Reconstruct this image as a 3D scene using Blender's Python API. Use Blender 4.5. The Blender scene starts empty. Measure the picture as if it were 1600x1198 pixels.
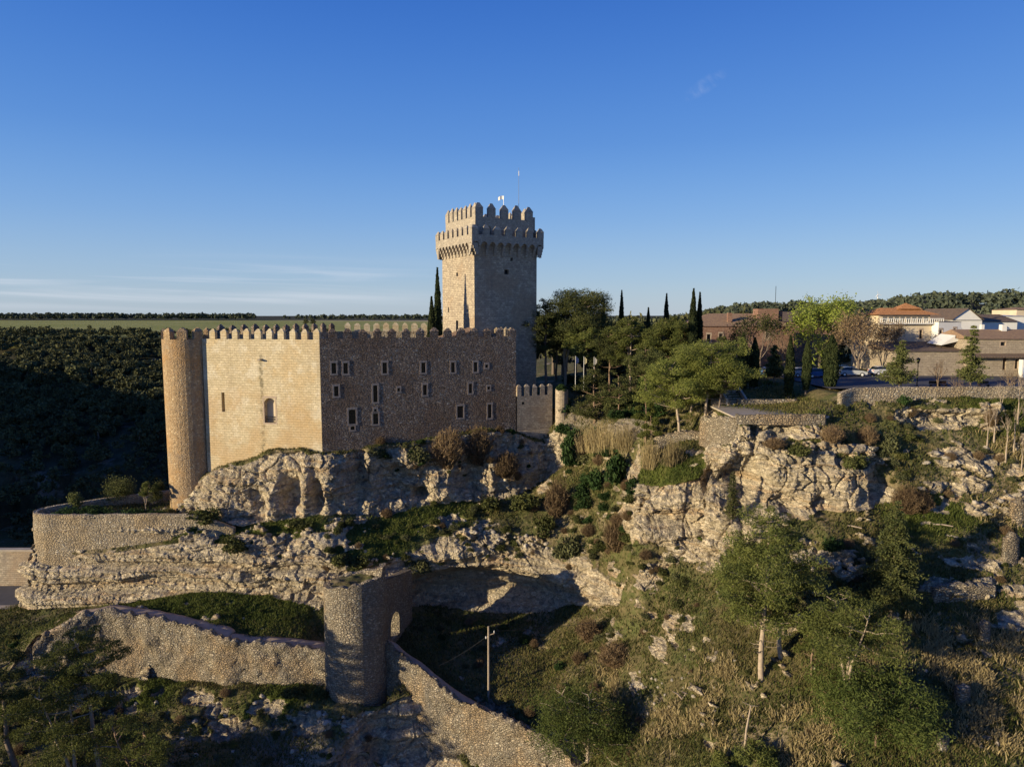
import bpy, math, random
import numpy as np
from mathutils import Vector, Matrix, geometry
from mathutils.bvhtree import BVHTree
R = math.radians
random.seed(7); rng = np.random.default_rng(7)
scene = bpy.context.scene
COL = scene.collection

# ------------------------------------------------------------------ camera, sky, sun, exposure
F = 1081.0                      # focal length in pixels of the 1600 px wide photograph
PITCH = R(5.65)
CP, SP = math.cos(PITCH), math.sin(PITCH)
cam_d = bpy.data.cameras.new('camera'); cam = bpy.data.objects.new('camera', cam_d); COL.objects.link(cam)
cam_d.sensor_width = 36.0; cam_d.lens = 36.0 * F / 1600.0
cam_d.clip_start = 0.5; cam_d.clip_end = 20000
cam.location = (0, 0, 0); cam.rotation_euler = (R(90) - PITCH, 0, 0)
scene.camera = cam
SUN_AZ, SUN_EL = R(-117), R(11.5)
world = bpy.data.worlds.new('World'); scene.world = world; world.use_nodes = True
wn, wl = world.node_tree.nodes, world.node_tree.links
wn.clear()
wo = wn.new('ShaderNodeOutputWorld'); bg = wn.new('ShaderNodeBackground'); bg.inputs[1].default_value = 0.115
sky = wn.new('ShaderNodeTexSky'); sky.sky_type = 'NISHITA'; sky.sun_disc = False
sky.sun_elevation = SUN_EL; sky.sun_rotation = SUN_AZ; sky.altitude = 800; sky.air_density = 1.0; sky.dust_density = 0.35; sky.ozone_density = 2.2
# thin cirrus: procedural streaks by sky direction
tc = wn.new('ShaderNodeTexCoord'); sep = wn.new('ShaderNodeSeparateXYZ'); wl.new(tc.outputs['Generated'], sep.inputs[0])
def wmath(op, a, b=None, c=None, clamp=False):
    n = wn.new('ShaderNodeMath'); n.operation = op; n.use_clamp = clamp
    for i, v in enumerate((a, b, c)):
        if v is None: continue
        if isinstance(v, (int, float)): n.inputs[i].default_value = v
        else: wl.new(v, n.inputs[i])
    return n.outputs[0]
az = wmath('ARCTAN2', sep.outputs[0], sep.outputs[1])
def wrange(v, a, b, c=0, d=1, kind='SMOOTHSTEP'):
    n = wn.new('ShaderNodeMapRange'); n.interpolation_type = kind
    wl.new(v, n.inputs[0]); n.inputs[1].default_value = a; n.inputs[2].default_value = b
    n.inputs[3].default_value = c; n.inputs[4].default_value = d
    return n.outputs[0]
def wnoise(sx, sz, off, scale, det=5, dist=0.0):
    cx = wn.new('ShaderNodeCombineXYZ'); wl.new(wmath('MULTIPLY', az, sx), cx.inputs[0])
    wl.new(wmath('ADD', wmath('MULTIPLY', sep.outputs[2], sz), wmath('MULTIPLY', az, sx * 0.55)), cx.inputs[1]); cx.inputs[2].default_value = off
    n = wn.new('ShaderNodeTexNoise'); n.inputs['Scale'].default_value = scale; n.inputs['Detail'].default_value = det
    n.inputs['Distortion'].default_value = dist
    wl.new(cx.outputs[0], n.inputs['Vector']); return n.outputs[0]
z = sep.outputs[2]
band = wmath('MULTIPLY', wrange(z, 0.0, 0.03), wrange(z, 0.088, 0.045))
leftm = wrange(az, 0.02, -0.5)
streak = wmath('MULTIPLY', wrange(wnoise(2.2, 60, 3.1, 1.0, 6, 0.6), 0.42, 0.72), wmath('MULTIPLY', band, leftm))
blob_a = wmath('SUBTRACT', az, 0.262); blob_z = wmath('SUBTRACT', wmath('SUBTRACT', z, 0.293), wmath('MULTIPLY', blob_a, 0.45))
bl = wmath('ADD', wmath('POWER', wmath('DIVIDE', wmath('ABSOLUTE', blob_a), 0.034), 2.0), wmath('POWER', wmath('DIVIDE', wmath('ABSOLUTE', blob_z), 0.012), 2.0))
wisp = wmath('MULTIPLY', wrange(bl, 1.0, 0.0), wrange(wnoise(26, 30, 9.0, 2.0, 6), 0.36, 0.7))
cl = wmath('ADD', wmath('MULTIPLY', streak, 0.7), wmath('MULTIPLY', wisp, 0.11), clamp=True)
ramp = wn.new('ShaderNodeValToRGB'); ramp.color_ramp.interpolation = 'B_SPLINE'
stops = [(0.0, (172, 188, 206)), (.05, (158, 186, 214)), (.13, (122, 168, 224)), (.23, (84, 142, 218)), (.40, (38, 104, 202)), (.60, (26, 76, 168)), (1.0, (16, 52, 130))]
def lin(c): return tuple(((x / 255 + .055) / 1.055) ** 2.4 for x in c)
while len(ramp.color_ramp.elements) < len(stops): ramp.color_ramp.elements.new(0.5)
for e, (p_, c_) in zip(ramp.color_ramp.elements, stops): e.position = p_; e.color = lin(c_) + (1,)
wl.new(z, ramp.inputs[0])
gain = wn.new('ShaderNodeVectorMath'); gain.operation = 'SCALE'; wl.new(ramp.outputs[0], gain.inputs[0]); gain.inputs['Scale'].default_value = 0.75 / 0.115
air = wn.new('ShaderNodeMix'); air.data_type = 'RGBA'; air.inputs[0].default_value = 0.85
wl.new(sky.outputs[0], air.inputs[6]); wl.new(gain.outputs[0], air.inputs[7])
mix = wn.new('ShaderNodeMix'); mix.data_type = 'RGBA'
wl.new(cl, mix.inputs[0]); wl.new(air.outputs[2], mix.inputs[6]); mix.inputs[7].default_value = (5.0, 5.2, 5.7, 1)
wl.new(mix.outputs[2], bg.inputs[0]); wl.new(bg.outputs[0], wo.inputs[0])
sun_d = bpy.data.lights.new('sun', 'SUN'); sun = bpy.data.objects.new('sun', sun_d); COL.objects.link(sun)
sun_d.energy = 5.0; sun_d.angle = R(0.6); sun_d.color = (1.0, 0.825, 0.535)
SUN = Vector((math.sin(SUN_AZ) * math.cos(SUN_EL), math.cos(SUN_AZ) * math.cos(SUN_EL), math.sin(SUN_EL)))
sun.rotation_euler = SUN.to_track_quat('Z', 'Y').to_euler()
scene.view_settings.view_transform = 'Standard'; scene.view_settings.look = 'None'
scene.view_settings.exposure = 0.46; scene.view_settings.gamma = 1.0
scene.render.engine = 'CYCLES'
scene.cycles.max_bounces = 5; scene.cycles.diffuse_bounces = 3; scene.cycles.transparent_max_bounces = 4

# measured photograph positions -> metres (camera eye is the origin, z = 0 is eye height)
def ratio(py):
    v = (599 - py) / F
    return (-SP + v * CP) / (CP + v * SP)
def P(px, py, Y):
    v = (599 - py) / F; k = CP + v * SP
    return np.array((Y * (px - 800) / F / k, Y, Y * (-SP + v * CP) / k))
def proj(p):
    p = np.asarray(p, float); d = p[..., 1] * CP - p[..., 2] * SP
    u = p[..., 1] * SP + p[..., 2] * CP
    return 800 + F * p[..., 0] / d, 599 - F * u / d

# ------------------------------------------------------------------ object helpers
def tag(o, label=None, cat=None, group=None, kind=None):
    if label: o['label'] = label
    if cat: o['category'] = cat
    if group: o['group'] = group
    if kind: o['kind'] = kind
    return o
def empty(name, loc=(0, 0, 0), rz=0, label=None, cat=None, group=None):
    o = bpy.data.objects.new(name, None); COL.objects.link(o); o.location = loc; o.rotation_euler = (0, 0, rz)
    o.empty_display_size = 0.3
    return tag(o, label, cat, group)
def mesh_np(name, V, Fc, mat, parent=None, smooth=False, uv=None, attrs=None):
    """V (n,3); Fc (m,k) int array or list of such arrays"""
    Fs = Fc if isinstance(Fc, list) else [Fc]
    V = np.ascontiguousarray(V, dtype=np.float32)
    me = bpy.data.meshes.new(name)
    me.vertices.add(len(V)); me.vertices.foreach_set('co', V.ravel())
    idx = np.concatenate([f.ravel() for f in Fs]).astype(np.int32)
    tot = np.concatenate([np.full(len(f), f.shape[1]) for f in Fs]).astype(np.int32)
    st = np.concatenate([[0], np.cumsum(tot)[:-1]]).astype(np.int32)
    me.loops.add(len(idx)); me.loops.foreach_set('vertex_index', idx)
    me.polygons.add(len(tot)); me.polygons.foreach_set('loop_start', st)
    try: me.polygons.foreach_set('loop_total', tot)
    except Exception: pass
    if smooth: me.polygons.foreach_set('use_smooth', np.ones(len(tot), dtype=bool))
    me.update(calc_edges=True)
    if uv is not None:
        l = me.uv_layers.new(name='UVMap'); l.data.foreach_set('uv', np.ascontiguousarray(uv[idx] if len(uv) == len(V) else uv, dtype=np.float32).ravel())
    if attrs:
        for k, a in attrs.items():
            at = me.attributes.new(k, 'FLOAT', 'POINT'); at.data.foreach_set('value', np.ascontiguousarray(a, dtype=np.float32))
    for m in (mat if isinstance(mat, list) else [mat]): me.materials.append(m)
    o = bpy.data.objects.new(name, me); COL.objects.link(o)
    if parent is not None: o.parent = parent
    return o

class MB:
    """collects faces, links them as ONE mesh; UVs in metres (u along the face, v up)"""
    def __init__(s): s.v = []; s.f = []; s.uv = []
    def face(s, pts, uv=None):
        pts = [Vector(p) for p in pts]; b = len(s.v); s.v += [tuple(p) for p in pts]; s.f.append(list(range(b, b + len(pts))))
        if uv is None:
            n = (pts[1] - pts[0]).cross(pts[2] - pts[0])
            if n.length < 1e-9: n = Vector((0, 0, 1))
            n.normalize()
            if abs(n.z) > 0.85: uv = [(p.x, p.y) for p in pts]
            else:
                t = Vector((0, 0, 1)).cross(n).normalized(); uv = [(p.dot(t), p.z) for p in pts]
        s.uv += list(uv)
    def prism(s, base, top):
        n = len(base)
        for i in range(n):
            j = (i + 1) % n; s.face([base[i], base[j], top[j], top[i]])
        s.face(list(top)); s.face(list(reversed(list(base))))
    def box(s, c, size, rz=0.0, taper=0.0):
        cx, cy, cz = c; sx, sy, sz = [a / 2 for a in size]; ca, sa = math.cos(rz), math.sin(rz)
        def q(x, y, z): return (cx + x * ca - y * sa, cy + x * sa + y * ca, cz + z)
        B = [q(-sx, -sy, -sz), q(sx, -sy, -sz), q(sx, sy, -sz), q(-sx, sy, -sz)]
        k = 1 - taper
        T = [q(-sx * k, -sy * k, sz), q(sx * k, -sy * k, sz), q(sx * k, sy * k, sz), q(-sx * k, sy * k, sz)]
        s.prism(B, T)
    def merlon(s, c, w, d, h, cap, rz=0.0):
        """c = base centre; body then a pyramid cap slightly proud"""
        cx, cy, cz = c; s.box((cx, cy, cz + h / 2), (w, d, h), rz)
        ca, sa = math.cos(rz), math.sin(rz)
        def q(x, y, z): return (cx + x * ca - y * sa, cy + x * sa + y * ca, cz + z)
        a, b = w / 2 + .05, d / 2 + .05
        E = [q(-a, -b, h), q(a, -b, h), q(a, b, h), q(-a, b, h)]; t = q(0, 0, h + cap)
        r = max(0, (w - d) / 2 * .6)
        t1, t2 = q(-r, 0, h + cap), q(r, 0, h + cap)
        if r > 0.02:
            s.face([E[0], E[1], t2, t1]); s.face([E[1], E[2], t2]); s.face([E[2], E[3], t1, t2]); s.face([E[3], E[0], t1])
        else:
            for i in range(4): s.face([E[i], E[(i + 1) % 4], t])
        s.face(E[::-1])
    def tube(s, pts, r, n=6, cap=True):
        pts = [Vector(p) for p in pts]; rr = r if isinstance(r, (list, tuple)) else [r] * len(pts)
        rings = []
        for i, p in enumerate(pts):
            d = (pts[min(i + 1, len(pts) - 1)] - pts[max(i - 1, 0)]).normalized()
            a = d.cross(Vector((0, 0, 1)) if abs(d.z) < .9 else Vector((1, 0, 0))).normalized(); b = d.cross(a)
            rings.append([p + (a * math.cos(2 * math.pi * k / n) + b * math.sin(2 * math.pi * k / n)) * rr[i] for k in range(n)])
        for i in range(len(rings) - 1):
            for k in range(n):
                j = (k + 1) % n; s.face([rings[i][k], rings[i][j], rings[i + 1][j], rings[i + 1][k]])
        if cap: s.face(rings[0]); s.face(rings[-1][::-1])
    def build(s, name, mat, parent=None, smooth=False):
        me = bpy.data.meshes.new(name); me.from_pydata(s.v, [], s.f)
        l = me.uv_layers.new(name='UVMap'); l.data.foreach_set('uv', np.array(s.uv, dtype=np.float32).ravel())
        me.materials.append(mat)
        if smooth: me.polygons.foreach_set('use_smooth', [True] * len(s.f))
        o = bpy.data.objects.new(name, me); COL.objects.link(o)
        if parent is not None: o.parent = parent
        return o
def copy_tree(o, parent=None):
    c = o.copy(); COL.objects.link(c)
    if parent is not None: c.parent = parent
    for ch in [x for x in KIDS.get(o, [])]: copy_tree(ch, c)
    return c
KIDS = {}
def kids(root):
    """remember children once so copying needs no search"""
    for ch in root.children: KIDS.setdefault(root, []).append(ch); kids(ch)

# ------------------------------------------------------------------ numpy noise
def _h(ix, iy, iz, seed):
    h = (ix.astype(np.int64) * 374761393 + iy.astype(np.int64) * 668265263 + iz.astype(np.int64) * 2147483647 + seed * 974634777) & 0xffffffff
    h = ((h ^ (h >> 13)) * 1274126177) & 0xffffffff
    h = ((h ^ (h >> 15)) * 2246822519) & 0xffffffff
    return ((h ^ (h >> 16)) & 0xffffff) / float(0xffffff)
def vnoise(p, sc, seed=0):
    q = p / sc; i = np.floor(q); f = q - i; f = f * f * (3 - 2 * f); i = i.astype(np.int64)
    r = 0
    for dx in (0, 1):
        for dy in (0, 1):
            for dz in (0, 1):
                w = (f[:, 0] if dx else 1 - f[:, 0]) * (f[:, 1] if dy else 1 - f[:, 1]) * (f[:, 2] if dz else 1 - f[:, 2])
                r = r + w * _h(i[:, 0] + dx, i[:, 1] + dy, i[:, 2] + dz, seed)
    return r * 2 - 1
def fbm(p, sc, octv=4, seed=0, gain=.5):
    r = 0; a = 1; t = 0
    for o in range(octv):
        r = r + a * vnoise(p, sc / 2 ** o, seed + o * 17); t += a; a *= gain
    return r / t
def worley(p, sc, seed=0):
    """F1, F2 and a cell random, distances in cell units; sc may be 3 numbers"""
    q = p / np.asarray(sc, float); i = np.floor(q).astype(np.int64); f = q - i
    f1 = np.full(len(p), 9.); f2 = np.full(len(p), 9.); ch = np.zeros(len(p))
    for dx in (-1, 0, 1):
        for dy in (-1, 0, 1):
            for dz in (-1, 0, 1):
                a, b, c = i[:, 0] + dx, i[:, 1] + dy, i[:, 2] + dz
                d = (dx + _h(a, b, c, seed) - f[:, 0]) ** 2 + (dy + _h(a, b, c, seed + 1) - f[:, 1]) ** 2 + (dz + _h(a, b, c, seed + 2) - f[:, 2]) ** 2
                m = d < f1
                f2 = np.where(m, f1, np.minimum(f2, d)); f1 = np.where(m, d, f1)
                ch = np.where(m, _h(a, b, c, seed + 3), ch)
    return np.sqrt(f1), np.sqrt(f2), ch
def sstep(a, b, x):
    t = np.clip((x - a) / (b - a), 0, 1); return t * t * (3 - 2 * t)

# ------------------------------------------------------------------ materials
class NT:
    def __init__(s, name, rough=0.9, spec=0.2):
        s.m = bpy.data.materials.new(name); s.m.use_nodes = True; t = s.m.node_tree; s.n, s.l = t.nodes, t.links
        s.n.clear(); s.out = s.n.new('ShaderNodeOutputMaterial'); s.b = s.n.new('ShaderNodeBsdfPrincipled')
        s.b.inputs['Roughness'].default_value = rough; s.b.inputs['Specular IOR Level'].default_value = spec
        s.l.new(s.b.outputs[0], s.out.inputs[0])
        s.tc = s.n.new('ShaderNodeTexCoord'); s.obj = s.tc.outputs['Object']; s.uvo = s.tc.outputs['UV']
        g = s.n.new('ShaderNodeNewGeometry'); s.pos = g.outputs['Position']; s.nrm = g.outputs['Normal']; s.geo = g
    def set(s, inp, v):
        if isinstance(v, (int, float)): inp.default_value = v
        elif isinstance(v, (tuple, list)): inp.default_value = tuple(v) + ((1,) if len(v) == 3 and inp.type == 'RGBA' else ())
        else: s.l.new(v, inp)
    def math(s, op, a, b=None, clamp=False):
        n = s.n.new('ShaderNodeMath'); n.operation = op; n.use_clamp = clamp; s.set(n.inputs[0], a)
        if b is not None: s.set(n.inputs[1], b)
        return n.outputs[0]
    def rng(s, v, a, b, c=0.0, d=1.0):
        n = s.n.new('ShaderNodeMapRange'); n.interpolation_type = 'SMOOTHSTEP'; s.l.new(v, n.inputs[0])
        for i, x in enumerate((a, b, c, d)): n.inputs[i + 1].default_value = x
        return n.outputs[0]
    def mix(s, f, a, b, mode='MIX'):
        n = s.n.new('ShaderNodeMix'); n.data_type = 'RGBA'; n.blend_type = mode; n.clamp_result = False
        s.set(n.inputs[0], f); s.set(n.inputs[6], a); s.set(n.inputs[7], b); return n.outputs[2]
    def mapv(s, v, sc):
        n = s.n.new('ShaderNodeMapping'); s.l.new(v, n.inputs[0]); n.inputs['Scale'].default_value = sc if isinstance(sc, (tuple, list)) else (sc,) * 3
        return n.outputs[0]
    def noise(s, v, scale, det=4, rough=.55, dist=0.0, col=False):
        n = s.n.new('ShaderNodeTexNoise'); s.l.new(v, n.inputs['Vector']); n.inputs['Scale'].default_value = scale
        n.inputs['Detail'].default_value = det; n.inputs['Roughness'].default_value = rough; n.inputs['Distortion'].default_value = dist
        return n.outputs[1 if col else 0]
    def vor(s, v, scale, feat='F1', rnd=1.0):
        n = s.n.new('ShaderNodeTexVoronoi'); n.feature = feat; s.l.new(v, n.inputs['Vector']); n.inputs['Scale'].default_value = scale
        n.inputs['Randomness'].default_value = rnd; return n
    def attr(s, name):
        n = s.n.new('ShaderNodeAttribute'); n.attribute_name = name; return n.outputs['Fac']
    def sepz(s, v):
        n = s.n.new('ShaderNodeSeparateXYZ'); s.l.new(v, n.inputs[0]); return n.outputs
    def bump(s, h, dist, strength=1.0, prev=None):
        n = s.n.new('ShaderNodeBump'); n.inputs['Distance'].default_value = dist; n.inputs['Strength'].default_value = strength
        s.l.new(h, n.inputs['Height'])
        if prev is not None: s.l.new(prev, n.inputs['Normal'])
        return n.outputs[0]
    def done(s, col, nrm=None):
        s.set(s.b.inputs['Base Color'], col)
        if nrm is not None: s.l.new(nrm, s.b.inputs['Normal'])
        return s.m

def rubble(name, c1, c2, mortar, size=0.45, bump=0.07, stain=None, patch=None, contrast=1.0, mw=0.06):
    t = NT(name); v = t.mapv(t.pos, (1 / size, 1 / size, 1.75 / size))
    wob = t.noise(t.pos, 1.7, 3, col=True)
    ad = t.n.new('ShaderNodeVectorMath'); ad.operation = 'ADD'
    sc = t.n.new('ShaderNodeVectorMath'); sc.operation = 'SCALE'; t.l.new(wob, sc.inputs[0]); sc.inputs['Scale'].default_value = 0.8
    t.l.new(v, ad.inputs[0]); t.l.new(sc.outputs[0], ad.inputs[1]); v = ad.outputs[0]
    cell = t.vor(v, 1.0); edge = t.vor(v, 1.0, 'DISTANCE_TO_EDGE')
    r = t.sepz(cell.outputs['Color'])
    col = t.mix(r[0], c1, c2)
    g = t.math('MULTIPLY', r[1], 0.55 * contrast); col = t.mix(g, col, tuple(x * 0.45 for x in c1))
    hi = t.rng(r[2], 0.86, 0.98); col = t.mix(t.math('MULTIPLY', hi, 0.4), col, tuple(min(.8, x * 1.45 + .05) for x in c2))
    big = t.noise(t.pos, 0.16, 5, .6)
    if patch: col = t.mix(t.math('MULTIPLY', t.rng(big, 0.47, 0.62), 0.75), col, patch, 'MIX')
    if stain:
        zs = t.noise(t.mapv(t.pos, (.55, .55, .09)), 1.0, 5, .6); col = t.mix(t.math('MULTIPLY', t.rng(zs, 0.5, 0.75), 0.65), col, stain)
    fine = t.noise(t.pos, 2.2, 6, .75); col = t.mix(t.rng(fine, 0.42, 0.72, 0.0, 0.55), col, tuple(x * .38 for x in c1)); col = t.mix(t.math('MULTIPLY', t.rng(t.noise(t.pos, .5, 4, .6), .52, .68), .35), col, (.20, .195, .18))
    m = t.rng(edge.outputs['Distance'], 0.0, mw * 2.8, 1.0, 0.0); col = t.mix(t.math('MULTIPLY', m, 0.8), col, mortar)
    h = t.math('ADD', t.math('MULTIPLY', t.rng(edge.outputs['Distance'], 0.0, 0.28), 0.75), t.math('MULTIPLY', r[1], 0.5))
    n1 = t.bump(t.noise(t.pos, 3.0, 6, .7), bump * 1.3, 1.0); n2 = t.bump(h, bump, 1.0, n1)
    return t.done(col, n2)

def ashlar(name, c1, c2, mortar, bw=0.75, bh=0.33, bump=0.03, stain=None, patch=None, patch2=None, streak=None, wobble=.12, msz=.028):
    t = NT(name); b = t.n.new('ShaderNodeTexBrick')
    wob = t.noise(t.pos, 0.9, 3, col=True)
    sc = t.n.new('ShaderNodeVectorMath'); sc.operation = 'SCALE'; t.l.new(wob, sc.inputs[0]); sc.inputs['Scale'].default_value = wobble
    ad = t.n.new('ShaderNodeVectorMath'); ad.operation = 'ADD'; t.l.new(t.uvo, ad.inputs[0]); t.l.new(sc.outputs[0], ad.inputs[1])
    t.l.new(ad.outputs[0], b.inputs['Vector']); b.inputs['Scale'].default_value = 1.0
    b.inputs['Brick Width'].default_value = bw; b.inputs['Row Height'].default_value = bh; b.inputs['Mortar Size'].default_value = msz
    b.inputs['Mortar Smooth'].default_value = 0.4; b.offset_frequency = 2; b.inputs['Bias'].default_value = 0.0
    t.set(b.inputs['Color1'], c1); t.set(b.inputs['Color2'], c2); t.set(b.inputs['Mortar'], mortar)
    col = b.outputs['Color']
    big = t.noise(t.pos, 0.13, 5, .6)
    if patch: col = t.mix(t.math('MULTIPLY', t.rng(big, 0.48, 0.6), 0.7), col, patch)
    if patch2: col = t.mix(t.math('MULTIPLY', t.rng(t.noise(t.pos, 0.35, 6, .65), 0.50, 0.62), 0.75), col, patch2)
    if stain:
        zs = t.noise(t.mapv(t.pos, (.7, .7, .07)), 1.0, 5, .6); col = t.mix(t.math('MULTIPLY', t.rng(zs, 0.52, 0.75), 0.6), col, stain)
    vc = t.vor(t.mapv(t.pos, (2.1, 2.1, 3.2)), 1.0); vr = t.sepz(vc.outputs['Color']); col = t.mix(t.math('MULTIPLY', vr[0], .38), col, tuple(x * .55 for x in c2))
    if streak:
        sp3 = t.sepz(t.pos); dx = t.math('ABSOLUTE', t.math('ADD', t.math('SUBTRACT', sp3[0], streak[0]), t.math('MULTIPLY', t.math('SUBTRACT', t.noise(t.mapv(t.pos, (.01, .01, .8)), 1.0, 4), .5), 1.2)))
        sk = t.math('MULTIPLY', t.rng(dx, .08, .55, 1.0, 0.0), t.math('MULTIPLY', t.rng(sp3[2], streak[1] - .6, streak[1] + .2, 1.0, 0.0), t.rng(t.noise(t.pos, 1.6, 5, .7), .35, .6)))
        col = t.mix(t.math('MULTIPLY', sk, .85), col, (.12, .11, .07))
        lo = t.math('MULTIPLY', t.rng(t.math('ADD', sp3[2], t.math('MULTIPLY', big, 9.0)), -11.0, -6.5, 1.0, 0.0), t.rng(t.noise(t.pos, .25, 5, .6), .38, .58)); col = t.mix(t.math('MULTIPLY', lo, .6), col, (.50, .34, .17))
    fine = t.noise(t.pos, 3.5, 6, .75); col = t.mix(t.rng(fine, 0.35, 0.7, 0.0, 0.45), col, tuple(x * .42 for x in c2))
    h = t.math('SUBTRACT', t.math('MULTIPLY', fine, 0.8), b.outputs['Fac'])
    return t.done(col, t.bump(h, bump * 1.6, 1.0))

def plain(name, c, rough=.8, spec=.3, var=.25, scale=1.5, metal=0.0, bump=0.0):
    t = NT(name, rough, spec); n = t.noise(t.pos, scale, 5, .6)
    col = t.mix(t.rng(n, .3, .7, 0, var), c, tuple(x * .5 for x in c)); t.b.inputs['Metallic'].default_value = metal
    return t.done(col, t.bump(n, bump, 1.0) if bump else None)

def foliage(name, c1, c2, transl=0.25, var=0.5, sc=0.6):
    t = NT(name, 0.75, 0.12)
    n = t.noise(t.pos, sc, 4, .7); oi = t.n.new('ShaderNodeObjectInfo')
    ri = t.attr('rnd')
    f = t.math('ADD', t.math('MULTIPLY', t.rng(n, .35, .65), var), t.math('MULTIPLY', ri, 1 - var), clamp=True)
    col = t.mix(f, c1, c2)
    br = t.math('ADD', t.math('MULTIPLY', oi.outputs['Random'], 0.5), 0.75)
    mm = t.n.new('ShaderNodeVectorMath'); mm.operation = 'SCALE'; t.l.new(col, mm.inputs[0]); t.l.new(br, mm.inputs['Scale'])
    t.set(t.b.inputs['Base Color'], mm.outputs[0])
    tr = t.n.new('ShaderNodeBsdfTranslucent'); t.l.new(mm.outputs[0], tr.inputs[0])
    ms = t.n.new('ShaderNodeMixShader'); ms.inputs[0].default_value = transl
    t.l.new(t.b.outputs[0], ms.inputs[1]); t.l.new(tr.outputs[0], ms.inputs[2]); t.l.new(ms.outputs[0], t.out.inputs[0])
    return t.m

M = {}
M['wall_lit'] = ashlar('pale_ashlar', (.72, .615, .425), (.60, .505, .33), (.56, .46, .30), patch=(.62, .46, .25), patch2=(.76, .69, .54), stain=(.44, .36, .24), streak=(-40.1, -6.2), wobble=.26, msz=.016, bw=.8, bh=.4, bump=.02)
M['corner'] = rubble('ochre_rubble', (.47, .32, .17), (.56, .43, .27), (.32, .22, .13), 0.42, .06, patch=(.46, .26, .10))
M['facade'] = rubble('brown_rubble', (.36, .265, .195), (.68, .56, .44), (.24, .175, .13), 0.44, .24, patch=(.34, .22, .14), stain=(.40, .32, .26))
M['keep'] = ashlar('keep_stone', (.66, .56, .41), (.40, .33, .25), (.32, .27, .20), .62, .34, stain=(.27, .23, .20), patch=(.44, .32, .21))
M['keep_top'] = rubble('lichen_stone', (.42, .37, .30), (.56, .48, .37), (.32, .28, .23), .34, .03, stain=(.22, .19, .16))
M['curtain'] = rubble('grey_rubble', (.46, .385, .28), (.68, .58, .43), (.20, .17, .13), .40, .22, contrast=1.3, patch=(.50, .35, .20), stain=(.25, .235, .21))
M['bastion'] = rubble('bastion_rubble', (.52, .43, .30), (.72, .62, .46), (.28, .225, .16), .40, .16, patch=(.50, .37, .21), stain=(.30, .26, .20))
M['coping'] = plain('worn_walkway', (.46, .36, .28), .9, .1, .5, 1.2, bump=.03)
M['dressed'] = plain('dressed_stone', (.44, .35, .27), .9, .1, .4, 3.0, bump=.02)
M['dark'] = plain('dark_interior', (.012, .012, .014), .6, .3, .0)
M['glass'] = plain('window_glass', (.018, .022, .026), .12, .5, .3)
M['wood'] = plain('brown_wood', (.09, .05, .03), .7, .3, .4, 4)
M['metal'] = plain('dark_metal', (.03, .03, .032), .45, .5, .2, 4, .6)
M['white_metal'] = plain('white_metal', (.75, .75, .74), .4, .5, .1)
M['bark'] = plain('pine_bark', (.26, .18, .13), .95, .1, .6, 3.0, bump=.04)
M['bark_pale'] = plain('pale_bark', (.42, .34, .26), .95, .1, .5, 3.0, bump=.03)
M['bark_grey'] = plain('grey_bark', (.20, .16, .13), .95, .1, .5, 3.0)
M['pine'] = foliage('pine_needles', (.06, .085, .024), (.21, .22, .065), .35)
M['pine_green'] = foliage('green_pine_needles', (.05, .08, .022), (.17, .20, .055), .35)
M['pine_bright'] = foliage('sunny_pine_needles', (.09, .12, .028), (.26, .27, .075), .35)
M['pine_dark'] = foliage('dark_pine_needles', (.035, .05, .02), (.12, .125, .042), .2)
M['cypress'] = foliage('cypress_scales', (.018, .03, .013), (.05, .06, .02), .1)
M['spruce'] = foliage('spruce_needles', (.08, .10, .035), (.20, .21, .07), .2)
M['green_tree'] = foliage('spring_leaves', (.20, .26, .04), (.34, .38, .09), .4)
M['bush'] = foliage('bush_leaves', (.05, .065, .022), (.12, .12, .04), .2)
M['bush_dark'] = foliage('dark_ivy_leaves', (.02, .045, .015), (.05, .085, .025), .2)
M['bush_brown'] = foliage('brown_twig_bush', (.13, .085, .05), (.22, .16, .09), .1)
M['oak'] = foliage('holm_oak_leaves', (.045, .055, .028), (.13, .13, .055), .1, .5, .15)
M['twig'] = plain('bare_twig', (.23, .17, .12), .95, .1, .4, 2)
M['dry'] = foliage('dry_grass_blades', (.13, .12, .045), (.28, .24, .10), .3, .6, .25)
M['reed'] = foliage('reed_blades', (.27, .215, .11), (.45, .37, .20), .3, .4, .8)
M['green_grass'] = foliage('green_grass_blades', (.06, .09, .02), (.15, .17, .045), .3, .6, .25)
M['plaster'] = plain('cream_plaster', (.62, .52, .38), .9, .2, .25, .8)
M['white'] = plain('white_plaster', (.72, .71, .68), .9, .2, .15, .8)
M['concrete'] = plain('pale_concrete', (.44, .38, .31), .9, .2, .4, .9, bump=.02)
M['asphalt'] = plain('asphalt', (.10, .10, .11), .9, .2, .4, .5)
M['pavement'] = plain('pavement', (.20, .19, .18), .9, .2, .3, .7)
M['brick'] = ashlar('red_brick', (.36, .19, .13), (.28, .14, .10), (.30, .24, .19), .5, .16, .02, patch=(.40, .28, .22))
M['housestone'] = ashlar('house_stone', (.50, .42, .31), (.40, .33, .25), (.34, .28, .22), .6, .28, .03)
def tiles(name, c1, c2):
    t = NT(name, .9, .15); w = t.n.new('ShaderNodeTexWave'); w.wave_type = 'BANDS'; w.bands_direction = 'X'
    t.l.new(t.uvo, w.inputs['Vector']); w.inputs['Scale'].default_value = 1.3; w.inputs['Distortion'].default_value = .6
    b = t.vor(t.mapv(t.uvo, (4, 2.4, 1)), 1.0); r = t.sepz(b.outputs['Color'])
    col = t.mix(r[0], c1, c2); col = t.mix(t.math('MULTIPLY', t.rng(w.outputs['Fac'], .6, .1), .55), col, tuple(x * .35 for x in c1))
    return t.done(col, t.bump(w.outputs['Fac'], .08, 1.0))
M['tile'] = tiles('clay_tiles', (.40, .27, .17), (.30, .20, .14))
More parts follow.
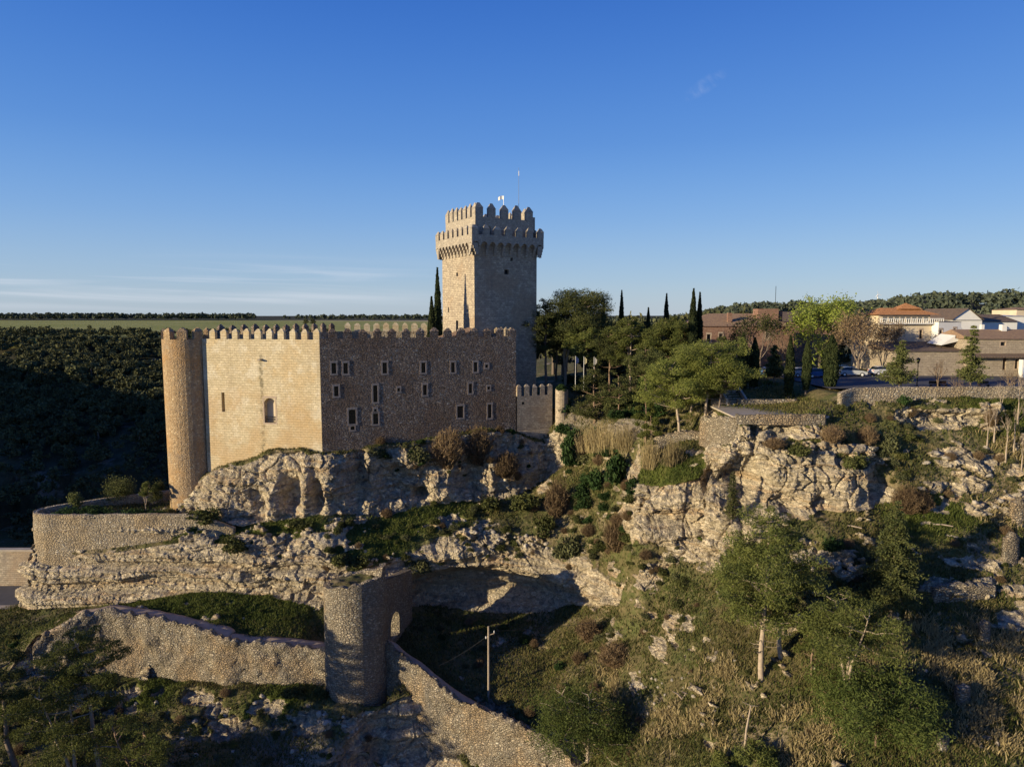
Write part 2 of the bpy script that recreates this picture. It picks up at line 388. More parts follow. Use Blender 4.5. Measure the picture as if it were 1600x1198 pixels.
M['tile_orange'] = tiles('orange_clay_tiles', (.62, .30, .13), (.52, .24, .10))
M['tile_dark'] = tiles('weathered_tiles', (.22, .16, .12), (.16, .12, .095))

def terrain_mat():
    t = NT('terrain', .95, .08); p = t.pos
    # limestone: cream blocks, grey lichen on exposed tops, ochre where it is undercut
    n1 = t.noise(p, .22, 6, .6); n2 = t.noise(p, 1.1, 6, .65); n3 = t.noise(p, 4.0, 6, .7)
    wv = t.n.new('ShaderNodeVectorMath'); wv.operation = 'SCALE'; t.l.new(t.noise(p, .8, 4, .6, col=True), wv.inputs[0]); wv.inputs['Scale'].default_value = 1.6
    av = t.n.new('ShaderNodeVectorMath'); av.operation = 'ADD'; t.l.new(p, av.inputs[0]); t.l.new(wv.outputs[0], av.inputs[1]); wp = av.outputs[0]
    va = t.vor(wp, 1.5); vb = t.vor(wp, 3.6); ea = t.vor(wp, 1.5, 'DISTANCE_TO_EDGE'); rc = t.sepz(va.outputs['Color'])
    strat = t.noise(t.mapv(p, (.12, .12, 1.3)), 1.0, 5, .6, .4)
    rock = t.mix(rc[0], (.60, .50, .345), (.78, .67, .49))
    rock = t.mix(t.math('MULTIPLY', t.rng(n1, .50, .64), .5), rock, (.50, .43, .33))
    rock = t.mix(t.math('MULTIPLY', t.rng(strat, .50, .64), .55), rock, (.58, .38, .20))
    nz = t.sepz(t.nrm)[2]
    up = t.rng(nz, -.05, .6)
    grey = t.math('MULTIPLY', t.rng(t.math('ADD', n2, t.math('MULTIPLY', n3, .35)), .62, .82), t.math('ADD', t.math('MULTIPLY', up, .7), .12))
    rock = t.mix(grey, rock, (.27, .245, .205))
    rock = t.mix(t.rng(n3, .48, .75, 0, .5), rock, (.28, .22, .15))
    rock = t.mix(t.math('MULTIPLY', t.rng(ea.outputs['Distance'], .05, .0), .45), rock, (.12, .10, .07))  # dark lines along cell edges: crevice shade put into the rock colour
    rh = t.math('ADD', t.math('MULTIPLY', t.rng(va.outputs['Distance'], .75, .0), .8), t.math('MULTIPLY', t.rng(vb.outputs['Distance'], .7, .0), .38))
    rh = t.math('ADD', rh, t.math('MULTIPLY', rc[1], .5))
    bedf = t.noise(t.mapv(wp, (.22, .22, 3.6)), 1.0, 5, .65); rh = t.math('ADD', rh, t.math('MULTIPLY', t.rng(bedf, .42, .55), .9))
    rock = t.mix(t.math('MULTIPLY', t.rng(bedf, .44, .38), .0), rock, (.2, .16, .1))
    ws = t.noise(t.mapv(p, (1.3, 1.3, .10)), 1.0, 5, .65); rock = t.mix(t.math('MULTIPLY', t.rng(ws, .58, .72), .38), rock, (.15, .14, .125))
    # soil and herbs
    g1 = t.noise(p, .30, 5, .6); g2 = t.noise(p, 1.8, 6, .75); g3 = t.noise(p, 7.0, 4, .8)
    soil = t.mix(t.rng(g1, .40, .60), (.135, .115, .055), (.10, .112, .040))
    soil = t.mix(t.rng(g2, .48, .68, 0, .8), soil, (.26, .20, .11))
    soil = t.mix(t.math('MULTIPLY', t.rng(t.noise(p, .12, 4, .6), .52, .62), t.rng(g2, .35, .6)), soil, (.30, .24, .15))
    soil = t.mix(t.rng(g3, .45, .7, 0, .6), soil, (.05, .042, .022))
    soil = t.mix(t.math('MULTIPLY', t.attr('lush'), t.rng(g2, .3, .55, .35, 1)), soil, (.085, .105, .022))
    m = t.rng(t.math('ADD', t.attr('rock'), t.math('MULTIPLY', t.math('SUBTRACT', n2, .5), 1.1)), .42, .56)
    col = t.mix(m, soil, rock)
    col = t.mix(t.math('MULTIPLY', t.attr('path'), t.rng(n3, .3, .6, .4, 1)), col, (.27, .23, .18))
    h = t.math('ADD', t.math('MULTIPLY', n2, .6), t.math('MULTIPLY', n3, .4))
    a = t.bump(h, .38, .9); a = t.bump(t.math('MULTIPLY', rh, m), .30, 1.0, a); a = t.bump(t.noise(p, 9, 5, .8), .06, 1.0, a)
    return t.done(col, a)
M['terrain'] = terrain_mat()
def far_mat():
    t = NT('far_land', .95, .08); p = t.pos
    n = t.noise(p, .010, 6, .6); n2 = t.noise(p, .12, 6, .75)
    field = t.mix(t.rng(n, .4, .6), (.30, .31, .08), (.38, .36, .12))
    field = t.mix(t.attr('dryf'), field, (.50, .40, .25))
    scrub = t.mix(t.rng(n2, .4, .6), (.04, .042, .022), (.085, .075, .042))
    scrub = t.mix(t.math('MULTIPLY', t.rng(t.noise(p, .05, 5, .7), .58, .66), .7), scrub, (.24, .21, .17))
    col = t.mix(t.attr('scrub'), field, scrub)
    return t.done(col, t.bump(n2, 1.2, .6))
M['far'] = far_mat()

# ------------------------------------------------------------------ near terrain: measured profile points joined into one sheet
TP = []
def Wp(*pts): TP.extend([np.array(p, float) for p in pts])
# each column runs from far to near: (py, depth)
COLS = {
 -150: [(962,100.5),(985,95),(1060,88),(1110,84),(1198,76)],
 0: [(958,101.5),(990,95),(1065,87.5),(1110,84),(1198,76)],
 50: [(867,101.9),(953,100.8),(985,94.5),(1062,88),(1110,84),(1198,75.5)],
 110: [(866,101.8),(950,100.7),(965,95),(1068,89.5),(1115,84.5),(1198,75.5)],
 180: [(863,101.6),(945,100.6),(957,95.2),(1068,91),(1110,85.5),(1198,75.5)],
 250: [(850,101.5),(935,100.5),(960,94.5),(970,93.2),(1070,89.6),(1110,85.5),(1160,81),(1198,75.8)],
 300: [(815,103.5),(846,101.6),(928,100.3),(962,94),(981,92.3),(1074,88),(1105,85),(1150,82),(1198,76)],
 320: [(738,110.9),(800,107.6),(845,101.7),(926,100.2),(966,93.5),(986,91.5),(1077,87.5),(1105,85),(1150,82),(1198,76)],
 340: [(728,109.6),(812,106.3),(850,101.4),(925,100),(968,93),(990,90.8),(1080,86.8),(1105,85),(1150,82.2),(1198,76.5)],
 380: [(722,108.4),(824,105.3),(848,101.5),(875,100.6),(930,99.5),(980,92.5),(1001,90.1),(1080,86.4),(1100,85),(1150,82),(1198,76.5)],
 420: [(705,108.0),(815,105.4),(850,101.5),(878,100.5),(932,99),(985,92),(1005,89.8),(1080,86.2),(1100,84.8),(1155,81.3),(1198,77)],
 465: [(698,107.6),(812,105.2),(850,101),(884,99.6),(942,98),(990,92),(1010,89.5),(1082,85.8),(1100,84),(1160,80.8),(1198,77)],
 500: [(716,106.8),(806,104.6),(850,101),(890,98.8),(950,97.4),(995,93.5),(1014,91),(1085,84.8),(1102,83),(1170,79),(1198,76.5)],
 552: [(702,108.8),(808,106.2),(845,101.8),(888,98.6),(955,97.6),(995,95),(1012,92),(1090,82.8),(1135,80.6),(1240,76.5)],
 600: [(692,110.6),(812,107.8),(845,102.8),(884,100),(958,99),(995,96),(1012,92),(1096,83.2),(1198,81.2),(1260,78)],
 640: [(692,112.2),(800,109.4),(838,103.8),(878,101.6),(960,100.8),(1000,94)],
 700: [(680,114.8),(790,111.8),(822,105.5),(868,103.2),(968,102.4),(1000,96),(1058,87)],
 760: [(668,117.3),(787,113.8),(820,106.5),(870,103.8),(970,103),(1000,96),(1068,85)],
 806: [(670,119.3),(780,115),(806,108.2),(845,105.2),(877,103.4),(968,102.4),(1000,95.5),(1070,84.5)],
 850: [(690,122.6),(760,119.4),(800,109),(845,104.8),(886,102.8),(964,101.8),(1000,95),(1070,84.3),(1130,78.5)],
 900: [(640,122),(715,114),(775,109),(820,104),(865,101),(893,99.8),(955,98.4),(1005,91),(1080,80.5),(1198,70)],
 950: [(640,119),(688,109),(762,103.5),(830,99),(875,96.8),(902,95.8),(948,94.2),(1000,86.5),(1080,79),(1198,67.5)],
 1000: [(655,112),(692,101.5),(738,93),(758,89),(815,87.4),(850,90),(905,90),(950,88.5),(1000,81.5),(1080,75),(1198,64)],
 1050: [(668,98),(712,92.3),(738,88.6),(750,87),(832,85.4),(880,84.5),(930,81.5),(1000,76.5),(1090,70.5),(1198,63)],
 1100: [(670,95.5),(712,90.5),(736,87),(745,86.2),(825,84.8),(880,82.5),(930,79),(1000,73.5),(1090,67.8),(1198,61)],
 1150: [(698,85.9),(715,85.2),(735,84.9),(792,83.6),(850,81),(930,76.5),(1000,71.5),(1090,66),(1198,59.5)],
 1200: [(692,83.6),(704,82.6),(798,80.6),(850,78.8),(930,75),(1000,70),(1090,64.6),(1198,58.5)],
 1250: [(690,83.2),(706,82),(805,80.2),(850,77.8),(930,73.5),(1000,69),(1090,63.2),(1198,57.5)],
 1300: [(631,86.5),(690,83.2),(714,81.6),(803,80),(850,77),(930,72.5),(1000,68),(1090,62),(1198,56.5)],
 1350: [(631,86.3),(660,84.8),(728,81.6),(800,79.8),(850,76.6),(930,72),(1000,67.6),(1090,61.6),(1198,56)],
 1400: [(631,86.2),(632,85.4),(665,84.4),(740,81.4),(788,80),(850,76.3),(930,71.8),(1000,67.3),(1090,61.3),(1198,55.5)],
 1450: [(629,86.2),(632,85.5),(669,84.6),(720,82.6),(770,80.5),(850,76),(930,71.5),(1000,67),(1090,61),(1198,55)],
 1540: [(629,86.2),(634,85.4),(668,84.5),(715,82.6),(770,80.2),(850,75.7),(930,71.2),(1000,66.7),(1090,60.4),(1198,54.5)],
 1620: [(629,86.2),(660,84.8),(715,82.4),(770,80),(850,75.5),(930,71),(1000,66.5),(1090,60),(1198,54)],
 1760: [(629,86.2),(660,84.8),(715,82.4),(770,80),(850,75.5),(930,71),(1000,66.5),(1090,60),(1198,54)],
 1950: [(629,86.2),(660,84.8),(715,82.4),(770,80),(850,75.5),(930,71),(1000,66.5),(1090,60),(1198,54)],
}
def _lw(px): return float(np.interp(px, [52, 95, 120, 165, 210, 250, 300, 332, 345, 380, 440, 510], [90.5, 91.2, 91.8, 93, 92.3, 91.5, 90.1, 89.2, 88.4, 88.4, 88, 87.4]))
for px_, zt_, zb_ in [(60,-44.4,-49.2),(80,-43.6,-49.6),(110,-42.4,-50),(140,-41.8,-50.4),(180,-41.8,-50.6),(215,-42,-50.6),(250,-42.2,-50.4),(275,-42.5,-50.2),(300,-42.9,-50),(320,-43.1,-49.9),(340,-43.3,-49.7),(360,-43.6,-49.5),(380,-43.8,-49.4),(410,-44,-49.3),(440,-44.6,-49.2),(475,-44.9,-49.2),(500,-45.2,-49.2)]:
    for dy_, z_ in ((2.0, zt_), (.75, zb_)):
        y_ = _lw(px_) + dy_; TP.append(np.array(((px_ - 800) / F * (y_ * CP - (zt_ - 2) * SP), y_, z_)))
ks = sorted(COLS)
LEV = {}
# breaklines shared by neighbouring columns are followed by resampling between same-rank points when ranks agree
for k in ks:
    for (py, Y) in COLS[k]: TP.append(P(k, py, Y))
def line(*pts, step=1.6):
    q = [P(*p) if p[1] > 150 else np.array(p, float) for p in pts]
    for a, b in zip(q[:-1], q[1:]):
        n = max(1, int(np.linalg.norm((b - a)[:2]) / step))
        for i in range(1, n): TP.append(a + (b - a) * i / n)
def brk(cols, idx):
    """densify the line through point idx[k] of each column"""
    line(*[(c,) + COLS[c][i] for c, i in zip(cols, idx)])
brk([50,110,180,250,300,340,380], [0,0,0,0,1,2,2])               # rock top under the bastion
brk([50,110,180,250,300,340,380,420,465,500,552,600,640], [1,1,1,1,2,3,4,4,4,4,4,4,4])  # its foot
brk([340,380,420,465,500,552,600,640,700,760,806,850], [0]*12)    # castle rock top
brk([300,340,380,420,465,500,552,600,640,700,760,806,850], [0,1,1,1,1,1,1,1,1,1,1,1,1])
brk([380,420,465,500,552,600,640,700,760,806,850,900,950], [3,3,3,3,3,3,3,3,3,4,4,5,5])     # lip of the lower cliff
brk([640,700,760,806,850,900,950,1000], [4,4,4,5,5,6,6,7])                        # its foot
brk([180,250,300,340,380,420,465,500], [2,3,4,5,6,6,6,6])
brk([0,50,110,180,250,300,340,380,420,465,500,552,600], [2,3,3,3,4,5,6,7,7,7,7,7,7])         # foot of the lower wall
brk([1000,1050,1100], [3,3,3]); brk([1000,1050,1100], [4,4,4])
brk([1150,1200,1250,1300], [0,0,0,1]); brk([1150,1200,1250,1300,1350,1400], [2,1,1,2,2,3]); brk([1150,1200,1250,1300,1350,1400], [3,2,2,3,3,4])
brk([1400,1450,1540], [1,1,1]); brk([1400,1450,1540], [2,2,2]); brk([1300,1350,1400,1450,1540,1620,1760], [0]*7)
# ground on both sides of the stepped wall (hidden faces)
Wp((-13.5,89.5,-46.3),(-8,85.8,-47),(0,81.5,-48.3),(6,78,-49.5),(9.5,74,-50),(-17.8,84.6,-53.5),(-16.5,82,-57.5),(-13,80,-60),(-5,75.8,-61),(2,71.8,-61.5),(7,67.5,-61.5),(9,62,-59),(-18,78,-60),(-10,74,-61),(-22,76,-58))
Wp((-75.9,102.2,-45.0),(-76.0,104,-45.6),(-76.1,106,-45.7),(-74.0,101.3,-44.8))
Wp((-5,66,-61),(-25,68,-57),(-50,66,-57),(-80,64,-56),(-120,60,-56))
# platform, pine grove, track below the forest
Wp((26.3,87.4,-16.2),(26.9,83.9,-15.3),(32,83.4,-15.2),(37.5,83.2,-15.2),(27.9,84.6,-12.6),(33,84.1,-12.6),(38,84.0,-12.6),(39,94.5,-12.4),(28,94.5,-12.6),(27.2,90,-12.9),(25.6,90.5,-16.3),(24.6,96,-16),(39.8,85.2,-12.4),(41,88,-10.8))
line((27.9,84.3,-12.6),(38,83.9,-12.6)); line((26.9,83.9,-15.3),(37.5,83.2,-15.2)); line((27.9,84.8,-12.7),(27.2,90,-12.9)); line((26.2,85,-15.8),(25.6,90.5,-16.3))
line((28,94.6,-12.5),(39,94.6,-12.4)); line((27.8,97.5,-11.0),(40,96.5,-10.2))
Wp((22,102,-15.4),(30,104,-12),(16,108,-16),(10,128,-15.4),(14,140,-14),(25,125,-13.5),(32,118,-11.5),(40,110,-10.1),(20,116,-15))
for x in (42, 55, 70, 90, 110, 135, 160): Wp((x, 88.6, -10.05), (x, 100, -10.0), (x, 125, -10), (x, 160, -10.2), (x, 230, -12))
Wp((160, 60, -26), (150, 40, -34), (150, 20, -38), (90, 15, -44), (40, 20, -50), (0, 25, -58), (-60, 25, -62), (-140, 20, -62), (-170, 60, -58))
# castle platform (under the walls), bastion terrace, gorge behind
Wp((-45.5,113,-24.5),(-46,122,-24),(-58,113,-31.9),(-56.8,110.6,-31.9),(-54,109.6,-32),(-51.5,109.8,-31.9),(-49.8,108.4,-31.2),(-50,105.5,-31.5),(-57.5,116.5,-31.8),(-40,128,-23),(-25,122,-23),(-10,125,-22),(0,124,-21.8),(3,126,-20),(-14,146,-16),(0,150,-14.2),(12,155,-13.8),(-30,140,-20))
Wp((-72.2,103.2,-31.3),(-71.6,108,-31.3),(-67,113,-31.3),(-60,117,-31.3),(-55,119,-31.3),(-62,104,-31.3),(-54,104,-31.2),(-55.5,109,-31.2),(-65,108,-31.3),(-50.5,104.4,-31.2))
line((-72.6,103.0,-31.3),(-51,103.2,-31.2)); line((-73.2,102.3,-36.5),(-50,102.2,-34))
Wp((-75,103,-37.5),(-75.2,108,-38),(-72,115,-40),(-64,121,-42),(-56,125,-44),(-50,131,-46),(-38,142,-46),(-25,155,-42),(-76.2,104,-45),(-76.5,109,-45.6),(-73,118,-47),(-62,126,-56),(-50,140,-64),(-35,156,-64))
Wp((-82,104,-45.8),(-82,112,-45.8),(-78,117,-46),(-92,104,-45.8),(-92,112,-45.9),(-110,105,-45.8),(-110,113,-45.8),(-100,119,-46.2),(-88,119,-46.2),(-76,124,-50),(-95,135,-62),(-120,106,-46),(-150,106,-46),(-150,116,-46),(-125,118,-46),(-120,140,-66),(-170,150,-68),(-170,230,-70),(-60,230,-70),(-60,170,-70),(-25,200,-40),(-8,185,-18),(5,230,-14),(-20,230,-36),(-110,180,-74))
TP = np.array(TP)
# drop near duplicates in plan
keep = []; seen = {}
for i, p in enumerate(TP):
    k = (round(p[0] / .35), round(p[1] / .35))
    if k in seen: continue
    seen[k] = 1; keep.append(i)
TP = TP[keep]
res = geometry.delaunay_2d_cdt([Vector((p[0], p[1])) for p in TP], [], [], 0, 1e-5)
zmap = np.zeros(len(res[0]))
for i, og in enumerate(res[3]): zmap[i] = TP[og[0], 2]
V = np.array([(v.x, v.y, zmap[i]) for i, v in enumerate(res[0])]); T = np.array([list(t) for t in res[2] if len(t) == 3], dtype=np.int64)

def subdiv(V, T, target, A=None):
    """one conforming pass: edges longer than target(mid) are split; target may be vectorised function"""
    E = np.concatenate([T[:, [0, 1]], T[:, [1, 2]], T[:, [2, 0]]]); E.sort(axis=1)
    U, inv = np.unique(E, axis=0, return_inverse=True); inv = inv.reshape(3, -1).T
    mid = (V[U[:, 0]] + V[U[:, 1]]) / 2; L = np.linalg.norm(V[U[:, 0]] - V[U[:, 1]], axis=1)
    sp = L > target(mid)
    if not sp.any(): return V, T, False
    nid = np.full(len(U), -1); nid[sp] = len(V) + np.arange(sp.sum())
    V2 = np.concatenate([V, mid[sp]]); m = nid[inv]; c = (m >= 0).sum(1); out = [T[c == 0]]
    for cnt in (1, 2, 3):
        s = c == cnt; t = T[s]; mm = m[s]
        if not len(t): continue
        if cnt == 3:
            a, b, c3 = t.T; x, y, zz = mm.T
            out += [np.stack(q, 1) for q in ((a, x, zz), (x, b, y), (zz, y, c3), (x, y, zz))]
        else:
            r = (np.argmax(mm >= 0, axis=1) if cnt == 1 else (np.argmin(mm >= 0, axis=1) + 1) % 3)
            ar = np.arange(len(t)); a, b, c3 = t[ar, r], t[ar, (r + 1) % 3], t[ar, (r + 2) % 3]; x, y = mm[ar, r], mm[ar, (r + 1) % 3]
            if cnt == 1: out += [np.stack(q, 1) for q in ((a, x, c3), (x, b, c3))]
            else: out += [np.stack(q, 1) for q in ((x, b, y), (a, x, y), (a, y, c3))]
    return V2, np.concatenate(out), True
def vis(mid, m=70):
    px, py = proj(mid); return (px > -m) & (px < 1600 + m) & (py > 560) & (py < 1198 + 2 * m) & (mid[:, 1] < 128)
def smooth(V, T, lam, w=None):
    E = np.concatenate([T[:, [0, 1]], T[:, [1, 2]], T[:, [2, 0]]]); S = np.zeros_like(V); C = np.zeros(len(V))
    for a, b in ((0, 1), (1, 0)):
        for k in range(3): S[:, k] += np.bincount(E[:, a], V[E[:, b], k], len(V))
        C += np.bincount(E[:, a], minlength=len(V))
    N = S / np.maximum(C, 1)[:, None]; l = lam if w is None else (lam * w)[:, None]
    return V + (N - V) * l
def normals(V, T):
    n = np.cross(V[T[:, 1]] - V[T[:, 0]], V[T[:, 2]] - V[T[:, 0]]); N = np.zeros_like(V)
    for k in range(3):
        for j in range(3): N[:, j] += np.bincount(T[:, k], n[:, j], len(V))
    return N / np.maximum(np.linalg.norm(N, axis=1), 1e-9)[:, None]
for _ in range(7):
    V, T, ch = subdiv(V, T, lambda m: np.where(vis(m, 150), 1.7, 7.0))
    if not ch: break
_w = np.where((V[:, 0] < -33) & (V[:, 2] < -31), .22, 1.0); V = smooth(V, T, .5, _w); V = smooth(V, T, .5, _w)
N0 = normals(V, T)
if N0[:, 2].mean() < 0: T = T[:, ::-1].copy(); N0 = -N0
coarse = BVHTree.FromPolygons([tuple(v) for v in V], [tuple(int(x) for x in t) for t in T])
def ray(px, py, tree=None):
    v = (599 - py) / F; d = Vector(((px - 800) / F, CP + v * SP, -SP + v * CP)).normalized()
    return (tree or coarse).ray_cast(Vector((0, 0, 0)), d)
# rocky outcrops on the slopes: (px, py, radius m)
OUT = [(325,838,2.4),(365,842,1.6),(400,835,2.4),(430,850,2.8),(450,868,2.6),(480,850,2.6),(500,870,3),(520,845,2.6),(545,822,2.4),(350,868,2),(420,885,2.6),(560,862,2),(590,880,2),(470,885,3),(300,852,2),(1100,700,1.6),(700,815,2.6),(735,822,2.6),(770,835,2.4),(800,842,2.0),(830,850,1.8),(760,845,1.6),(960,890,1.6),(1010,905,1.8),(1080,860,2.4),(1110,880,2.0),(1050,870,1.6),
 (1260,870,2.4),(1290,880,2.2),(1320,875,2.0),(1240,975,1.5),(1230,985,1.4),(1420,720,2.0),(1480,718,2.0),(1510,712,2.4),(1540,722,2.2),(1560,735,2.0),(1575,730,1.4),
 (1490,745,1.7),(1500,768,2.2),(1540,775,2.6),(1570,785,2.4),(1590,775,2.2),(1470,790,1.6),(1520,795,1.8),(1450,760,1.5),(1500,880,1.6),(1540,890,1.6),(1480,915,2.0),(1520,918,2.0),(1550,905,1.6),
 (1300,700,2.4),(1330,705,2.2),(1360,712,1.8),(1250,745,3.2),(1150,702,2.4),(1180,712,2.6),(1210,740,3),(1120,705,1.8),(1030,1010,1.6),(1060,1005,1.4),(1080,975,1.4),(1050,970,1.2),(1000,1070,1.8),(1030,1085,1.4),(960,1050,1.0),
 (1590,930,2.0),(1580,965,1.8),(1595,700,1.4),(1480,655,2),(1430,650,2),(1520,650,2.2),(1545,655,2.0),(380,1120,2.2),(430,1120,2.2),(480,1130,2.2),(340,1110,1.6),(540,1130,2.2),(260,1140,1.8),(190,1110,2),(200,1082,1.8),(255,1084,1.6),(310,1088,1.8),(150,1078,1.8),(120,1085,2.4),(70,1050,2.6),
 (900,905,2),(870,915,2),(860,900,1.5),(1380,880,1.6),(1420,870,1.5),(300,1135,2),(350,1140,2)]
OUTP = []
for px, py, r in OUT:
    h = ray(px, py)
    if h[0] is not None: OUTP.append((np.array(h[0]), r))
LUSH = [(360,850,4),(390,870,4),(470,818,3),(440,815,3),(600,840,5),(640,820,5),(680,800,5),(560,850,3),(720,775,4),(300,815,4),(1000,745,4),(1060,742,4),(250,950,6),(330,950,5),(420,955,5),(200,955,4),(1180,880,3),(1100,830,3),(1440,815,3),(1480,800,3),(1590,650,4),(1560,640,4),(440,1090,3),(230,1090,3)]
LUSHP = [(np.array(ray(a, b)[0]), r) for a, b, r in LUSH if ray(a, b)[0] is not None]
PATHS = [(470,1175,3.2),(430,1165,3),(510,1185,2.6),(900,650,4),(950,655,4),(980,668,3),(1010,668,2)]
PATHP = [(np.array(ray(a, b)[0]), r) for a, b, r in PATHS if ray(a, b)[0] is not None]
# slopes near an edge get finer mesh
def fine_t(m):
    d = np.maximum(m[:, 1], 40); return np.where(vis(m), 0.34 * d / 100, np.where(vis(m, 300), 2.0, 7.0))
for _ in range(6):
    V, T, ch = subdiv(V, T, fine_t)
    if not ch: break
    if _ == 1: V = smooth(V, T, .5, np.where((V[:, 0] < -33) & (V[:, 2] < -31), .2, 1.0))
NF = normals(V, T); kd_steep = NF[:, 2] < .62
cellkey = lambda p: (np.floor(p[:, 0] / 1.5).astype(int) * 1000003 + np.floor(p[:, 1] / 1.5).astype(int) * 1009 + np.floor(p[:, 2] / 1.5).astype(int))
SK = np.unique(cellkey(V[kd_steep]))
for _ in range(2):
    V, T, ch = subdiv(V, T, lambda m: np.where(vis(m, 20) & np.isin(cellkey(m), SK), 0.21 * np.maximum(m[:, 1], 40) / 100, 99.))
N = normals(V, T)
def blobs(V, lst, soft=.5):
    a = np.zeros(len(V))
    for c, r in lst:
        d = np.linalg.norm((V - c) * np.array([.8, 1, 1.5]), axis=1) / r; a = np.maximum(a, 1 - sstep(1 - soft, 1 + soft, d))
    return a
nz_n = fbm(V, 3.0, 3, 5)
steep = sstep(.62, .44, N[:, 2] + .08 * nz_n)
NOROCK = [(1340,650,3.5),(1370,680,3.5),(1400,700,3),(1430,690,3),(1460,700,3),(1490,695,3),(1520,690,3),(1550,690,3),(1590,690,5),(1590,650,4),(1420,740,3),(1450,760,3),(1480,775,3),(1530,745,3),(1580,765,4),(1450,720,3),(1310,655,3),(1340,720,1.5),(1600,730,4),(1560,640,2),(1330,630,3),(1050,735,2.5),(1020,740,2.5),(1090,725,2),(930,800,6),(960,860,6),(985,930,6),(920,730,6),(960,700,5),(1000,1000,5),(1000,880,4),(900,840,4),(420,950,3),(960,1100,6),(900,780,6),(940,760,5)]
nr = blobs(V, [(np.array(ray(a, b)[0]), r) for a, b, r in NOROCK if ray(a, b)[0] is not None], .5)
steep *= 1 - nr * sstep(-.5, .0, fbm(V, 2.0, 3, 15) + .3)
ROCKZ = [(330,760,3),(350,735,2.5),(390,715,2.5),(430,700,3),(470,705,3),(510,715,3),(545,710,3),(580,700,3),(620,700,3),(600,740,4),(660,700,3),(700,700,3),(740,690,3),(780,690,3),(820,720,3),(850,760,2),(700,750,4),(760,760,4),(500,770,4),(430,780,4),(360,790,3),(350,850,1.5),(430,850,2.5),(480,865,3),(420,900,4),(470,920,4),(350,900,4),(250,900,4),(660,740,3)]
rz_ = blobs(V, [(np.array(ray(a, b)[0]), r) for a, b, r in ROCKZ if ray(a, b)[0] is not None], .5)
steep = np.maximum(steep, rz_ * sstep(.86, .66, N[:, 2] + .18 * nz_n))
outc = blobs(V, OUTP, .6)
rock = np.maximum(steep, sstep(.42, .80, outc * .85 + 1.7 * fbm(V * np.array([.6, .6, 1.2]), 1.3, 4, 9, .65) - .05))
plaza_m = ((V[:, 1] > 87.6) & (V[:, 0] > 38) & (V[:, 2] > -11.2)) | ((V[:, 0] > 27) & (V[:, 0] < 41) & (V[:, 1] > 84.6) & (V[:, 1] < 100) & (V[:, 2] > -13.2)) | ((V[:,0] < -77) & (V[:,1] > 102.5))
rock[plaza_m] = 0
lush = blobs(V, LUSHP, .7); path = blobs(V, PATHP, .5)
# limestone relief: rounded lumps split by fissures, beds, then rubble
wp = np.stack([fbm(V, 5.0, 2, 3), fbm(V, 5.0, 2, 103), fbm(V, 5.0, 2, 203)], 1)
wf = np.stack([vnoise(V, .9, 7), vnoise(V, .9, 107), vnoise(V, .9, 207)], 1)
Vw = V + wp * 1.3 + wf * .16
w1, w12, c1 = worley(Vw, (4.4, 4.4, 3.6), 11)
w2, w22, c2 = worley(Vw, (1.9, 1.9, 1.25), 21)
w3, w32, c3 = worley(V + wf * .12, (.72, .72, .5), 31)
zz = V[:, 2] + .09 * V[:, 0] * 0 + wp[:, 2] * .7
flute = 1 - np.abs(fbm(np.stack([V[:, 0] + wp[:, 0], V[:, 1] + wp[:, 1], V[:, 2] * .22], 1), 2.3, 3, 71, .55)) * 3.0
bedn = vnoise(np.stack([V[:, 0] * .035, V[:, 1] * .035, zz], 1), 1.25, 41); bed2 = vnoise(np.stack([V[:, 0] * .06, V[:, 1] * .06, zz], 1), .42, 42)
bed = sstep(-.20, .02, bedn) + .45 * sstep(.25, .4, bedn) + .22 * sstep(-.1, .1, bed2)
strata_zone = np.clip(sstep(-30.5, -34, V[:, 2]) * sstep(-20, -34, V[:, 0]) + .38 + .62 * sstep(-37, -39, V[:, 2]), 0, 1)
bulb = sstep(20, 26, V[:, 0])
rug = sstep(-.25, .45, fbm(V, 6.0, 2, 81) + .25 * sstep(.1, .5, N[:, 2]))
broad = fbm(V, 7.5, 3, 85)
D = rock * (1.5 * broad * (1 - .6 * strata_zone) + .75 * (c1 - .5) * (1 - .55 * strata_zone) + (.55 * flute - .2) * (1 - .75 * strata_zone) + (c2 - .5) * (.28 + .40 * rug) + bulb * (.55 * (1 - w2 ** 2) - .3)
    + (c3 - .5) * (.10 + .24 * rug) - .22 * sstep(.07, 0, w22 - w2) * rug - .35 * sstep(.05, 0, w12 - w1) + strata_zone * (1.0 * bed - .75) + .10 * vnoise(V, .36, 61) + .06 * vnoise(V, .17, 62))
bz = sstep(-38, -46, V[:, 0]) * sstep(-33, -34.5, V[:, 2]); D = D * (1 - bz) + bz * rock * (1.0 * bed - 1.0 + .20 * (c2 - .5) + .17 * (c3 - .5) + .35 * broad - .15 * sstep(.06, 0, w22 - w2) + .08 * vnoise(V, .3, 63))
D += (1 - rock) * (.30 * fbm(V, 2.6, 4, 51) + .13 * fbm(V, .7, 2, 52)) * (1 - .9 * path)
D[plaza_m] = 0
nrm = N.copy(); nrm[:, 2] *= 0.55; nrm /= np.linalg.norm(nrm, axis=1)[:, None]
V = V + nrm * D[:, None]
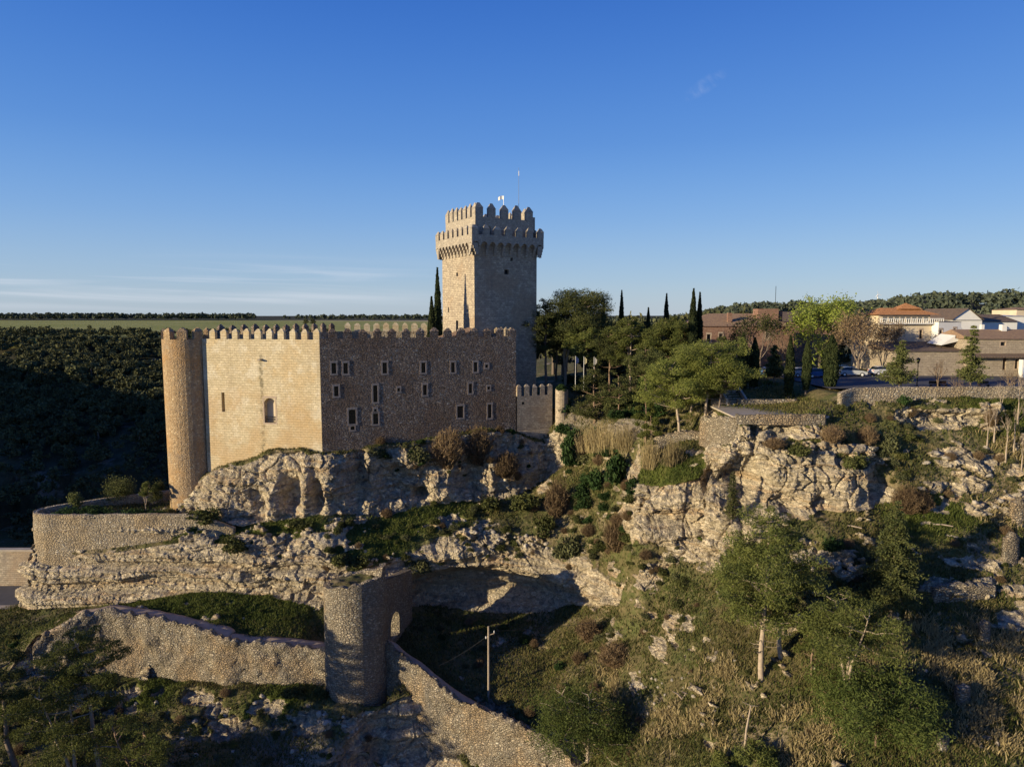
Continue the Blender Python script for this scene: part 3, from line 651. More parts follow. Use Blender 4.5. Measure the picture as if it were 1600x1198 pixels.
# the shallow cave under the ledge, and dents in the castle rock: (px, py, depth Y, half width, half height, push)
for px, py, Y, hw, hh, push in [(745,932,102.5,9.5,3.9,4.6),(690,935,102,7,3.3,2.6),(850,935,101.5,7.5,2.4,2.2),(452,772,106,1.8,2.7,3.0),(499,775,106,.9,2.4,2.4),(478,760,106,.9,4.0,-1.4),(515,745,106,1.9,3.6,-1.8),(425,790,106,1.6,2.6,-1.0),(560,750,108,1.3,4.5,2.6),(578,715,109,1.2,2.2,-1.6),(612,760,109.5,2.4,3.0,2.2),(655,774,110.5,1.1,.9,3.0),(690,760,112,2.2,2.6,-1.6),(640,715,111,2,2,-1.2),(735,740,114,1.8,3.5,1.8),(770,720,116,.9,4.5,-1.6),(350,790,107,1.6,2.2,-.8),(395,785,106,2.2,2.4,1.0),
    (1155,762,84,3.4,3.0,3.6),(1045,815,85.5,3.8,1.1,1.8),(1235,792,80,1.6,1.3,1.8),(1290,792,80,1.2,1.2,1.6),(1200,760,82,1.4,3,-.8),(1310,760,80.5,2,2.6,-.8),(1225,677,83.5,1.8,1.1,1.4),(1380,760,80.5,1.5,3,1.4),(260,900,100.5,3,.8,.9),(150,890,100.5,5,.5,.7),(400,905,99,3,.7,1.0),(1480,652,85,5,.5,1.0),(1450,664,84.6,3,.5,1.2)]:
    c = P(px, py, Y); q = ((V[:, 0] - c[0]) / hw) ** 2 + ((V[:, 2] - c[2]) / hh) ** 2
    V[:, 1] += push * np.exp(-q ** 1.6) * np.exp(-((V[:, 1] - c[1]) / 6) ** 4) * (1 + .15 * nz_n)
terrain = mesh_np('ground', V, T, M['terrain'], attrs={'rock': rock, 'lush': lush, 'path': path})
tag(terrain, kind='structure')
print('terrain tris', len(T))
TV, TT, TROCK, TLUSH = V, T, rock, lush
ground = BVHTree.FromPolygons(V.tolist(), T.tolist())
def G(px, py):
    h = ray(px, py, ground); return h[0]
def gz(x, y, default=-12.0):
    h = ground.ray_cast(Vector((x, y, 60)), Vector((0, 0, -1))); return h[0].z if h[0] is not None else default

# ------------------------------------------------------------------ far land: gorge, plateau, hills (one sheet around and behind the near ground)
def far_h(x, y):
    x = np.asarray(x, float); y = np.asarray(y, float)
    p = np.stack([x, y, np.zeros_like(x)], 1)
    # distance along view, gorge only left of the village spur
    left = sstep(40, -70, x)
    n = fbm(p, 90, 4, 91) * 7 + fbm(p, 22, 3, 92) * 1.2
    rim = 395 + 22 * fbm(p, 140, 3, 93) - .12 * np.clip(-x, 0, 400)
    gorge = -74 + 63 * sstep(190, 1, rim * 0) if False else None
    t = np.clip((y - 175) / (rim - 175), 0, 1)
    slope = -78 + 66 * (t ** .8)
    plat = -12 + 0 * x
    zl = np.where(y < rim, slope + n * np.clip(t * 3, 0, 1) * (1 - t) * 1.5, plat)
    # right: plateau of the village rising to the wooded hill
    hill = -12 + sstep(230, 470, y) * (12 * sstep(.19, .36, x / np.maximum(y, 1)) + 7 * sstep(.44, .66, x / np.maximum(y, 1))) + 2 * sstep(300, 900, y) + .8 * fbm(p, 60, 3, 95)
    z = zl * left + hill * (1 - left)
    # unseen ridge added left of the view, shaped so its shadow fills the gorge
    a = x * -.891 + y * -.454; b = x * .454 - y * .891
    ridge = 64 * np.exp(-((a - 215) / 60) ** 2) * sstep(-190, -265, b) * sstep(-900, -500, b)
    z = np.maximum(z, -78 + ridge * 0) + 0 * z
    zr = -66 + (ridge / 64) * 75
    m = (a > 90) & (b < -150)
    z = np.where(m & (x < -.75 * y), np.maximum(z * 0 - 66, zr), z)
    near = (y < 175) & (x < 40)
    z = np.where(near & ~m, -76, z)
    return z
def far_sheet():
    # polar sheet: fine in front of the camera, coarse elsewhere
    azs = np.concatenate([np.linspace(-180, -62, 40)[:-1], np.linspace(-62, 44, 330), np.linspace(44, 180, 40)[1:]])
    rs = np.concatenate([np.array([2., 60, 100, 130]), np.geomspace(150, 620, 120), np.geomspace(640, 9000, 50)])
    A, Rr = np.meshgrid(np.radians(azs), rs); x = (Rr * np.sin(A)).ravel(); y = (Rr * np.cos(A)).ravel()
    z = far_h(x, y); r = Rr.ravel()
    front = (np.abs(A.ravel()) < 1.4)
    z = np.where(r < 140, np.minimum(z, -82), z)
    # keep below the near ground where the two overlap
    inside = (x > -168) & (x < 158) & (y > 15) & (y < 228)
    z = np.where(inside, np.minimum(z - 7, -82 + 0 * z), z)
    V = np.stack([x, y, z], 1); n, m = len(rs), len(azs)
    i, j = np.meshgrid(np.arange(n - 1), np.arange(m - 1), indexing='ij'); a = (i * m + j).ravel()
    Q = np.stack([a, a + 1, a + 1 + m, a + m], 1)
    Nn = normals(V, np.concatenate([Q[:, :3], Q[:, [0, 2, 3]]]))
    if Nn[:, 2].mean() < 0: Q = Q[:, ::-1].copy()
    scrub = np.where((x < 20) & (y < 385 - .12 * np.clip(-x, 0, 400) + 15 * fbm(V * [1, 1, 0], 60, 3, 5)), 1.0, 0.0)
    scrub = np.maximum(scrub, ((r < 420) & (x > -10)).astype(float) * .8)
    scrub = np.maximum(scrub, sstep(1500, 1700, y)); scrub = np.where((x / np.maximum(y, 1) > .22) & (y > 250), 1, scrub)
    scrub[x < -.75 * y] = 1
    dryf = sstep(1180, 1300, y + .5 * x) * (1 - sstep(1500, 1600, y))
    return mesh_np('hills', V, Q, M['far'], attrs={'scrub': scrub, 'dryf': dryf}, smooth=True)
tag(far_sheet(), kind='structure')

# ------------------------------------------------------------------ castle
def onwall(p0, p1, px, py):
    """photograph position -> (distance along the wall plane, height)"""
    v = (599 - py) / F; d = np.array(((px - 800) / F, CP + v * SP, -SP + v * CP))
    t = np.array([p1[0] - p0[0], p1[1] - p0[1]]); L = np.hypot(*t); t = t / L; n = np.array([t[1], -t[0]])
    k = (n @ np.array(p0[:2])) / (n @ d[:2]); q = d * k
    return float((q[:2] - np.array(p0[:2])) @ t), float(q[2])
def wall_panel(mb, p0, p1, z0, z1, holes, depth=.55, cell=3.0):
    """front face with real openings and their reveals; holes = (s0, s1, za, zb, arched)"""
    t = np.array([p1[0] - p0[0], p1[1] - p0[1]]); L = np.hypot(*t); t = t / L; n = np.array([t[1], -t[0]])
    def q(s, z, d=0): return (p0[0] + t[0] * s - n[0] * d, p0[1] + t[1] * s - n[1] * d, z)
    S = sorted(set([0, L] + [h[i] for h in holes for i in (0, 1)])); Z = sorted(set([z0, z1] + [h[i] for h in holes for i in (2, 3)]))
    for a, b in zip(S[:-1], S[1:]):
        for c, e in zip(Z[:-1], Z[1:]):
            ms, mz = (a + b) / 2, (c + e) / 2
            if any(h[0] < ms < h[1] and h[2] < mz < h[3] for h in holes): continue
            mb.face([q(a, c), q(b, c), q(b, e), q(a, e)], [(a, c), (b, c), (b, e), (a, e)])
    for h in holes:
        a, b, c, e = h[:4]
        mb.face([q(a, c), q(a, e), q(a, e, depth), q(a, c, depth)]); mb.face([q(b, c), q(b, c, depth), q(b, e, depth), q(b, e)])
        mb.face([q(a, c), q(a, c, depth), q(b, c, depth), q(b, c)]); mb.face([q(a, e), q(b, e), q(b, e, depth), q(a, e, depth)])
        if len(h) > 4 and h[4]:
            r = (b - a) / 2; m = (a + b) / 2; zc = e - r; k = 6
            for sg in (-1, 1):
                arc = [(m + sg * r * math.cos(math.pi / 2 * i / k), zc + r * math.sin(math.pi / 2 * i / k)) for i in range(k + 1)]
                cor = (m + sg * r, e)
                for (x1, y1), (x2, y2) in zip(arc[:-1], arc[1:]):
                    mb.face([q(x1, y1, -.004), q(x2, y2, -.004), q(cor[0], cor[1], -.004)]); mb.face([q(x1, y1), q(x2, y2), q(x2, y2, depth), q(x1, y1, depth)])
    return q
def frame_piece(q, h, w=.28, proud=.05, sill=True):
    a, b, c, e = h[:4]; m = MB()
    def blk(s0, s1, za, zb): 
        B = [q(s0, za, .25), q(s1, za, .25), q(s1, za, -proud), q(s0, za, -proud)]; Tt = [q(s0, zb, .25), q(s1, zb, .25), q(s1, zb, -proud), q(s0, zb, -proud)]
        m.prism(B, Tt)
    rn = random.Random(int(a * 100))
    z = c; 
    while z < e - .05:
        hh = min(.42, e - z); l, r = w * rn.uniform(.7, 1.35), w * rn.uniform(.7, 1.35)
        blk(a - l, a + .03, z, z + hh - .02); blk(b - .03, b + r, z, z + hh - .02); z += hh
    blk(a - w, b + w, e - .02, e + .3); blk(a - w * 1.1, b + w * 1.1, c - .26, c)
    return m
def pane_piece(q, h, d=.42, bars=True):
    a, b, c, e = h[:4]; m = MB(); m.face([q(a, c, d), q(b, c, d), q(b, e, d), q(a, e, d)]); return m

LW, CW, EW = (-50.3, 112.4), (-30.05, 108.0), (0.72, 122.0)
ZT = -3.7
block = empty('castle_main_block', ((LW[0] + EW[0]) / 2, 118, -24), 0, 'huge castle block with a pale sunlit left wall and a brown window front', 'castle')
OFF = Vector(block.location)
def build_in(mb, name, mat, parent, smooth=False):
    o = mb.build(name, mat, parent, smooth); pl = Vector(parent.location)
    pp = parent.parent
    while pp is not None: pl += Vector(pp.location); pp = pp.parent
    o.matrix_parent_inverse = Matrix.Identity(4); o.location = (0, 0, 0)
    o.data.transform(Matrix.Translation(-pl)); return o
def Z4(x, y, s=480, t=490, k=.2625): return s + x * k, t + y * k
FW = [(145,173,292,357),(215,243,292,357),(448,476,290,356),(679,705,290,352),(856,880,289,350),(991,1014,288,346),(1059,1078,302,322),(160,187,430,492),(393,419,425,527),(536,554,441,463),(689,713,422,485),(961,983,415,474),(1072,1090,432,452),(247,290,568,657,1),(392,424,592,658),(397,415,566,582),(893,930,548,620),(1075,1098,538,622),(258,284,668,692,1)]
holes = []
for w in FW:
    x0, y0 = Z4(w[0], w[3]); x1, y1 = Z4(w[1], w[2])
    s0, za = onwall(CW, EW, x0, y0); s1, zb = onwall(CW, EW, x1, y1); holes.append((s0, s1, za, zb) + ((1,) if len(w) > 4 else ()))
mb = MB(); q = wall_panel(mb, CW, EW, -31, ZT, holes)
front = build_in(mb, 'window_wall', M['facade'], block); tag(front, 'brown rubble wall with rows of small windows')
for i, h in enumerate(holes):
    f = build_in(frame_piece(q, h, .22 if i not in (6, 9, 12, 15, 18) else .17, .03), 'window', M['dressed'], block)
    build_in(pane_piece(q, h), 'pane', M['glass'], f)
    if i not in (6, 9, 12, 15, 18):
        m = MB(); mid = (h[0] + h[1]) / 2
        for s_ in (h[0] + .05, mid, h[1] - .05): m.prism([q(s_ - .03, h[2], .40), q(s_ + .03, h[2], .40), q(s_ + .03, h[2], .34), q(s_ - .03, h[2], .34)], [q(s_ - .03, h[3], .40), q(s_ + .03, h[3], .40), q(s_ + .03, h[3], .34), q(s_ - .03, h[3], .34)])
        zz = h[2] + (h[3] - h[2]) * .6; m.prism([q(h[0], zz, .41), q(h[1], zz, .41), q(h[1], zz, .33), q(h[0], zz, .33)], [q(h[0], zz + .06, .41), q(h[1], zz + .06, .41), q(h[1], zz + .06, .33), q(h[0], zz + .06, .33)])
        build_in(m, 'casement', M['wood'], f)
# sunlit left wall
lh = []
for (x0, x1, y0, y1, ar) in [(413.5, 430, 622, 660, 1), (347, 350.5, 613, 643, 0)]:
    s0, za = onwall(LW, CW, x0, y1); s1, zb = onwall(LW, CW, x1, y0); lh.append((s0, s1, za, zb) + ((1,) if ar else ()))
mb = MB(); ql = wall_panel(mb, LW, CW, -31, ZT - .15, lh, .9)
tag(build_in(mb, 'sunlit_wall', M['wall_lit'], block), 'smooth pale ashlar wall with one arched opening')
h = lh[0]; f = build_in(frame_piece(ql, h, .22, .02), 'arched_window', M['dressed'], block)
build_in(pane_piece(ql, h, .88), 'pane', M['plaster'], f)
m = MB()
for zz in (h[2] + .95, h[2] + .55): m.tube([ql(h[0], zz, .3), ql(h[1], zz, .3)], .05)
for k in range(9): s_ = h[0] + (h[1] - h[0]) * (k + .5) / 9; m.tube([ql(s_, h[2], .3), ql(s_, h[2] + .95, .3)], .025, 4)
build_in(m, 'railing', M['metal'], f)
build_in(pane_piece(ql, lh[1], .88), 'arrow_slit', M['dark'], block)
m = MB(); sx, sz = onwall(LW, CW, 408, 563); m.prism([ql(sx - .2, sz, .1), ql(sx + .2, sz, .1), ql(sx + .2, sz, -.7), ql(sx - .2, sz, -.7)], [ql(sx - .2, sz + .25, .1), ql(sx + .2, sz + .25, .1), ql(sx + .2, sz + .25, -.7), ql(sx - .2, sz + .25, -.7)])
build_in(m, 'water_spout', M['keep_top'], block)
# other walls, deck
AW, BW, DW = (-49.6, 117.5), (-36.5, 143.0), (-16.0, 146.5)
RW = (-2.8, 130.0)
mb = MB()
def thick(mb, a, b, z0, z1, t=1.2):
    d = np.array([b[0] - a[0], b[1] - a[1]]); d = d / np.hypot(*d); n = np.array([d[1], -d[0]]) * t
    B = [(a[0], a[1], z0), (b[0], b[1], z0), (b[0] - n[0], b[1] - n[1], z0), (a[0] - n[0], a[1] - n[1], z0)]
    mb.prism(B, [(x, y, z1) for x, y, _ in B])
thick(mb, EW, RW, -31, ZT - .02, 1.2); thick(mb, AW, BW, -31, ZT + .3, 1.2); thick(mb, BW, DW, -31, ZT + .3, 1.2); thick(mb, DW, (-13.8, 139), -31, ZT + .3, 1.2)
build_in(mb, 'back_wall', M['bastion'], block)
mb = MB(); 
dk = [(LW[0] + 1.6, LW[1] + .6), (CW[0] + .1, CW[1] + .6), (EW[0] - .6, EW[1] + .4), (-3.2, 129.4), (-7.5, 127.6), (-32, 117)]
mb.prism([(x, y, -6.2) for x, y in dk[:6]], [(x, y, -5.1) for x, y in dk[:6]]); mb.prism([(-36, 120, -14), (-15, 127, -14), (-18, 144, -14), (-35, 141, -14)], [(-36, 120, -13), (-15, 127, -13), (-18, 144, -13), (-35, 141, -13)])
# inner parapet backs
thick(mb, (LW[0] + .9, LW[1] + .9 ), (CW[0] + .35, CW[1] + .95), -6, ZT - .3, .01)
build_in(mb, 'roof_deck', M['concrete'], block)
mb = MB(); thick(mb, (-28.5, 117.8), (-8.2, 127.0), -13.5, -5.15, .8); thick(mb, (-48, 119.5), (-29, 117.8), -13.5, -5.15, .8)
build_in(mb, 'courtyard_wall', M['bastion'], block)
def merlons(parent, a, b, z, n, w, d, h, cap, mat, inset=.32, rnd=random.Random(3), ends=True, name='merlon', solid=.0):
    t = np.array([b[0] - a[0], b[1] - a[1]]); L = np.hypot(*t); t = t / L; nn = np.array([t[1], -t[0]]); rz = math.atan2(t[1], t[0])
    for i in range(n):
        s = (w / 2 + (L - w) * i / (n - 1)) if ends else L * (i + .5) / n
        m = MB(); ww = w * rnd.uniform(.92, 1.08)
        m.merlon((a[0] + t[0] * s - nn[0] * inset, a[1] + t[1] * s - nn[1] * inset, z - .02), ww, d, h * rnd.uniform(.93, 1.05), cap * rnd.uniform(.8, 1.1), rz)
        build_in(m, name, mat, parent)
LWs = (LW[0] + 1.4, LW[1] - .48)
merlons(block, LWs, CW, ZT - .15, 10, 1.05, .6, 1.15, .55, M['wall_lit'])
merlons(block, (CW[0] + 1.3, CW[1] + .6), EW, ZT, 14, 1.25, .62, 1.0, .55, M['facade'], ends=True)
merlons(block, AW, BW, ZT + .3, 12, 1.2, .6, 1.2, .6, M['facade'])
merlons(block, (BW[0] + 1.9, BW[1] + .3), DW, ZT + .3, 10, 1.25, .6, 1.25, .6, M['wall_lit'])
merlons(block, (EW[0] - .45, EW[1] + 1.3), RW, ZT - .02, 4, 1.1, .6, 1.05, .5, M['bastion'])
# gabled stair house by the keep
m = MB(); c0 = np.array((-9.6, 123.6)); tt = np.array([.91, .414]); nn2 = np.array([.414, -.91])
def qs(s, d, z): return (c0[0] + tt[0] * s - nn2[0] * d, c0[1] + tt[1] * s - nn2[1] * d, z)
m.prism([qs(-2.4, 0, -5.2), qs(3.0, 0, -5.2), qs(3.0, 3, -5.2), qs(-2.4, 3, -5.2)], [qs(-2.4, 0, -4.2), qs(3.0, 0, -2.9), qs(3.0, 3, -2.6), qs(-2.4, 3, -4.0)])
sh = build_in(m, 'stair_house', M['bastion'], block)
m = MB(); m.prism([qs(-2.9, -.3, -4.3), qs(3.3, -.3, -2.85), qs(3.3, 3.2, -2.5), qs(-2.9, 3.2, -4.1)], [qs(-2.9, -.3, -4.1), qs(3.3, -.3, -2.6), qs(3.3, 3.2, -2.25), qs(-2.9, 3.2, -3.9)])
build_in(m, 'roof', M['tile'], sh)

def drum(cx, cy, R, z0, z1, n=40, flat=0.0, rtop=None, ztopf=None, inner=None, a0=0):
    """round tower shell with explicit uvs; ztopf(angle) gives an uneven top"""
    m = MB(); rtop = rtop or R; rows = 14
    for i in range(n):
        a, b = 2 * math.pi * i / n + a0, 2 * math.pi * (i + 1) / n + a0
        za, zb = (ztopf(a), ztopf(b)) if ztopf else (z1, z1)
        for k in range(rows):
            f0, f1 = k / rows, (k + 1) / rows
            def pt(an, zt, f): r = R + (rtop - R) * f; return (cx + r * math.sin(an), cy - r * math.cos(an), z0 + (zt - z0) * f)
            m.face([pt(a, za, f0), pt(b, zb, f0), pt(b, zb, f1), pt(a, za, f1)], [(R * a, z0 + (za - z0) * f0), (R * b, z0 + (za - z0) * f0), (R * b, z0 + (za - z0) * f1), (R * a, z0 + (za - z0) * f1)])
    return m
# corner tower
TC = (-53.7, 114.3); ctw = empty('corner_tower', (TC[0], TC[1], -31.5), 0, 'tall round ochre corner tower with pointed merlons at the left end of the castle', 'tower')
m = drum(TC[0], TC[1], 3.62, -34, -3.9, 36, rtop=3.72)
build_in(m, 'tower_wall', M['corner'], ctw)
m = MB(); m.face([(TC[0] + 3.6 * math.cos(a), TC[1] + 3.6 * math.sin(a), -4.6) for a in np.linspace(0, 2 * math.pi, 25)[:-1]]); build_in(m, 'roof_deck', M['concrete'], ctw)
for i in range(9):
    a = 2 * math.pi * (i + .35) / 9; m = MB(); w = 1.45
    m.merlon((TC[0] + 3.35 * math.sin(a), TC[1] - 3.35 * math.cos(a), -3.95), w, .7, 1.25, .6, a); build_in(m, 'merlon', M['corner'], ctw)

# keep
K0 = np.array((-6.9, 128.0)); PH = R(31); ku = np.array((math.cos(PH), math.sin(PH))); kv = np.array((-math.sin(PH), math.cos(PH))); KS = 13.6
keep_t = empty('castle_keep', (float(K0[0] + (ku + kv)[0] * KS / 2), float(K0[1] + (ku + kv)[1] * KS / 2), -16), 0, 'tall square stone keep with two tiers of pointed merlons above a row of corbels', 'tower')
def kc(o):  # corners with outset o, counter-clockwise seen from above, starting at the near corner
    c = K0 + (ku + kv) * KS / 2; s = KS / 2 + o
    return [tuple(c + ku * a * s + kv * b * s) for a, b in ((-1, -1), (1, -1), (1, 1), (-1, 1))]
C0, CU, CL = kc(0), kc(-.55), kc(.95)
for f in range(4):
    a, b = C0[f], C0[(f + 1) % 4]; hs = []
    if f == 0:
        for (x0, x1, y0, y1) in [(788, 795, 421.5, 428.5), (797.5, 801.5, 403, 408)]:
            s0, za = onwall(a, b, x0, y1); s1, zb = onwall(a, b, x1, y0); hs.append((s0, s1, za, zb))
    if f == 3:
        for (x0, x1, y0, y1) in [(713, 715.5, 426, 432), (712.5, 716, 501, 524), (700, 701.5, 480, 488)]:
            s0, za = onwall(a, b, x0, y1); s1, zb = onwall(a, b, x1, y0); hs.append((s0, s1, za, zb))
    m = MB(); qq = wall_panel(m, a, b, -20, 13.2, hs, .6); w_ = build_in(m, 'tower_wall', M['keep'], keep_t)
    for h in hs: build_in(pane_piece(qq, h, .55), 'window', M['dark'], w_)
# corbels and the arched machicolation
def kq(f, cs):
    a, b = np.array(cs[f]), np.array(cs[(f + 1) % 4]); t = (b - a) / np.linalg.norm(b - a); n = np.array([t[1], -t[0]]); L = np.linalg.norm(b - a)
    return lambda s, z, d=0: (a[0] + t[0] * s - n[0] * d, a[1] + t[1] * s - n[1] * d, z), L
for f in range(4):
    qo, L = kq(f, CL); n = 9 if f in (0, 2) else 11; sp = L / n
    mc = MB(); ma = MB()
    for i in range(n + 1):
        s = i * sp; w = .23
        s0, s1 = max(0, s - w), min(L, s + w)
        for k, (zb, zt, out) in enumerate([(12.55, 13.0, .06), (12.0, 12.55, .28), (11.45, 12.0, .52), (10.95, 11.45, .74)]):
            B = [qo(s0, zb, out), qo(s1, zb, out), qo(s1, zb, 1.3), qo(s0, zb, 1.3)]; mc.prism(B, [(x, y, zt) for x, y, _ in B])
        if i < n:
            a_, b_ = s + w, s + sp - w; r = (b_ - a_) / 2; mid = (a_ + b_) / 2; zc = 12.72
            pts = [(mid - r * math.cos(math.pi * j / 8), zc + r * 0.9 * math.sin(math.pi * j / 8)) for j in range(9)]
            for (x1, y1), (x2, y2) in zip(pts[:-1], pts[1:]):
                ma.face([qo(x1, y1), qo(x2, y2), qo(x2, 13.45), qo(x1, 13.45)]); ma.face([qo(x1, y1), qo(x1, y1, .5), qo(x2, y2, .5), qo(x2, y2)])
            ma.face([qo(a_, zc), qo(a_, 13.45), qo(a_ - w, 13.45), qo(a_ - w, zc)][::-1]); ma.face([qo(b_, zc), qo(b_, 13.45), qo(b_ + w, 13.45), qo(b_ + w, zc)])
    build_in(mc, 'corbel_row', M['keep_top'], keep_t); build_in(ma, 'arcade', M['keep_top'], keep_t)
    m = MB(); hs = []
    if f == 0: s0, za = onwall(CL[0], CL[1], 761.5, 366); s1, zb = onwall(CL[0], CL[1], 767.5, 356); hs = []
    m.prism([qo(0, 13.44), qo(L, 13.44), qo(L - .5, 13.44, .5), qo(.5, 13.44, .5)], [qo(0, 14.55), qo(L, 14.55), qo(L - .5, 14.55, .5), qo(.5, 14.55, .5)])
    build_in(m, 'parapet', M['keep_top'], keep_t)
    merlons(keep_t, CL[f], CL[(f + 1) % 4], 14.55, 7 if f in (0, 2) else 8, 1.35, .55, 1.1, .8, M['keep_top'], inset=.27)
    a, b = CU[f], CU[(f + 1) % 4]
    m = MB(); hs = [(onwall(a, b, 761.5, 366)[0], onwall(a, b, 767, 366)[0], 14.9, 16.3, 1)] if f == 0 else []
    qu = wall_panel(m, a, b, 13.0, 17.95, hs, .5); w_ = build_in(m, 'upper_wall', M['keep_top'], keep_t)
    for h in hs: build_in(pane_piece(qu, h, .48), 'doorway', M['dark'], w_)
    merlons(keep_t, a, b, 17.93, 5 if f in (0, 2) else 7, 1.6 if f in (0, 2) else 1.35, .7, 1.65, 1.0, M['keep_top'], inset=.31)
m = MB(); ci = kc(.4); m.prism([(x, y, 12.9) for x, y in ci], [(x, y, 13.6) for x, y in ci]); ci = kc(-.9); m.prism([(x, y, 15.5) for x, y in ci], [(x, y, 16.8) for x, y in ci])
build_in(m, 'roof_deck', M['concrete'], keep_t)
kx, ky = (K0 + (ku + kv) * KS / 2)
m = MB(); s = 2.0; bx = P(824, 335, 140); m.box((bx[0], bx[1], 17.9), (2.2, 2.2, 2.6), PH); build_in(m, 'stair_turret', M['keep_top'], keep_t)
# mast and flag on the keep
b = P(810.5, 318, 136); t_ = P(810.5, 262, 136)
mast = empty('antenna_mast', (b[0], b[1], 16.8), 0, 'thin tall antenna mast standing on top of the keep', 'mast')
m = MB(); m.tube([(b[0], b[1], 16.8), (b[0], b[1], t_[2])], [.05, .025], 6); build_in(m, 'pole', M['metal'], mast)
m = MB(); m.box((b[0], b[1], t_[2] - 1.1), (.14, .14, .9)); build_in(m, 'aerial', M['white_metal'], mast)
fb = P(787, 330, 134); fl = empty('flag_on_keep', (fb[0], fb[1], 16.8), 0, 'small white flag on a short pole above the keep merlons', 'flag')
ft = P(787, 306, 134)[2]; m = MB(); m.tube([(fb[0], fb[1], 16.8), (fb[0], fb[1], ft)], .05, 6); build_in(m, 'pole', M['white_metal'], fl)
m = MB(); pr = [(0, .0, -.05), (-.35, .08, 0.02), (-.7, -.05, -.1), (-1.05, .05, -.3)]
for (x1, y1, z1_), (x2, y2, z2_) in zip(pr[:-1], pr[1:]): m.face([(fb[0] + x1, fb[1] + y1, ft + z1_), (fb[0] + x2, fb[1] + y2, ft + z2_), (fb[0] + x2, fb[1] + y2, ft + z2_ - .62), (fb[0] + x1, fb[1] + y1, ft + z1_ - .7)])
build_in(m, 'flag', M['white_metal'], fl)

# ------------------------------------------------------------------ rubble walls with uneven tops
def ruin_wall(name, path, thick_, mat, label, cat='wall', jag=.25, rough=.12, seed=1, du=.35, closed=False, top=None, group=None, back_drop=0.0):
    """path: (x, y, ztop, zbottom) front face, left to right seen from its outer side"""
    pts = np.array(path, float); seg = np.linalg.norm(np.diff(pts[:, :2], axis=0), axis=1); S = np.concatenate([[0], np.cumsum(seg)])
    n = max(2, int(S[-1] / du)); s = np.linspace(0, S[-1], n)
    X = np.stack([np.interp(s, S, pts[:, k]) for k in range(4)], 1)
    for _ in range(2): X[1:-1, :2] = (X[:-2, :2] + 2 * X[1:-1, :2] + X[2:, :2]) / 4
    t = np.gradient(X[:, :2], axis=0); t /= np.maximum(np.linalg.norm(t, axis=1), 1e-6)[:, None]; nn = np.stack([t[:, 1], -t[:, 0]], 1)
    q3 = np.stack([X[:, 0], X[:, 1], s * 0], 1); jz = fbm(q3, 2.2, 3, seed) * jag + (vnoise(q3, .42, seed + 5)) * jag * .7
    ztop = X[:, 2] + jz; H = max(2, int((X[:, 2] - X[:, 3]).max() / .42)); prof = []
    Vs = []
    fr = np.linspace(0, 1, H + 1)
    for f in fr: Vs.append(np.stack([X[:, 0], X[:, 1], X[:, 3] + (ztop - X[:, 3]) * f], 1))
    k = 4
    for j in range(1, k + 1):
        z = ztop + (0 if j < k else -.0) - back_drop * j / k
        Vs.append(np.stack([X[:, 0] - nn[:, 0] * thick_ * j / k, X[:, 1] - nn[:, 1] * thick_ * j / k, z], 1))
    for f in fr[::-1][1:]: Vs.append(np.stack([X[:, 0] - nn[:, 0] * thick_, X[:, 1] - nn[:, 1] * thick_, X[:, 3] + (ztop - back_drop - X[:, 3]) * f], 1))
    rows = len(Vs); V = np.concatenate(Vs)
    w, _, c = worley(V + .25 * vnoise(V, .7, seed + 2)[:, None], (.75, .75, .42), seed + 9); d = rough * .7 * (c - .5) + rough * 1.2 * fbm(V, 1.8, 2, seed + 3) + rough * 1.6 * fbm(V, 5.0, 2, seed + 4)
    N_ = np.zeros_like(V)
    for r in range(rows):
        sg = 1 if r <= H else (-1 if r > H + k else 0)
        N_[r * n:(r + 1) * n, :2] = nn * sg
        if sg == 0: N_[r * n:(r + 1) * n, 2] = .8
    V = V + N_ * d[:, None]
    i, j = np.meshgrid(np.arange(rows - 1), np.arange(n - 1), indexing='ij'); a = (i * n + j).ravel(); Q = np.stack([a, a + 1, a + 1 + n, a + n], 1)
    caps = []
    for e in (0, n - 1):
        for r in range(min(H, rows // 2)):
            r2 = rows - 1 - r; qd = [r * n + e, (r + 1) * n + e, (r2 - 1) * n + e, r2 * n + e]; caps.append(qd if e == 0 else qd[::-1])
    Q = np.concatenate([Q, np.array(caps)]); uvv = np.stack([np.tile(s, rows), V[:, 2]], 1)
    root = empty(name, tuple(X[n // 2, :2]) + (float(X[n // 2, 3]),), 0, label, cat, group)
    o = mesh_np('wall_body' if top is not None else 'masonry', V - np.array(root.location), Q, mat, root, uv=uvv)
    if top is not None:
        tw, tdrop, tm = top
        # worn walkway behind the parapet
        Vt = []
        for j in range(5): Vt.append(np.stack([X[:, 0] - nn[:, 0] * (thick_ + tw * j / 4 - .05), X[:, 1] - nn[:, 1] * (thick_ + tw * j / 4 - .05), X[:, 2] - tdrop + .12 * vnoise(q3 + j, 1.2, seed)], 1))
        for zz in (1.2, 5): Vt.append(np.stack([X[:, 0] - nn[:, 0] * (thick_ + tw), X[:, 1] - nn[:, 1] * (thick_ + tw), X[:, 2] - tdrop - zz], 1))
        Vt = np.concatenate(Vt); i, j = np.meshgrid(np.arange(6), np.arange(n - 1), indexing='ij'); a = (i * n + j).ravel()
        mesh_np('walkway', Vt - np.array(root.location), np.stack([a, a + 1, a + 1 + n, a + n], 1), tm, root, uv=np.stack([np.tile(s, 7), np.repeat(np.arange(7), n) * .4], 1))
    else:
        # single mesh: make it a plain mesh thing
        me_o = o; me_o.parent = None; me_o.location = root.location; nm = root.name; lab = dict(root.items()); bpy.data.objects.remove(root); me_o.name = nm; me_o.data.name = nm
        for kk, vv in lab.items(): me_o[kk] = vv
        return me_o
    return root
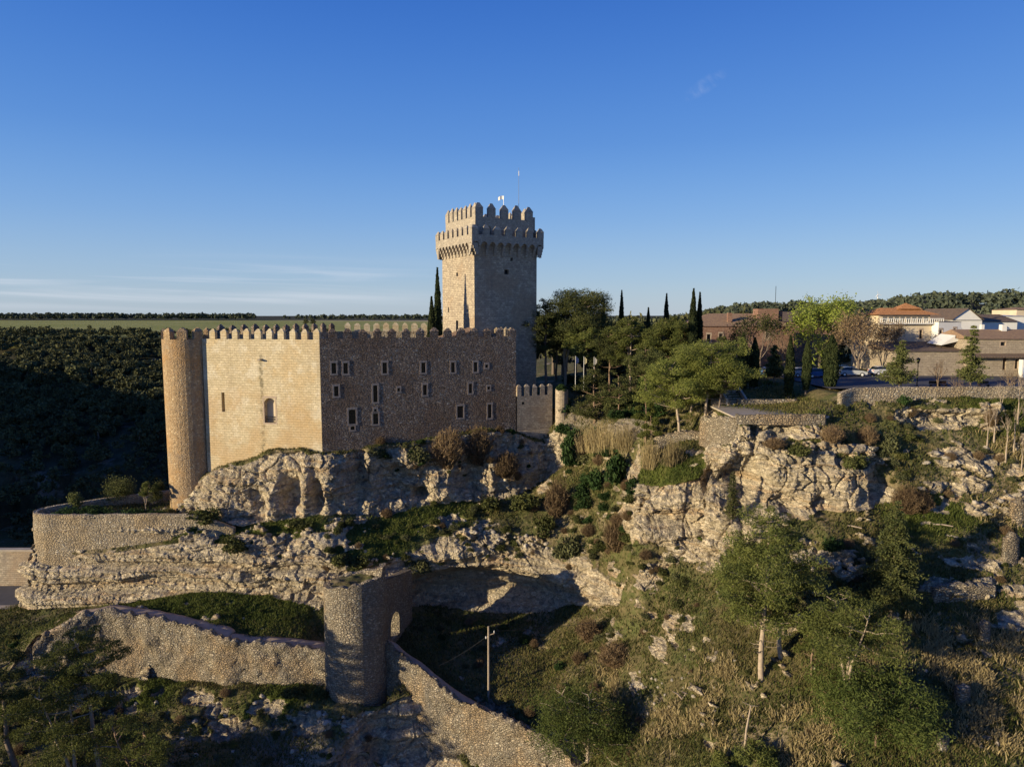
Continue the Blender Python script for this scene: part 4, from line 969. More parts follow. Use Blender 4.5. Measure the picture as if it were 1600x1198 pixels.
def pz(px, py, Y, dz, zb=None): p = P(px, py, Y); return (p[0], p[1], p[2] + dz, zb if zb is not None else p[2] - 6)
bp = [(-42.6, 103.6, -32.6, -36.5), (-45.4, 103.1, -31.3, -36.5), (-49.2, 102.7, -30.15, -36.5), (-56, 102.3, -30.05, -37.5), (-64, 102.1, -30.05, -38.5), (-70.8, 101.9, -30.0, -39), (-72.7, 102.5, -30.0, -39), (-74.0, 104.2, -30.0, -39), (-73.9, 105.8, -30.0, -39), (-71.6, 108.2, -30, -39), (-67.4, 111.6, -30, -39), (-62, 115.2, -30, -38), (-56, 118.6, -30, -38), (-51, 120, -30, -36)]
ruin_wall('bastion_wall', bp[::-1], .75, M['bastion'], 'long pale stone bastion wall curving round the terrace below the corner tower', jag=.05, rough=.09, seed=3)
lw = [pz(52, 1002, 90.5, -.5, -51.5), pz(70, 990, 90.8, 0, -51), pz(95, 978, 91.2, 0, -51), pz(120, 963, 91.8, 0, -51.5), pz(165, 955, 93, 0, -52), pz(210, 960, 92.3, 0, -52), pz(250, 968, 91.5, 0, -52), pz(300, 981, 90.1, 0, -51.8), pz(332, 988, 89.2, 0, -51), pz(345, 998, 88.4, 0, -51), pz(380, 1003, 88.4, 0, -51), pz(440, 1008, 88, 0, -51), pz(510, 1016, 87.4, 0, -51)]
ruin_wall('lower_rampart', lw, .55, M['curtain'], 'grey rubble rampart with a pinkish walkway winding left of the ruined round tower', jag=.5, rough=.34, seed=5, du=.28, top=(2.3, .3, M['coping']))
rw = [pz(590, 988, 86.4, -.1, -53), pz(600, 1000, 86.6, 0, -53), pz(614, 1017, 86, .1, -54), pz(640, 1034, 84.7, 0, -57), pz(676, 1064, 82.5, 0, -63), pz(715, 1090, 80.8, 0, -63), pz(760, 1114, 79, 0, -63), pz(805, 1132, 77.3, 0, -63), pz(850, 1151, 75.8, 0, -63), pz(875, 1172, 74.6, 0, -63), pz(915, 1215, 72, 0, -63)]
ruin_wall('descending_rampart', rw, .6, M['curtain'], 'sunlit rubble rampart stepping down to the right from the ruined round tower', jag=.6, rough=.34, seed=8, du=.26, top=(1.7, 1.0, M['coping']))
# ruined round tower with its doorway wall
RT = (-20.45, 87.0)
rt = empty('ruined_round_tower', (RT[0], RT[1], -50), 0, 'broken topped round rubble tower between two ramparts, with a small doorway at its right', 'tower')
zt = lambda a: -34.0 + .75 * math.sin(a) + .35 * math.cos(a) + .22 * vnoise(np.array([[math.sin(a) * 4, math.cos(a) * 4, 0]]), .8, 4)[0] + (.9 if 1.3 < a % (2 * math.pi) < 1.9 else 0)
m = drum(RT[0], RT[1], 4.05, -54, 0, 72, rtop=3.95, ztopf=zt); build_in(m, 'tower_wall', M['curtain'], rt)
m = drum(RT[0], RT[1], 3.2, -36, 0, 40, rtop=3.2, ztopf=lambda a: zt(a) - .05)
for i in range(72):
    a, b_ = 2 * math.pi * i / 72, 2 * math.pi * (i + 1) / 72
    def pp(an, r, dz=0): return (RT[0] + r * math.sin(an), RT[1] - r * math.cos(an), zt(an) + dz)
    m.face([pp(a, 3.97), pp(b_, 3.97), pp(b_, 3.19, -.05), pp(a, 3.19, -.05)])
build_in(m, 'tower_rim', M['curtain'], rt)
g_ = np.linspace(-3.3, 3.3, 24); X_, Y_ = np.meshgrid(g_, g_); Vt = np.stack([X_.ravel() + RT[0], Y_.ravel() + RT[1], -34.75 + .2 * vnoise(np.stack([X_.ravel(), Y_.ravel(), X_.ravel() * 0], 1), .8, 8)], 1)
rr = np.hypot(X_, Y_).ravel(); i, j = np.meshgrid(np.arange(23), np.arange(23), indexing='ij'); a = (i * 24 + j).ravel(); Q = np.stack([a, a + 1, a + 25, a + 24], 1); Q = Q[(rr[Q] < 3.6).all(1)]
mesh_np('tower_floor', Vt - np.array(rt.location), Q, M['terrain'], rt)
dw0, dw1 = (-17.3, 88.4), (-14.9, 99.5)
m = MB(); a_ = onwall(dw0, dw1, 611, 993); b_ = onwall(dw0, dw1, 624, 957); zc_ = [onwall(dw0, dw1, 617.5, y)[1] for y in (996, 956)]; hs = [(a_[0], b_[0], zc_[0], zc_[1], 1)]
print('door', hs)
wall_panel(m, dw0, dw1, -54, -34.6, hs, 1.3)
for k_ in range(1): pass
dn = np.array([dw1[1] - dw0[1], -(dw1[0] - dw0[0])]); dn = dn / np.hypot(*dn) * 1.3
m2 = MB(); wall_panel(m2, (dw1[0] - dn[0], dw1[1] - dn[1]), (dw0[0] - dn[0], dw0[1] - dn[1]), -54, -34.6, [(np.hypot(2.4, 11.1) - hs[0][1], np.hypot(2.4, 11.1) - hs[0][0], hs[0][2], hs[0][3])], .01)
for v_, f_, u_ in [(m2.v, m2.f, m2.uv)]:
    o0 = len(m.v); m.v += v_; m.f += [[x + o0 for x in ff] for ff in f_]; m.uv += u_
m.face([(dw0[0], dw0[1], -34.6), (dw1[0], dw1[1], -34.6), (dw1[0] - dn[0], dw1[1] - dn[1], -34.6), (dw0[0] - dn[0], dw0[1] - dn[1], -34.6)])
m.v = [(x, y, (-35.2 - 2.6 * min(1, max(0, (y - 90.5) / 7)) + .25 * math.sin(y * 5)) if abs(z_ + 34.6) < 1e-4 else z_) for x, y, z_ in m.v]
build_in(m, 'doorway_wall', M['curtain'], rt)

# small crenellated wall, its footing and turret right of the castle
cw0, cw1 = (0.9, 121.6), (7.3, 124.4)
cz = empty('side_rampart', (4, 120.5, -28), 0, 'short crenellated wall on a battered stone footing beside the keep foot', 'wall')
sw, zw = onwall(cw0, cw1, 815.5, 632); sw1, zw1 = onwall(cw0, cw1, 820, 628)
m = MB(); qq = wall_panel(m, cw0, cw1, -21, -14.35, [(sw, sw1, zw, zw1)], .5); thick(m, (cw0[0], cw0[1] + .02), (cw1[0], cw1[1] + .02), -21, -14.36, .9) if False else None
m.face([qq(0, -14.35), qq(6.98, -14.35), qq(6.98, -14.35, 1), qq(0, -14.35, 1)]); m.face([qq(6.98, -14.35), qq(6.98, -21), qq(6.98, -21, 1), qq(6.98, -14.35, 1)]); m.face([qq(0, -14.35, 1), qq(6.98, -14.35, 1), qq(6.98, -21, 1), qq(0, -21, 1)])
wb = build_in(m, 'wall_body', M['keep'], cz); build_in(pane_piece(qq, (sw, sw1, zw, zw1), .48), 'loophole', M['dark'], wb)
merlons(cz, cw0, cw1, -14.35, 5, .85, .5, 1.55, .55, M['keep'], inset=.28)
m = MB(); B = [(-1.0, 118.2, -30.5), (8.6, 121.4, -30.5), (8.4, 126, -30.5), (-1, 124, -30.5)]; Tt = [(0.3, 120.95, -20.6), (7.5, 124.05, -20.6), (7.3, 126, -20.6), (0.3, 123, -20.6)]; m.prism(B, Tt)
build_in(m, 'battered_footing', M['keep'], cz)
tr = empty('round_buttress', (8.95, 123.6, -24), 0, 'slim round buttress half covered with ivy at the end of the short crenellated wall', 'tower')
m = drum(8.95, 123.6, 1.15, -23.5, -13.3, 20, ztopf=lambda a: -13.3 + .15 * math.sin(3 * a)); m.face([(8.95 + 1.14 * math.cos(a), 123.6 + 1.14 * math.sin(a), -13.5) for a in np.linspace(0, 2 * math.pi, 17)[:-1]])
build_in(m, 'shaft', M['keep'], tr)

# ------------------------------------------------------------------ trees and shrubs
def leafcloud(C_, size, rg, flat=0.0, aspect=.5, updir=None):
    """one small rhombic leaf face per centre; returns V, Q, rnd"""
    n = len(C_); a = rg.normal(size=(n, 3)); 
    if updir is not None: a = a * .6 + updir
    a /= np.linalg.norm(a, axis=1)[:, None]; b = rg.normal(size=(n, 3)); b[:, 2] *= (1 - flat); b = np.cross(a, b); b /= np.maximum(np.linalg.norm(b, axis=1), 1e-6)[:, None]
    s = size * rg.uniform(.6, 1.35, n)[:, None]
    V = np.stack([C_ - a * s, C_ + b * s * aspect, C_ + a * s, C_ - b * s * aspect], 1).reshape(-1, 3)
    return V, np.arange(4 * n).reshape(-1, 4), np.repeat(rg.random(n), 4)
def tube_np(pts, rad, k=5):
    pts = np.array(pts, float); n = len(pts); d = np.gradient(pts, axis=0); d /= np.maximum(np.linalg.norm(d, axis=1), 1e-9)[:, None]
    ref = np.where(np.abs(d[:, 2:3]) < .9, [[0, 0, 1.]], [[1., 0, 0]]); a = np.cross(d, ref); a /= np.linalg.norm(a, axis=1)[:, None]; b = np.cross(d, a)
    th = np.arange(k) * 2 * np.pi / k; rad = np.asarray(rad, float)
    V = (pts[:, None] + (a[:, None] * np.cos(th)[None, :, None] + b[:, None] * np.sin(th)[None, :, None]) * rad[:, None, None]).reshape(-1, 3)
    i, j = np.meshgrid(np.arange(n - 1), np.arange(k), indexing='ij'); A = (i * k + j).ravel(); B = (i * k + (j + 1) % k).ravel()
    return V, np.stack([A, B, B + k, A + k], 1)
class Wood:
    def __init__(s): s.V = []; s.Q = []; s.o = 0
    def add(s, pts, rad, k=5):
        v, q_ = tube_np(pts, rad, k); s.V.append(v); s.Q.append(q_ + s.o); s.o += len(v)
    def mesh(s, name, mat, parent): return mesh_np(name, np.concatenate(s.V), np.concatenate(s.Q), mat, parent, smooth=True)
def bend(p0, p1, rg, n=6, amp=.1, sag=0):
    t = np.linspace(0, 1, n)[:, None]; p0, p1 = np.array(p0, float), np.array(p1, float); L = np.linalg.norm(p1 - p0)
    w = np.cumsum(rg.normal(size=(n, 3)), axis=0) * amp * L / n; w = w - w[0] - (w[-1] - w[0]) * t
    r = p0 + (p1 - p0) * t + w; r[:, 2] += sag * np.sin(np.pi * t[:, 0]) * L; return r
def clump(c, rad, n, rg, shell=.55):
    d = rg.normal(size=(n, 3)); d /= np.linalg.norm(d, axis=1)[:, None]; r = shell + (1 - shell) * rg.random(n) ** .6
    r = r * (1 + .25 * rg.normal(size=n) * .6); d[:, 2] = np.where(d[:, 2] < -.3, d[:, 2] * .5, d[:, 2])
    return np.array(c) + d * r[:, None] * np.array(rad)
def pine(name, h, cw, cb, seed, nleaf=7000, leaf=.2, prof='umbrella', lean=(0, 0), mat='pine', bark='bark', nb=26, gap=.2, rtrunk=None, forks=1):
    """height, crown width, crown base height; limbs carry flattened needle clumps"""
    rg = np.random.default_rng(seed); root = empty(name); W_ = Wood(); rt_ = rtrunk or h * .013 + .07
    fz = .5 if prof == 'umbrella' else .8; h = h * (.95 if prof == 'umbrella' else .93)
    top = np.array((lean[0], lean[1], h * .93)); tr_ = bend((0, 0, -.8), top, rg, 9, .08)
    W_.add(tr_, np.linspace(rt_, rt_ * .25, 9), 8)
    trunks = [tr_]
    for f in range(forks - 1):
        a = rg.uniform(0, 6.28); zf = rg.integers(2, 4); e = top * [1, 1, .9 + .1 * rg.random()] + np.array((math.cos(a), math.sin(a), 0)) * cw * .28
        t2 = bend(tr_[zf], e, rg, 8, .12); W_.add(t2, np.linspace(rt_ * .75, rt_ * .2, 8), 7); trunks.append(t2)
    cen = []; 
    for i in range(nb):
        f = (i + rg.random()) / nb; z = cb + (h - cb) * f
        if prof == 'umbrella': R_ = cw / 2 * (1 - max(0, f - .35) ** 2.0 * 2.1) * (.55 + .45 * min(1, f / .3)) if f < 1 else .3
        elif prof == 'cone': R_ = cw / 2 * (1 - f) ** .75 + .3
        elif prof == 'round': R_ = cw / 2 * math.sqrt(max(.05, 1 - (2 * f - 1) ** 2)) 
        else: R_ = cw / 2 * (.55 + .45 * math.sin(math.pi * min(1, f * .9 + .15))) * (1 - .6 * f ** 3)
        R_ *= rg.uniform(.55, 1.12); a = i * 2.399 + rg.uniform(-.5, .5)
        T_ = trunks[rg.integers(len(trunks))]; zi = z - R_ * rg.uniform(.15, .45); zi = max(zi, cb * .85)
        p0 = np.array([np.interp(zi, T_[:, 2], T_[:, k]) for k in range(3)]); pm = np.array([np.interp(z, T_[:, 2], T_[:, k]) for k in range(2)])
        p1 = np.array((pm[0] + R_ * math.cos(a), pm[1] + R_ * math.sin(a), z))
        lb = bend(p0, p1, rg, 6, .18, -.05); W_.add(lb, np.linspace(rt_ * .34, .02, 6), 4)
        cr = max(.5, min(cw * .17, R_ * .5)) * rg.uniform(.75, 1.25)
        cen.append((p1, cr)); 
        if R_ > 1.2:
            for g_ in range(2):
                m_ = lb[rg.integers(2, 5)]; o_ = rg.normal(size=3) * cr * .8; o_[2] = abs(o_[2]) * .5; c2 = m_ + o_
                W_.add([m_, (m_ + c2) / 2 + rg.normal(size=3) * .1, c2], [.04, .03, .015], 3); cen.append((c2, cr * rg.uniform(.6, .9)))
    for i in range(int(nb * gap)):                       # bare dead limbs below the crown
        a = rg.uniform(0, 6.28); z = rg.uniform(cb * .45, cb * 1.0); L = rg.uniform(.15, .4) * cw * .5
        p0 = np.array([np.interp(z, tr_[:, 2], tr_[:, k]) for k in range(3)]); W_.add(bend(p0, p0 + np.array((math.cos(a) * L, math.sin(a) * L, L * rg.uniform(-.2, .4))), rg, 5, .25), np.linspace(.05, .01, 5), 3)
    tot = sum(c[1] ** 2 for c in cen); P_ = np.concatenate([clump(c, (r, r, r * fz), max(8, int(2.2 * nleaf * r * r / tot)), rg, .4) for c, r in cen])
    V_, Q_, r_ = leafcloud(P_, leaf * .95, rg, aspect=.26, updir=np.array((0, 0, .35)))
    W_.mesh('trunk', M[bark], root); mesh_np('crown', V_, Q_, M[mat], root, attrs={'rnd': r_})
    return root
def cypress(name, h, w, seed, nleaf=3500, leaf=.2, mat='cypress', base=.4, tip=1.0):
    rg = np.random.default_rng(seed); root = empty(name); W_ = Wood(); W_.add([(0, 0, -.6), (0, 0, h * .5), (0, 0, h * .9)], [.16, .1, .03], 6)
    f = rg.random(nleaf) ** .9; a = rg.random(nleaf) * 6.283
    prof = lambda f: np.clip(np.sin(np.pi * np.clip(f * .78 + .16, 0, 1)) ** .75, 0, 1) * (1 - f ** 6 * .7)
    lump_ = 1 + .22 * vnoise(np.stack([np.cos(a) * 2, np.sin(a) * 2, f * h * .9], 1), 1.0, seed) + .12 * vnoise(np.stack([np.cos(a) * 2, np.sin(a) * 2, f * h * 3], 1), 1.0, seed + 2)
    r = w / 2 * prof(f) * lump_ * rg.uniform(.82, 1.05, nleaf)
    P_ = np.stack([r * np.cos(a), r * np.sin(a), base + f * (h - base)], 1)
    V_, Q_, rr_ = leafcloud(P_, leaf, rg, aspect=.35, updir=np.array((0, 0, 1.6)))
    # dense inner foliage
    k, m_ = 10, 14; F_ = np.linspace(0, .97, m_); core = np.concatenate([np.stack([w / 2 * .8 * prof(np.full(k, q_)) * np.cos(np.arange(k) * .628), w / 2 * .8 * prof(np.full(k, q_)) * np.sin(np.arange(k) * .628), np.full(k, base + q_ * (h - base))], 1) for q_ in F_])
    core += rg.normal(size=core.shape) * .06; i, j = np.meshgrid(np.arange(m_ - 1), np.arange(k), indexing='ij'); A = (i * k + j).ravel(); B = (i * k + (j + 1) % k).ravel()
    Qc = np.stack([A, B, B + k, A + k], 1) + len(V_)
    W_.mesh('trunk', M['bark_grey'], root); mesh_np('crown', np.concatenate([V_, core]), np.concatenate([Q_, Qc]), M[mat], root, attrs={'rnd': np.concatenate([rr_, rg.random(len(core)) * .4])})
    return root
def conifer(name, h, w, seed, nleaf=6000, leaf=.2, mat='spruce', base=.8, droop=.15, tiers=18, bark='bark_grey', sparse=0.0):
    rg = np.random.default_rng(seed); root = empty(name); W_ = Wood(); W_.add([(0, 0, -.8), (0, 0, h * .5), (0, 0, h)], [h * .014 + .06, h * .008 + .04, .02], 7)
    P_ = []
    for i in range(tiers):
        f = (i + .5) / tiers; z = base + (h - base) * f; R_ = w / 2 * (1 - f) ** .85 + .12; nb_ = int(5 + 5 * (1 - f))
        for b_ in range(nb_):
            if rg.random() < sparse: continue
            a = rg.uniform(0, 6.28); L = R_ * rg.uniform(.6, 1.15); e = np.array((math.cos(a) * L, math.sin(a) * L, z - droop * L + rg.normal() * .12))
            p0 = np.array((0, 0, z + .1)); W_.add([p0, (p0 + e) / 2 + (0, 0, .08 * L), e], [.05, .035, .012], 3)
            n = max(4, int(nleaf * L / (tiers * nb_ * w * .27))); t = rg.random(n) ** .7
            q_ = p0 + (e - p0) * t[:, None]; s_ = (.10 + .16 * L * (1 - t * .5))[:, None]; q_ = q_ + rg.normal(size=(n, 3)) * s_ * np.array((1, 1, .45)); q_[:, 2] += .08 * L * np.sin(np.pi * t); P_.append(q_)
    V_, Q_, r_ = leafcloud(np.concatenate(P_), leaf, rg, aspect=.4)
    W_.mesh('trunk', M[bark], root); mesh_np('crown', V_, Q_, M[mat], root, attrs={'rnd': r_}); return root
def broadleaf(name, h, w, seed, nleaf=5000, leaf=.2, mat='green_tree', bark='bark_grey', depth=4, up=.55, leafy=True, nstem=4, base=.18, twig=.02):
    rg = np.random.default_rng(seed); root = empty(name); W_ = Wood(); tips = []
    def grow(p, d, L, r, k):
        e = p + d * L; W_.add(bend(p, e, rg, 4, .18), np.linspace(r, r * .62, 4), 5 if k > 1 else 3)
        if k == 0: tips.append(e); return
        if k <= 1: tips.append(e)
        for _ in range(3 if k > 1 else 3):
            d2 = d + rg.normal(size=3) * .55; d2[2] += up * .35; d2 /= np.linalg.norm(d2); grow(e if rg.random() < .6 else p + d * L * .7, d2, L * rg.uniform(.6, .85), r * .58, k - 1)
    z0 = h * base; W_.add([(0, 0, -.5), (0, 0, z0)], [h * .02 + .05, h * .016 + .04], 7)
    for s_ in range(nstem):
        a = s_ * 6.28 / nstem + rg.uniform(-.4, .4); d = np.array((math.cos(a) * w / h * .8, math.sin(a) * w / h * .8, 1)); d /= np.linalg.norm(d); grow(np.array((0, 0, z0 * .95)), d, h * .26, h * .011 + .03, depth)
    tips = np.array(tips); sc = (h * .97) / max(tips[:, 2].max(), .1); 
    allv = np.concatenate(W_.V); hz = allv[:, 2] > z0; k_ = np.array((w / 2 / max(np.percentile(np.hypot(tips[:, 0], tips[:, 1]), 92), .1),) * 2 + (sc,))
    for i, v in enumerate(W_.V):
        f = np.clip(v[:, 2] / max(z0, .01), 0, 1)[:, None]; W_.V[i] = v * (1 + (k_ - 1) * f)
    tips = tips * k_
    if leafy:
        per = max(2, nleaf // len(tips)); P_ = np.repeat(tips, per, 0) + rg.normal(size=(len(tips) * per, 3)) * (w * .055)
        V_, Q_, r_ = leafcloud(P_, leaf, rg, aspect=.55); mesh_np('crown', V_, Q_, M[mat], root, attrs={'rnd': r_})
        W_.mesh('trunk', M[bark], root)
    else: W_.mesh('branches', M[bark], root)
    return root
def bushmesh(name, w, h, seed, n=1400, leaf=.14, mat='bush', up=.2, lobes=6, parts=False):
    rg = np.random.default_rng(seed); P_ = []
    for i in range(lobes):
        a = rg.uniform(0, 6.28); r0 = w * .27 * rg.random() ** .5; c = (r0 * math.cos(a), r0 * math.sin(a), h * rg.uniform(.25, .62)); s = rg.uniform(.6, 1) 
        P_.append(clump(c, (w * .27 * s, w * .27 * s, h * .36 * s), n // lobes, rg, .45))
    P_ = np.concatenate(P_); P_[:, 2] = np.maximum(P_[:, 2], .02)
    V_, Q_, r_ = leafcloud(P_, leaf, rg, aspect=.5, updir=np.array((0, 0, up))); return mesh_np(name, V_, Q_, M[mat], attrs={'rnd': r_})
def twigbush(name, w, h, seed, n=260, mat='bush_brown', r=.018):
    rg = np.random.default_rng(seed); V_ = []; 
    a = rg.uniform(0, 6.28, n); R_ = w / 2 * rg.random(n) ** .5; tip = np.stack([R_ * np.cos(a), R_ * np.sin(a), h * (1 - .5 * (R_ / (w / 2)) ** 2) * rg.uniform(.6, 1.05, n)], 1)
    root_ = rg.normal(size=(n, 3)) * w * .06; root_[:, 2] = 0; mid = (root_ + tip) / 2 + rg.normal(size=(n, 3)) * w * .06
    s = np.cross(tip - root_, rg.normal(size=(n, 3))); s /= np.linalg.norm(s, axis=1)[:, None]; s *= r
    V = np.stack([root_ - s, root_ + s, mid + s * .8, mid - s * .8, tip + s * .3, tip - s * .3], 1).reshape(-1, 3); b = np.arange(n) * 6
    Q = np.concatenate([np.stack([b, b + 1, b + 2, b + 3], 1), np.stack([b + 3, b + 2, b + 4, b + 5], 1)])
    # side sprigs
    m = n * 6; t = rg.random(m); k = rg.integers(0, n, m); base_ = mid[k] + (tip[k] - mid[k]) * t[:, None]; V2, Q2, r2 = leafcloud(base_ + rg.normal(size=(m, 3)) * w * .025, w * .045, rg, aspect=.16, updir=np.array((0, 0, .5)))
    return mesh_np(name, np.concatenate([V, V2]), np.concatenate([Q, Q2 + len(V)]), M[mat], attrs={'rnd': np.concatenate([np.repeat(rg.random(n), 6), r2])})
def put(o, loc, s=1.0, rz=0.0, label=None, cat=None, group=None, sz=None):
    o.location = loc; o.scale = (s, s, sz or s); o.rotation_euler = (0, 0, rz); return tag(o, label, cat, group)
def stretch_px(base, px_top_y):
    """height so the top reaches a photo row"""
    Y = base[1]; return P(800, px_top_y, Y)[2] - base[2]

# slope and grove trees: (px, py of foot, Y or None = on the ground, top py, crown width m, crown base fraction, kind ...)
def at(px, py, Y=None):
    if Y is None:
        g = G(px, py); return np.array(g)
    p = P(px, py, Y); p[2] = gz(p[0], p[1], p[2]); return p
def fit(px, py, top, Y=None):
    b = at(px, py, Y); 
    # height including the pitch of the view: solve on the vertical line through the foot
    lo, hi = .5, 60
    for _ in range(40):
        m = (lo + hi) / 2; yy = proj(b + np.array((0, 0, m)))[1]
        if yy > top: lo = m
        else: hi = m
    return b, (lo + hi) / 2
def pxm(b): return (b[1] * CP - b[2] * SP) / F      # metres per photo pixel at b
NB = 'pine_tree'
def mkpine(px, py, top, wpx, cbpx, seed, label, Y=None, leanpx=0, **k):
    b, h = fit(px, py, top, Y); m = pxm(b); cb = h * (py - cbpx) / (py - top) if Y is None else h * cbpx
    o = pine('pine_tree', h, wpx * m, cb, seed, lean=(leanpx * m, 0), **k); put(o, b, label=label, cat='tree'); return o
mkpine(1190, 1062, 772, 150, 965, 1, 'tallest pine on the right slope with a long straight bare trunk', prof='oval', nleaf=15000, leaf=.17, nb=44, bark='bark_pale', gap=.5)
mkpine(1221, 1021, 800, 62, 978, 2, 'slim pine just behind the tallest pine on the slope', prof='oval', nleaf=5000, leaf=.16, nb=22, bark='bark_pale')
mkpine(1322, 1112, 925, 140, 1010, 3, 'flat crowned pine with a pale forked trunk below the dark cedar', prof='umbrella', nleaf=9000, leaf=.15, nb=26, forks=3, bark='bark_pale', gap=.9)
mkpine(1268, 1055, 975, 60, 1030, 4, 'thin small pine left of the flat crowned forked pine', prof='umbrella', nleaf=1800, leaf=.13, nb=10)
b = at(1372, 1210, 56.5)
for (px, Y, top, w_, cb, sd, lab, kk) in [
    (1368, 57.5, 1062, 175, .28, 5, 'dense rounded pine at the lower right edge of the slope', dict(prof='round', nleaf=14000, leaf=.15, nb=40, mat='pine_green')),
    (918, 70.5, 1068, 150, .30, 6, 'bushy pine beside the lower end of the descending rampart', dict(prof='cone', nleaf=12000, leaf=.15, nb=40, mat='pine_green', forks=2, bark='bark_pale')),
    (1185, 58.5, 1168, 60, .4, 7, 'pine top peeping in at the bottom of the right slope', dict(prof='round', nleaf=3000, leaf=.14, nb=12, mat='pine')),
    (1132, 59.5, 1180, 44, .4, 8, 'smaller pine top left of the one at the slope bottom', dict(prof='round', nleaf=2000, leaf=.14, nb=10, mat='pine')),
    (232, 70, 1105, 135, .35, 9, 'wide pine in the shade under the lower rampart', dict(prof='umbrella', nleaf=9000, leaf=.15, nb=24, forks=2)),
    (118, 71, 1048, 125, .52, 10, 'layered pine standing under the umbrella pine at lower left', dict(prof='umbrella', nleaf=8000, leaf=.15, nb=20, forks=2, bark='bark_pale')),
    (165, 72.5, 968, 112, .66, 11, 'tall umbrella pine with bare leaning trunk before the lower rampart', dict(prof='umbrella', nleaf=7500, leaf=.15, nb=20, bark='bark_pale', leanpx=-32)),
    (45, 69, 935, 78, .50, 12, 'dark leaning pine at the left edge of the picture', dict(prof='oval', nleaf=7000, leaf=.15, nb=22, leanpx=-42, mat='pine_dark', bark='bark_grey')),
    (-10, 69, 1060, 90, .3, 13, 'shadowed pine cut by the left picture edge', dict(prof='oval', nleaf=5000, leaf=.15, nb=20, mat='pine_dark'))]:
    b = P(px, 1198, Y); b[2] = gz(b[0], b[1], b[2]); b[0] = (px - 800) * pxm(b); lo, hi = 1, 40
    for _ in range(40):
        m_ = (lo + hi) / 2
        if proj(b + np.array((0, 0, m_)))[1] > top: lo = m_
        else: hi = m_
    ln = kk.pop('leanpx', 0) * pxm(b); o = pine('pine_tree', lo, w_ * pxm(b), lo * cb, sd, lean=(ln, 0), **kk); put(o, b, label=lab, cat='tree')
b, h = fit(1392, 962, 783); o = conifer('cedar_tree', h, 96 * pxm(b), 21, nleaf=34000, leaf=.13, mat='pine_dark', droop=.05, base=1.2, tiers=24); put(o, b, label='dark conical cedar alone on the right slope', cat='tree')
b, h = fit(1143, 815, 738); o = conifer('young_cypress', h, 22 * pxm(b), 22, nleaf=3500, leaf=.10, mat='bush', droop=-.3, base=.3); put(o, b, label='thin grey green young cypress before the shaded rock hollow', cat='tree')
# grove behind the dry stone wall
for px, py, top, w_, cb, sd, lab, kk in [
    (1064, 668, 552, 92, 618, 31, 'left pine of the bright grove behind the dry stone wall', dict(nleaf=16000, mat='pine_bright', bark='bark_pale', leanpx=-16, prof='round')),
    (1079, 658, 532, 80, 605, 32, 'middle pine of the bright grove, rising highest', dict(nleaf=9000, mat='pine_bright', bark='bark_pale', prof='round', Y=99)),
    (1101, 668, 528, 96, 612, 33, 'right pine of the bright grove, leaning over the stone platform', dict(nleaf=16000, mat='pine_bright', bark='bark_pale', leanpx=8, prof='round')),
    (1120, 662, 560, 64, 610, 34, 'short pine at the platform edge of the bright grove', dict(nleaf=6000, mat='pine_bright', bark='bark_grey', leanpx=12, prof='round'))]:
    Y = kk.pop('Y', None) or {31: 94.5, 33: 94, 34: 92.5}[sd]; ln = kk.pop('leanpx', 0)
    b = P(px, py, Y); b[2] = gz(b[0], b[1], b[2]); _, h = None, 1
    lo, hi = 1, 40
    for _i in range(40):
        m_ = (lo + hi) / 2
        if proj(b + np.array((0, 0, m_)))[1] > top: lo = m_
        else: hi = m_
    o = pine('pine_tree', lo, w_ * pxm(b), lo * .38, sd, lean=(ln * pxm(b), 0), leaf=.15, nb=32, **kk); put(o, b, label=lab, cat='tree')
def vert(px, Y, top, ground_z=None):
    b = P(px, 600, Y); b[2] = ground_z if ground_z is not None else gz(b[0], b[1], -13)
    d = Y * CP - b[2] * SP; b[0] = (px - 800) / F * (Y * CP + 0); lo, hi = .5, 45
    for _ in range(40):
        m_ = (lo + hi) / 2
        if proj(b + np.array((0, 0, m_)))[1] > top: lo = m_
        else: hi = m_
    return b, lo
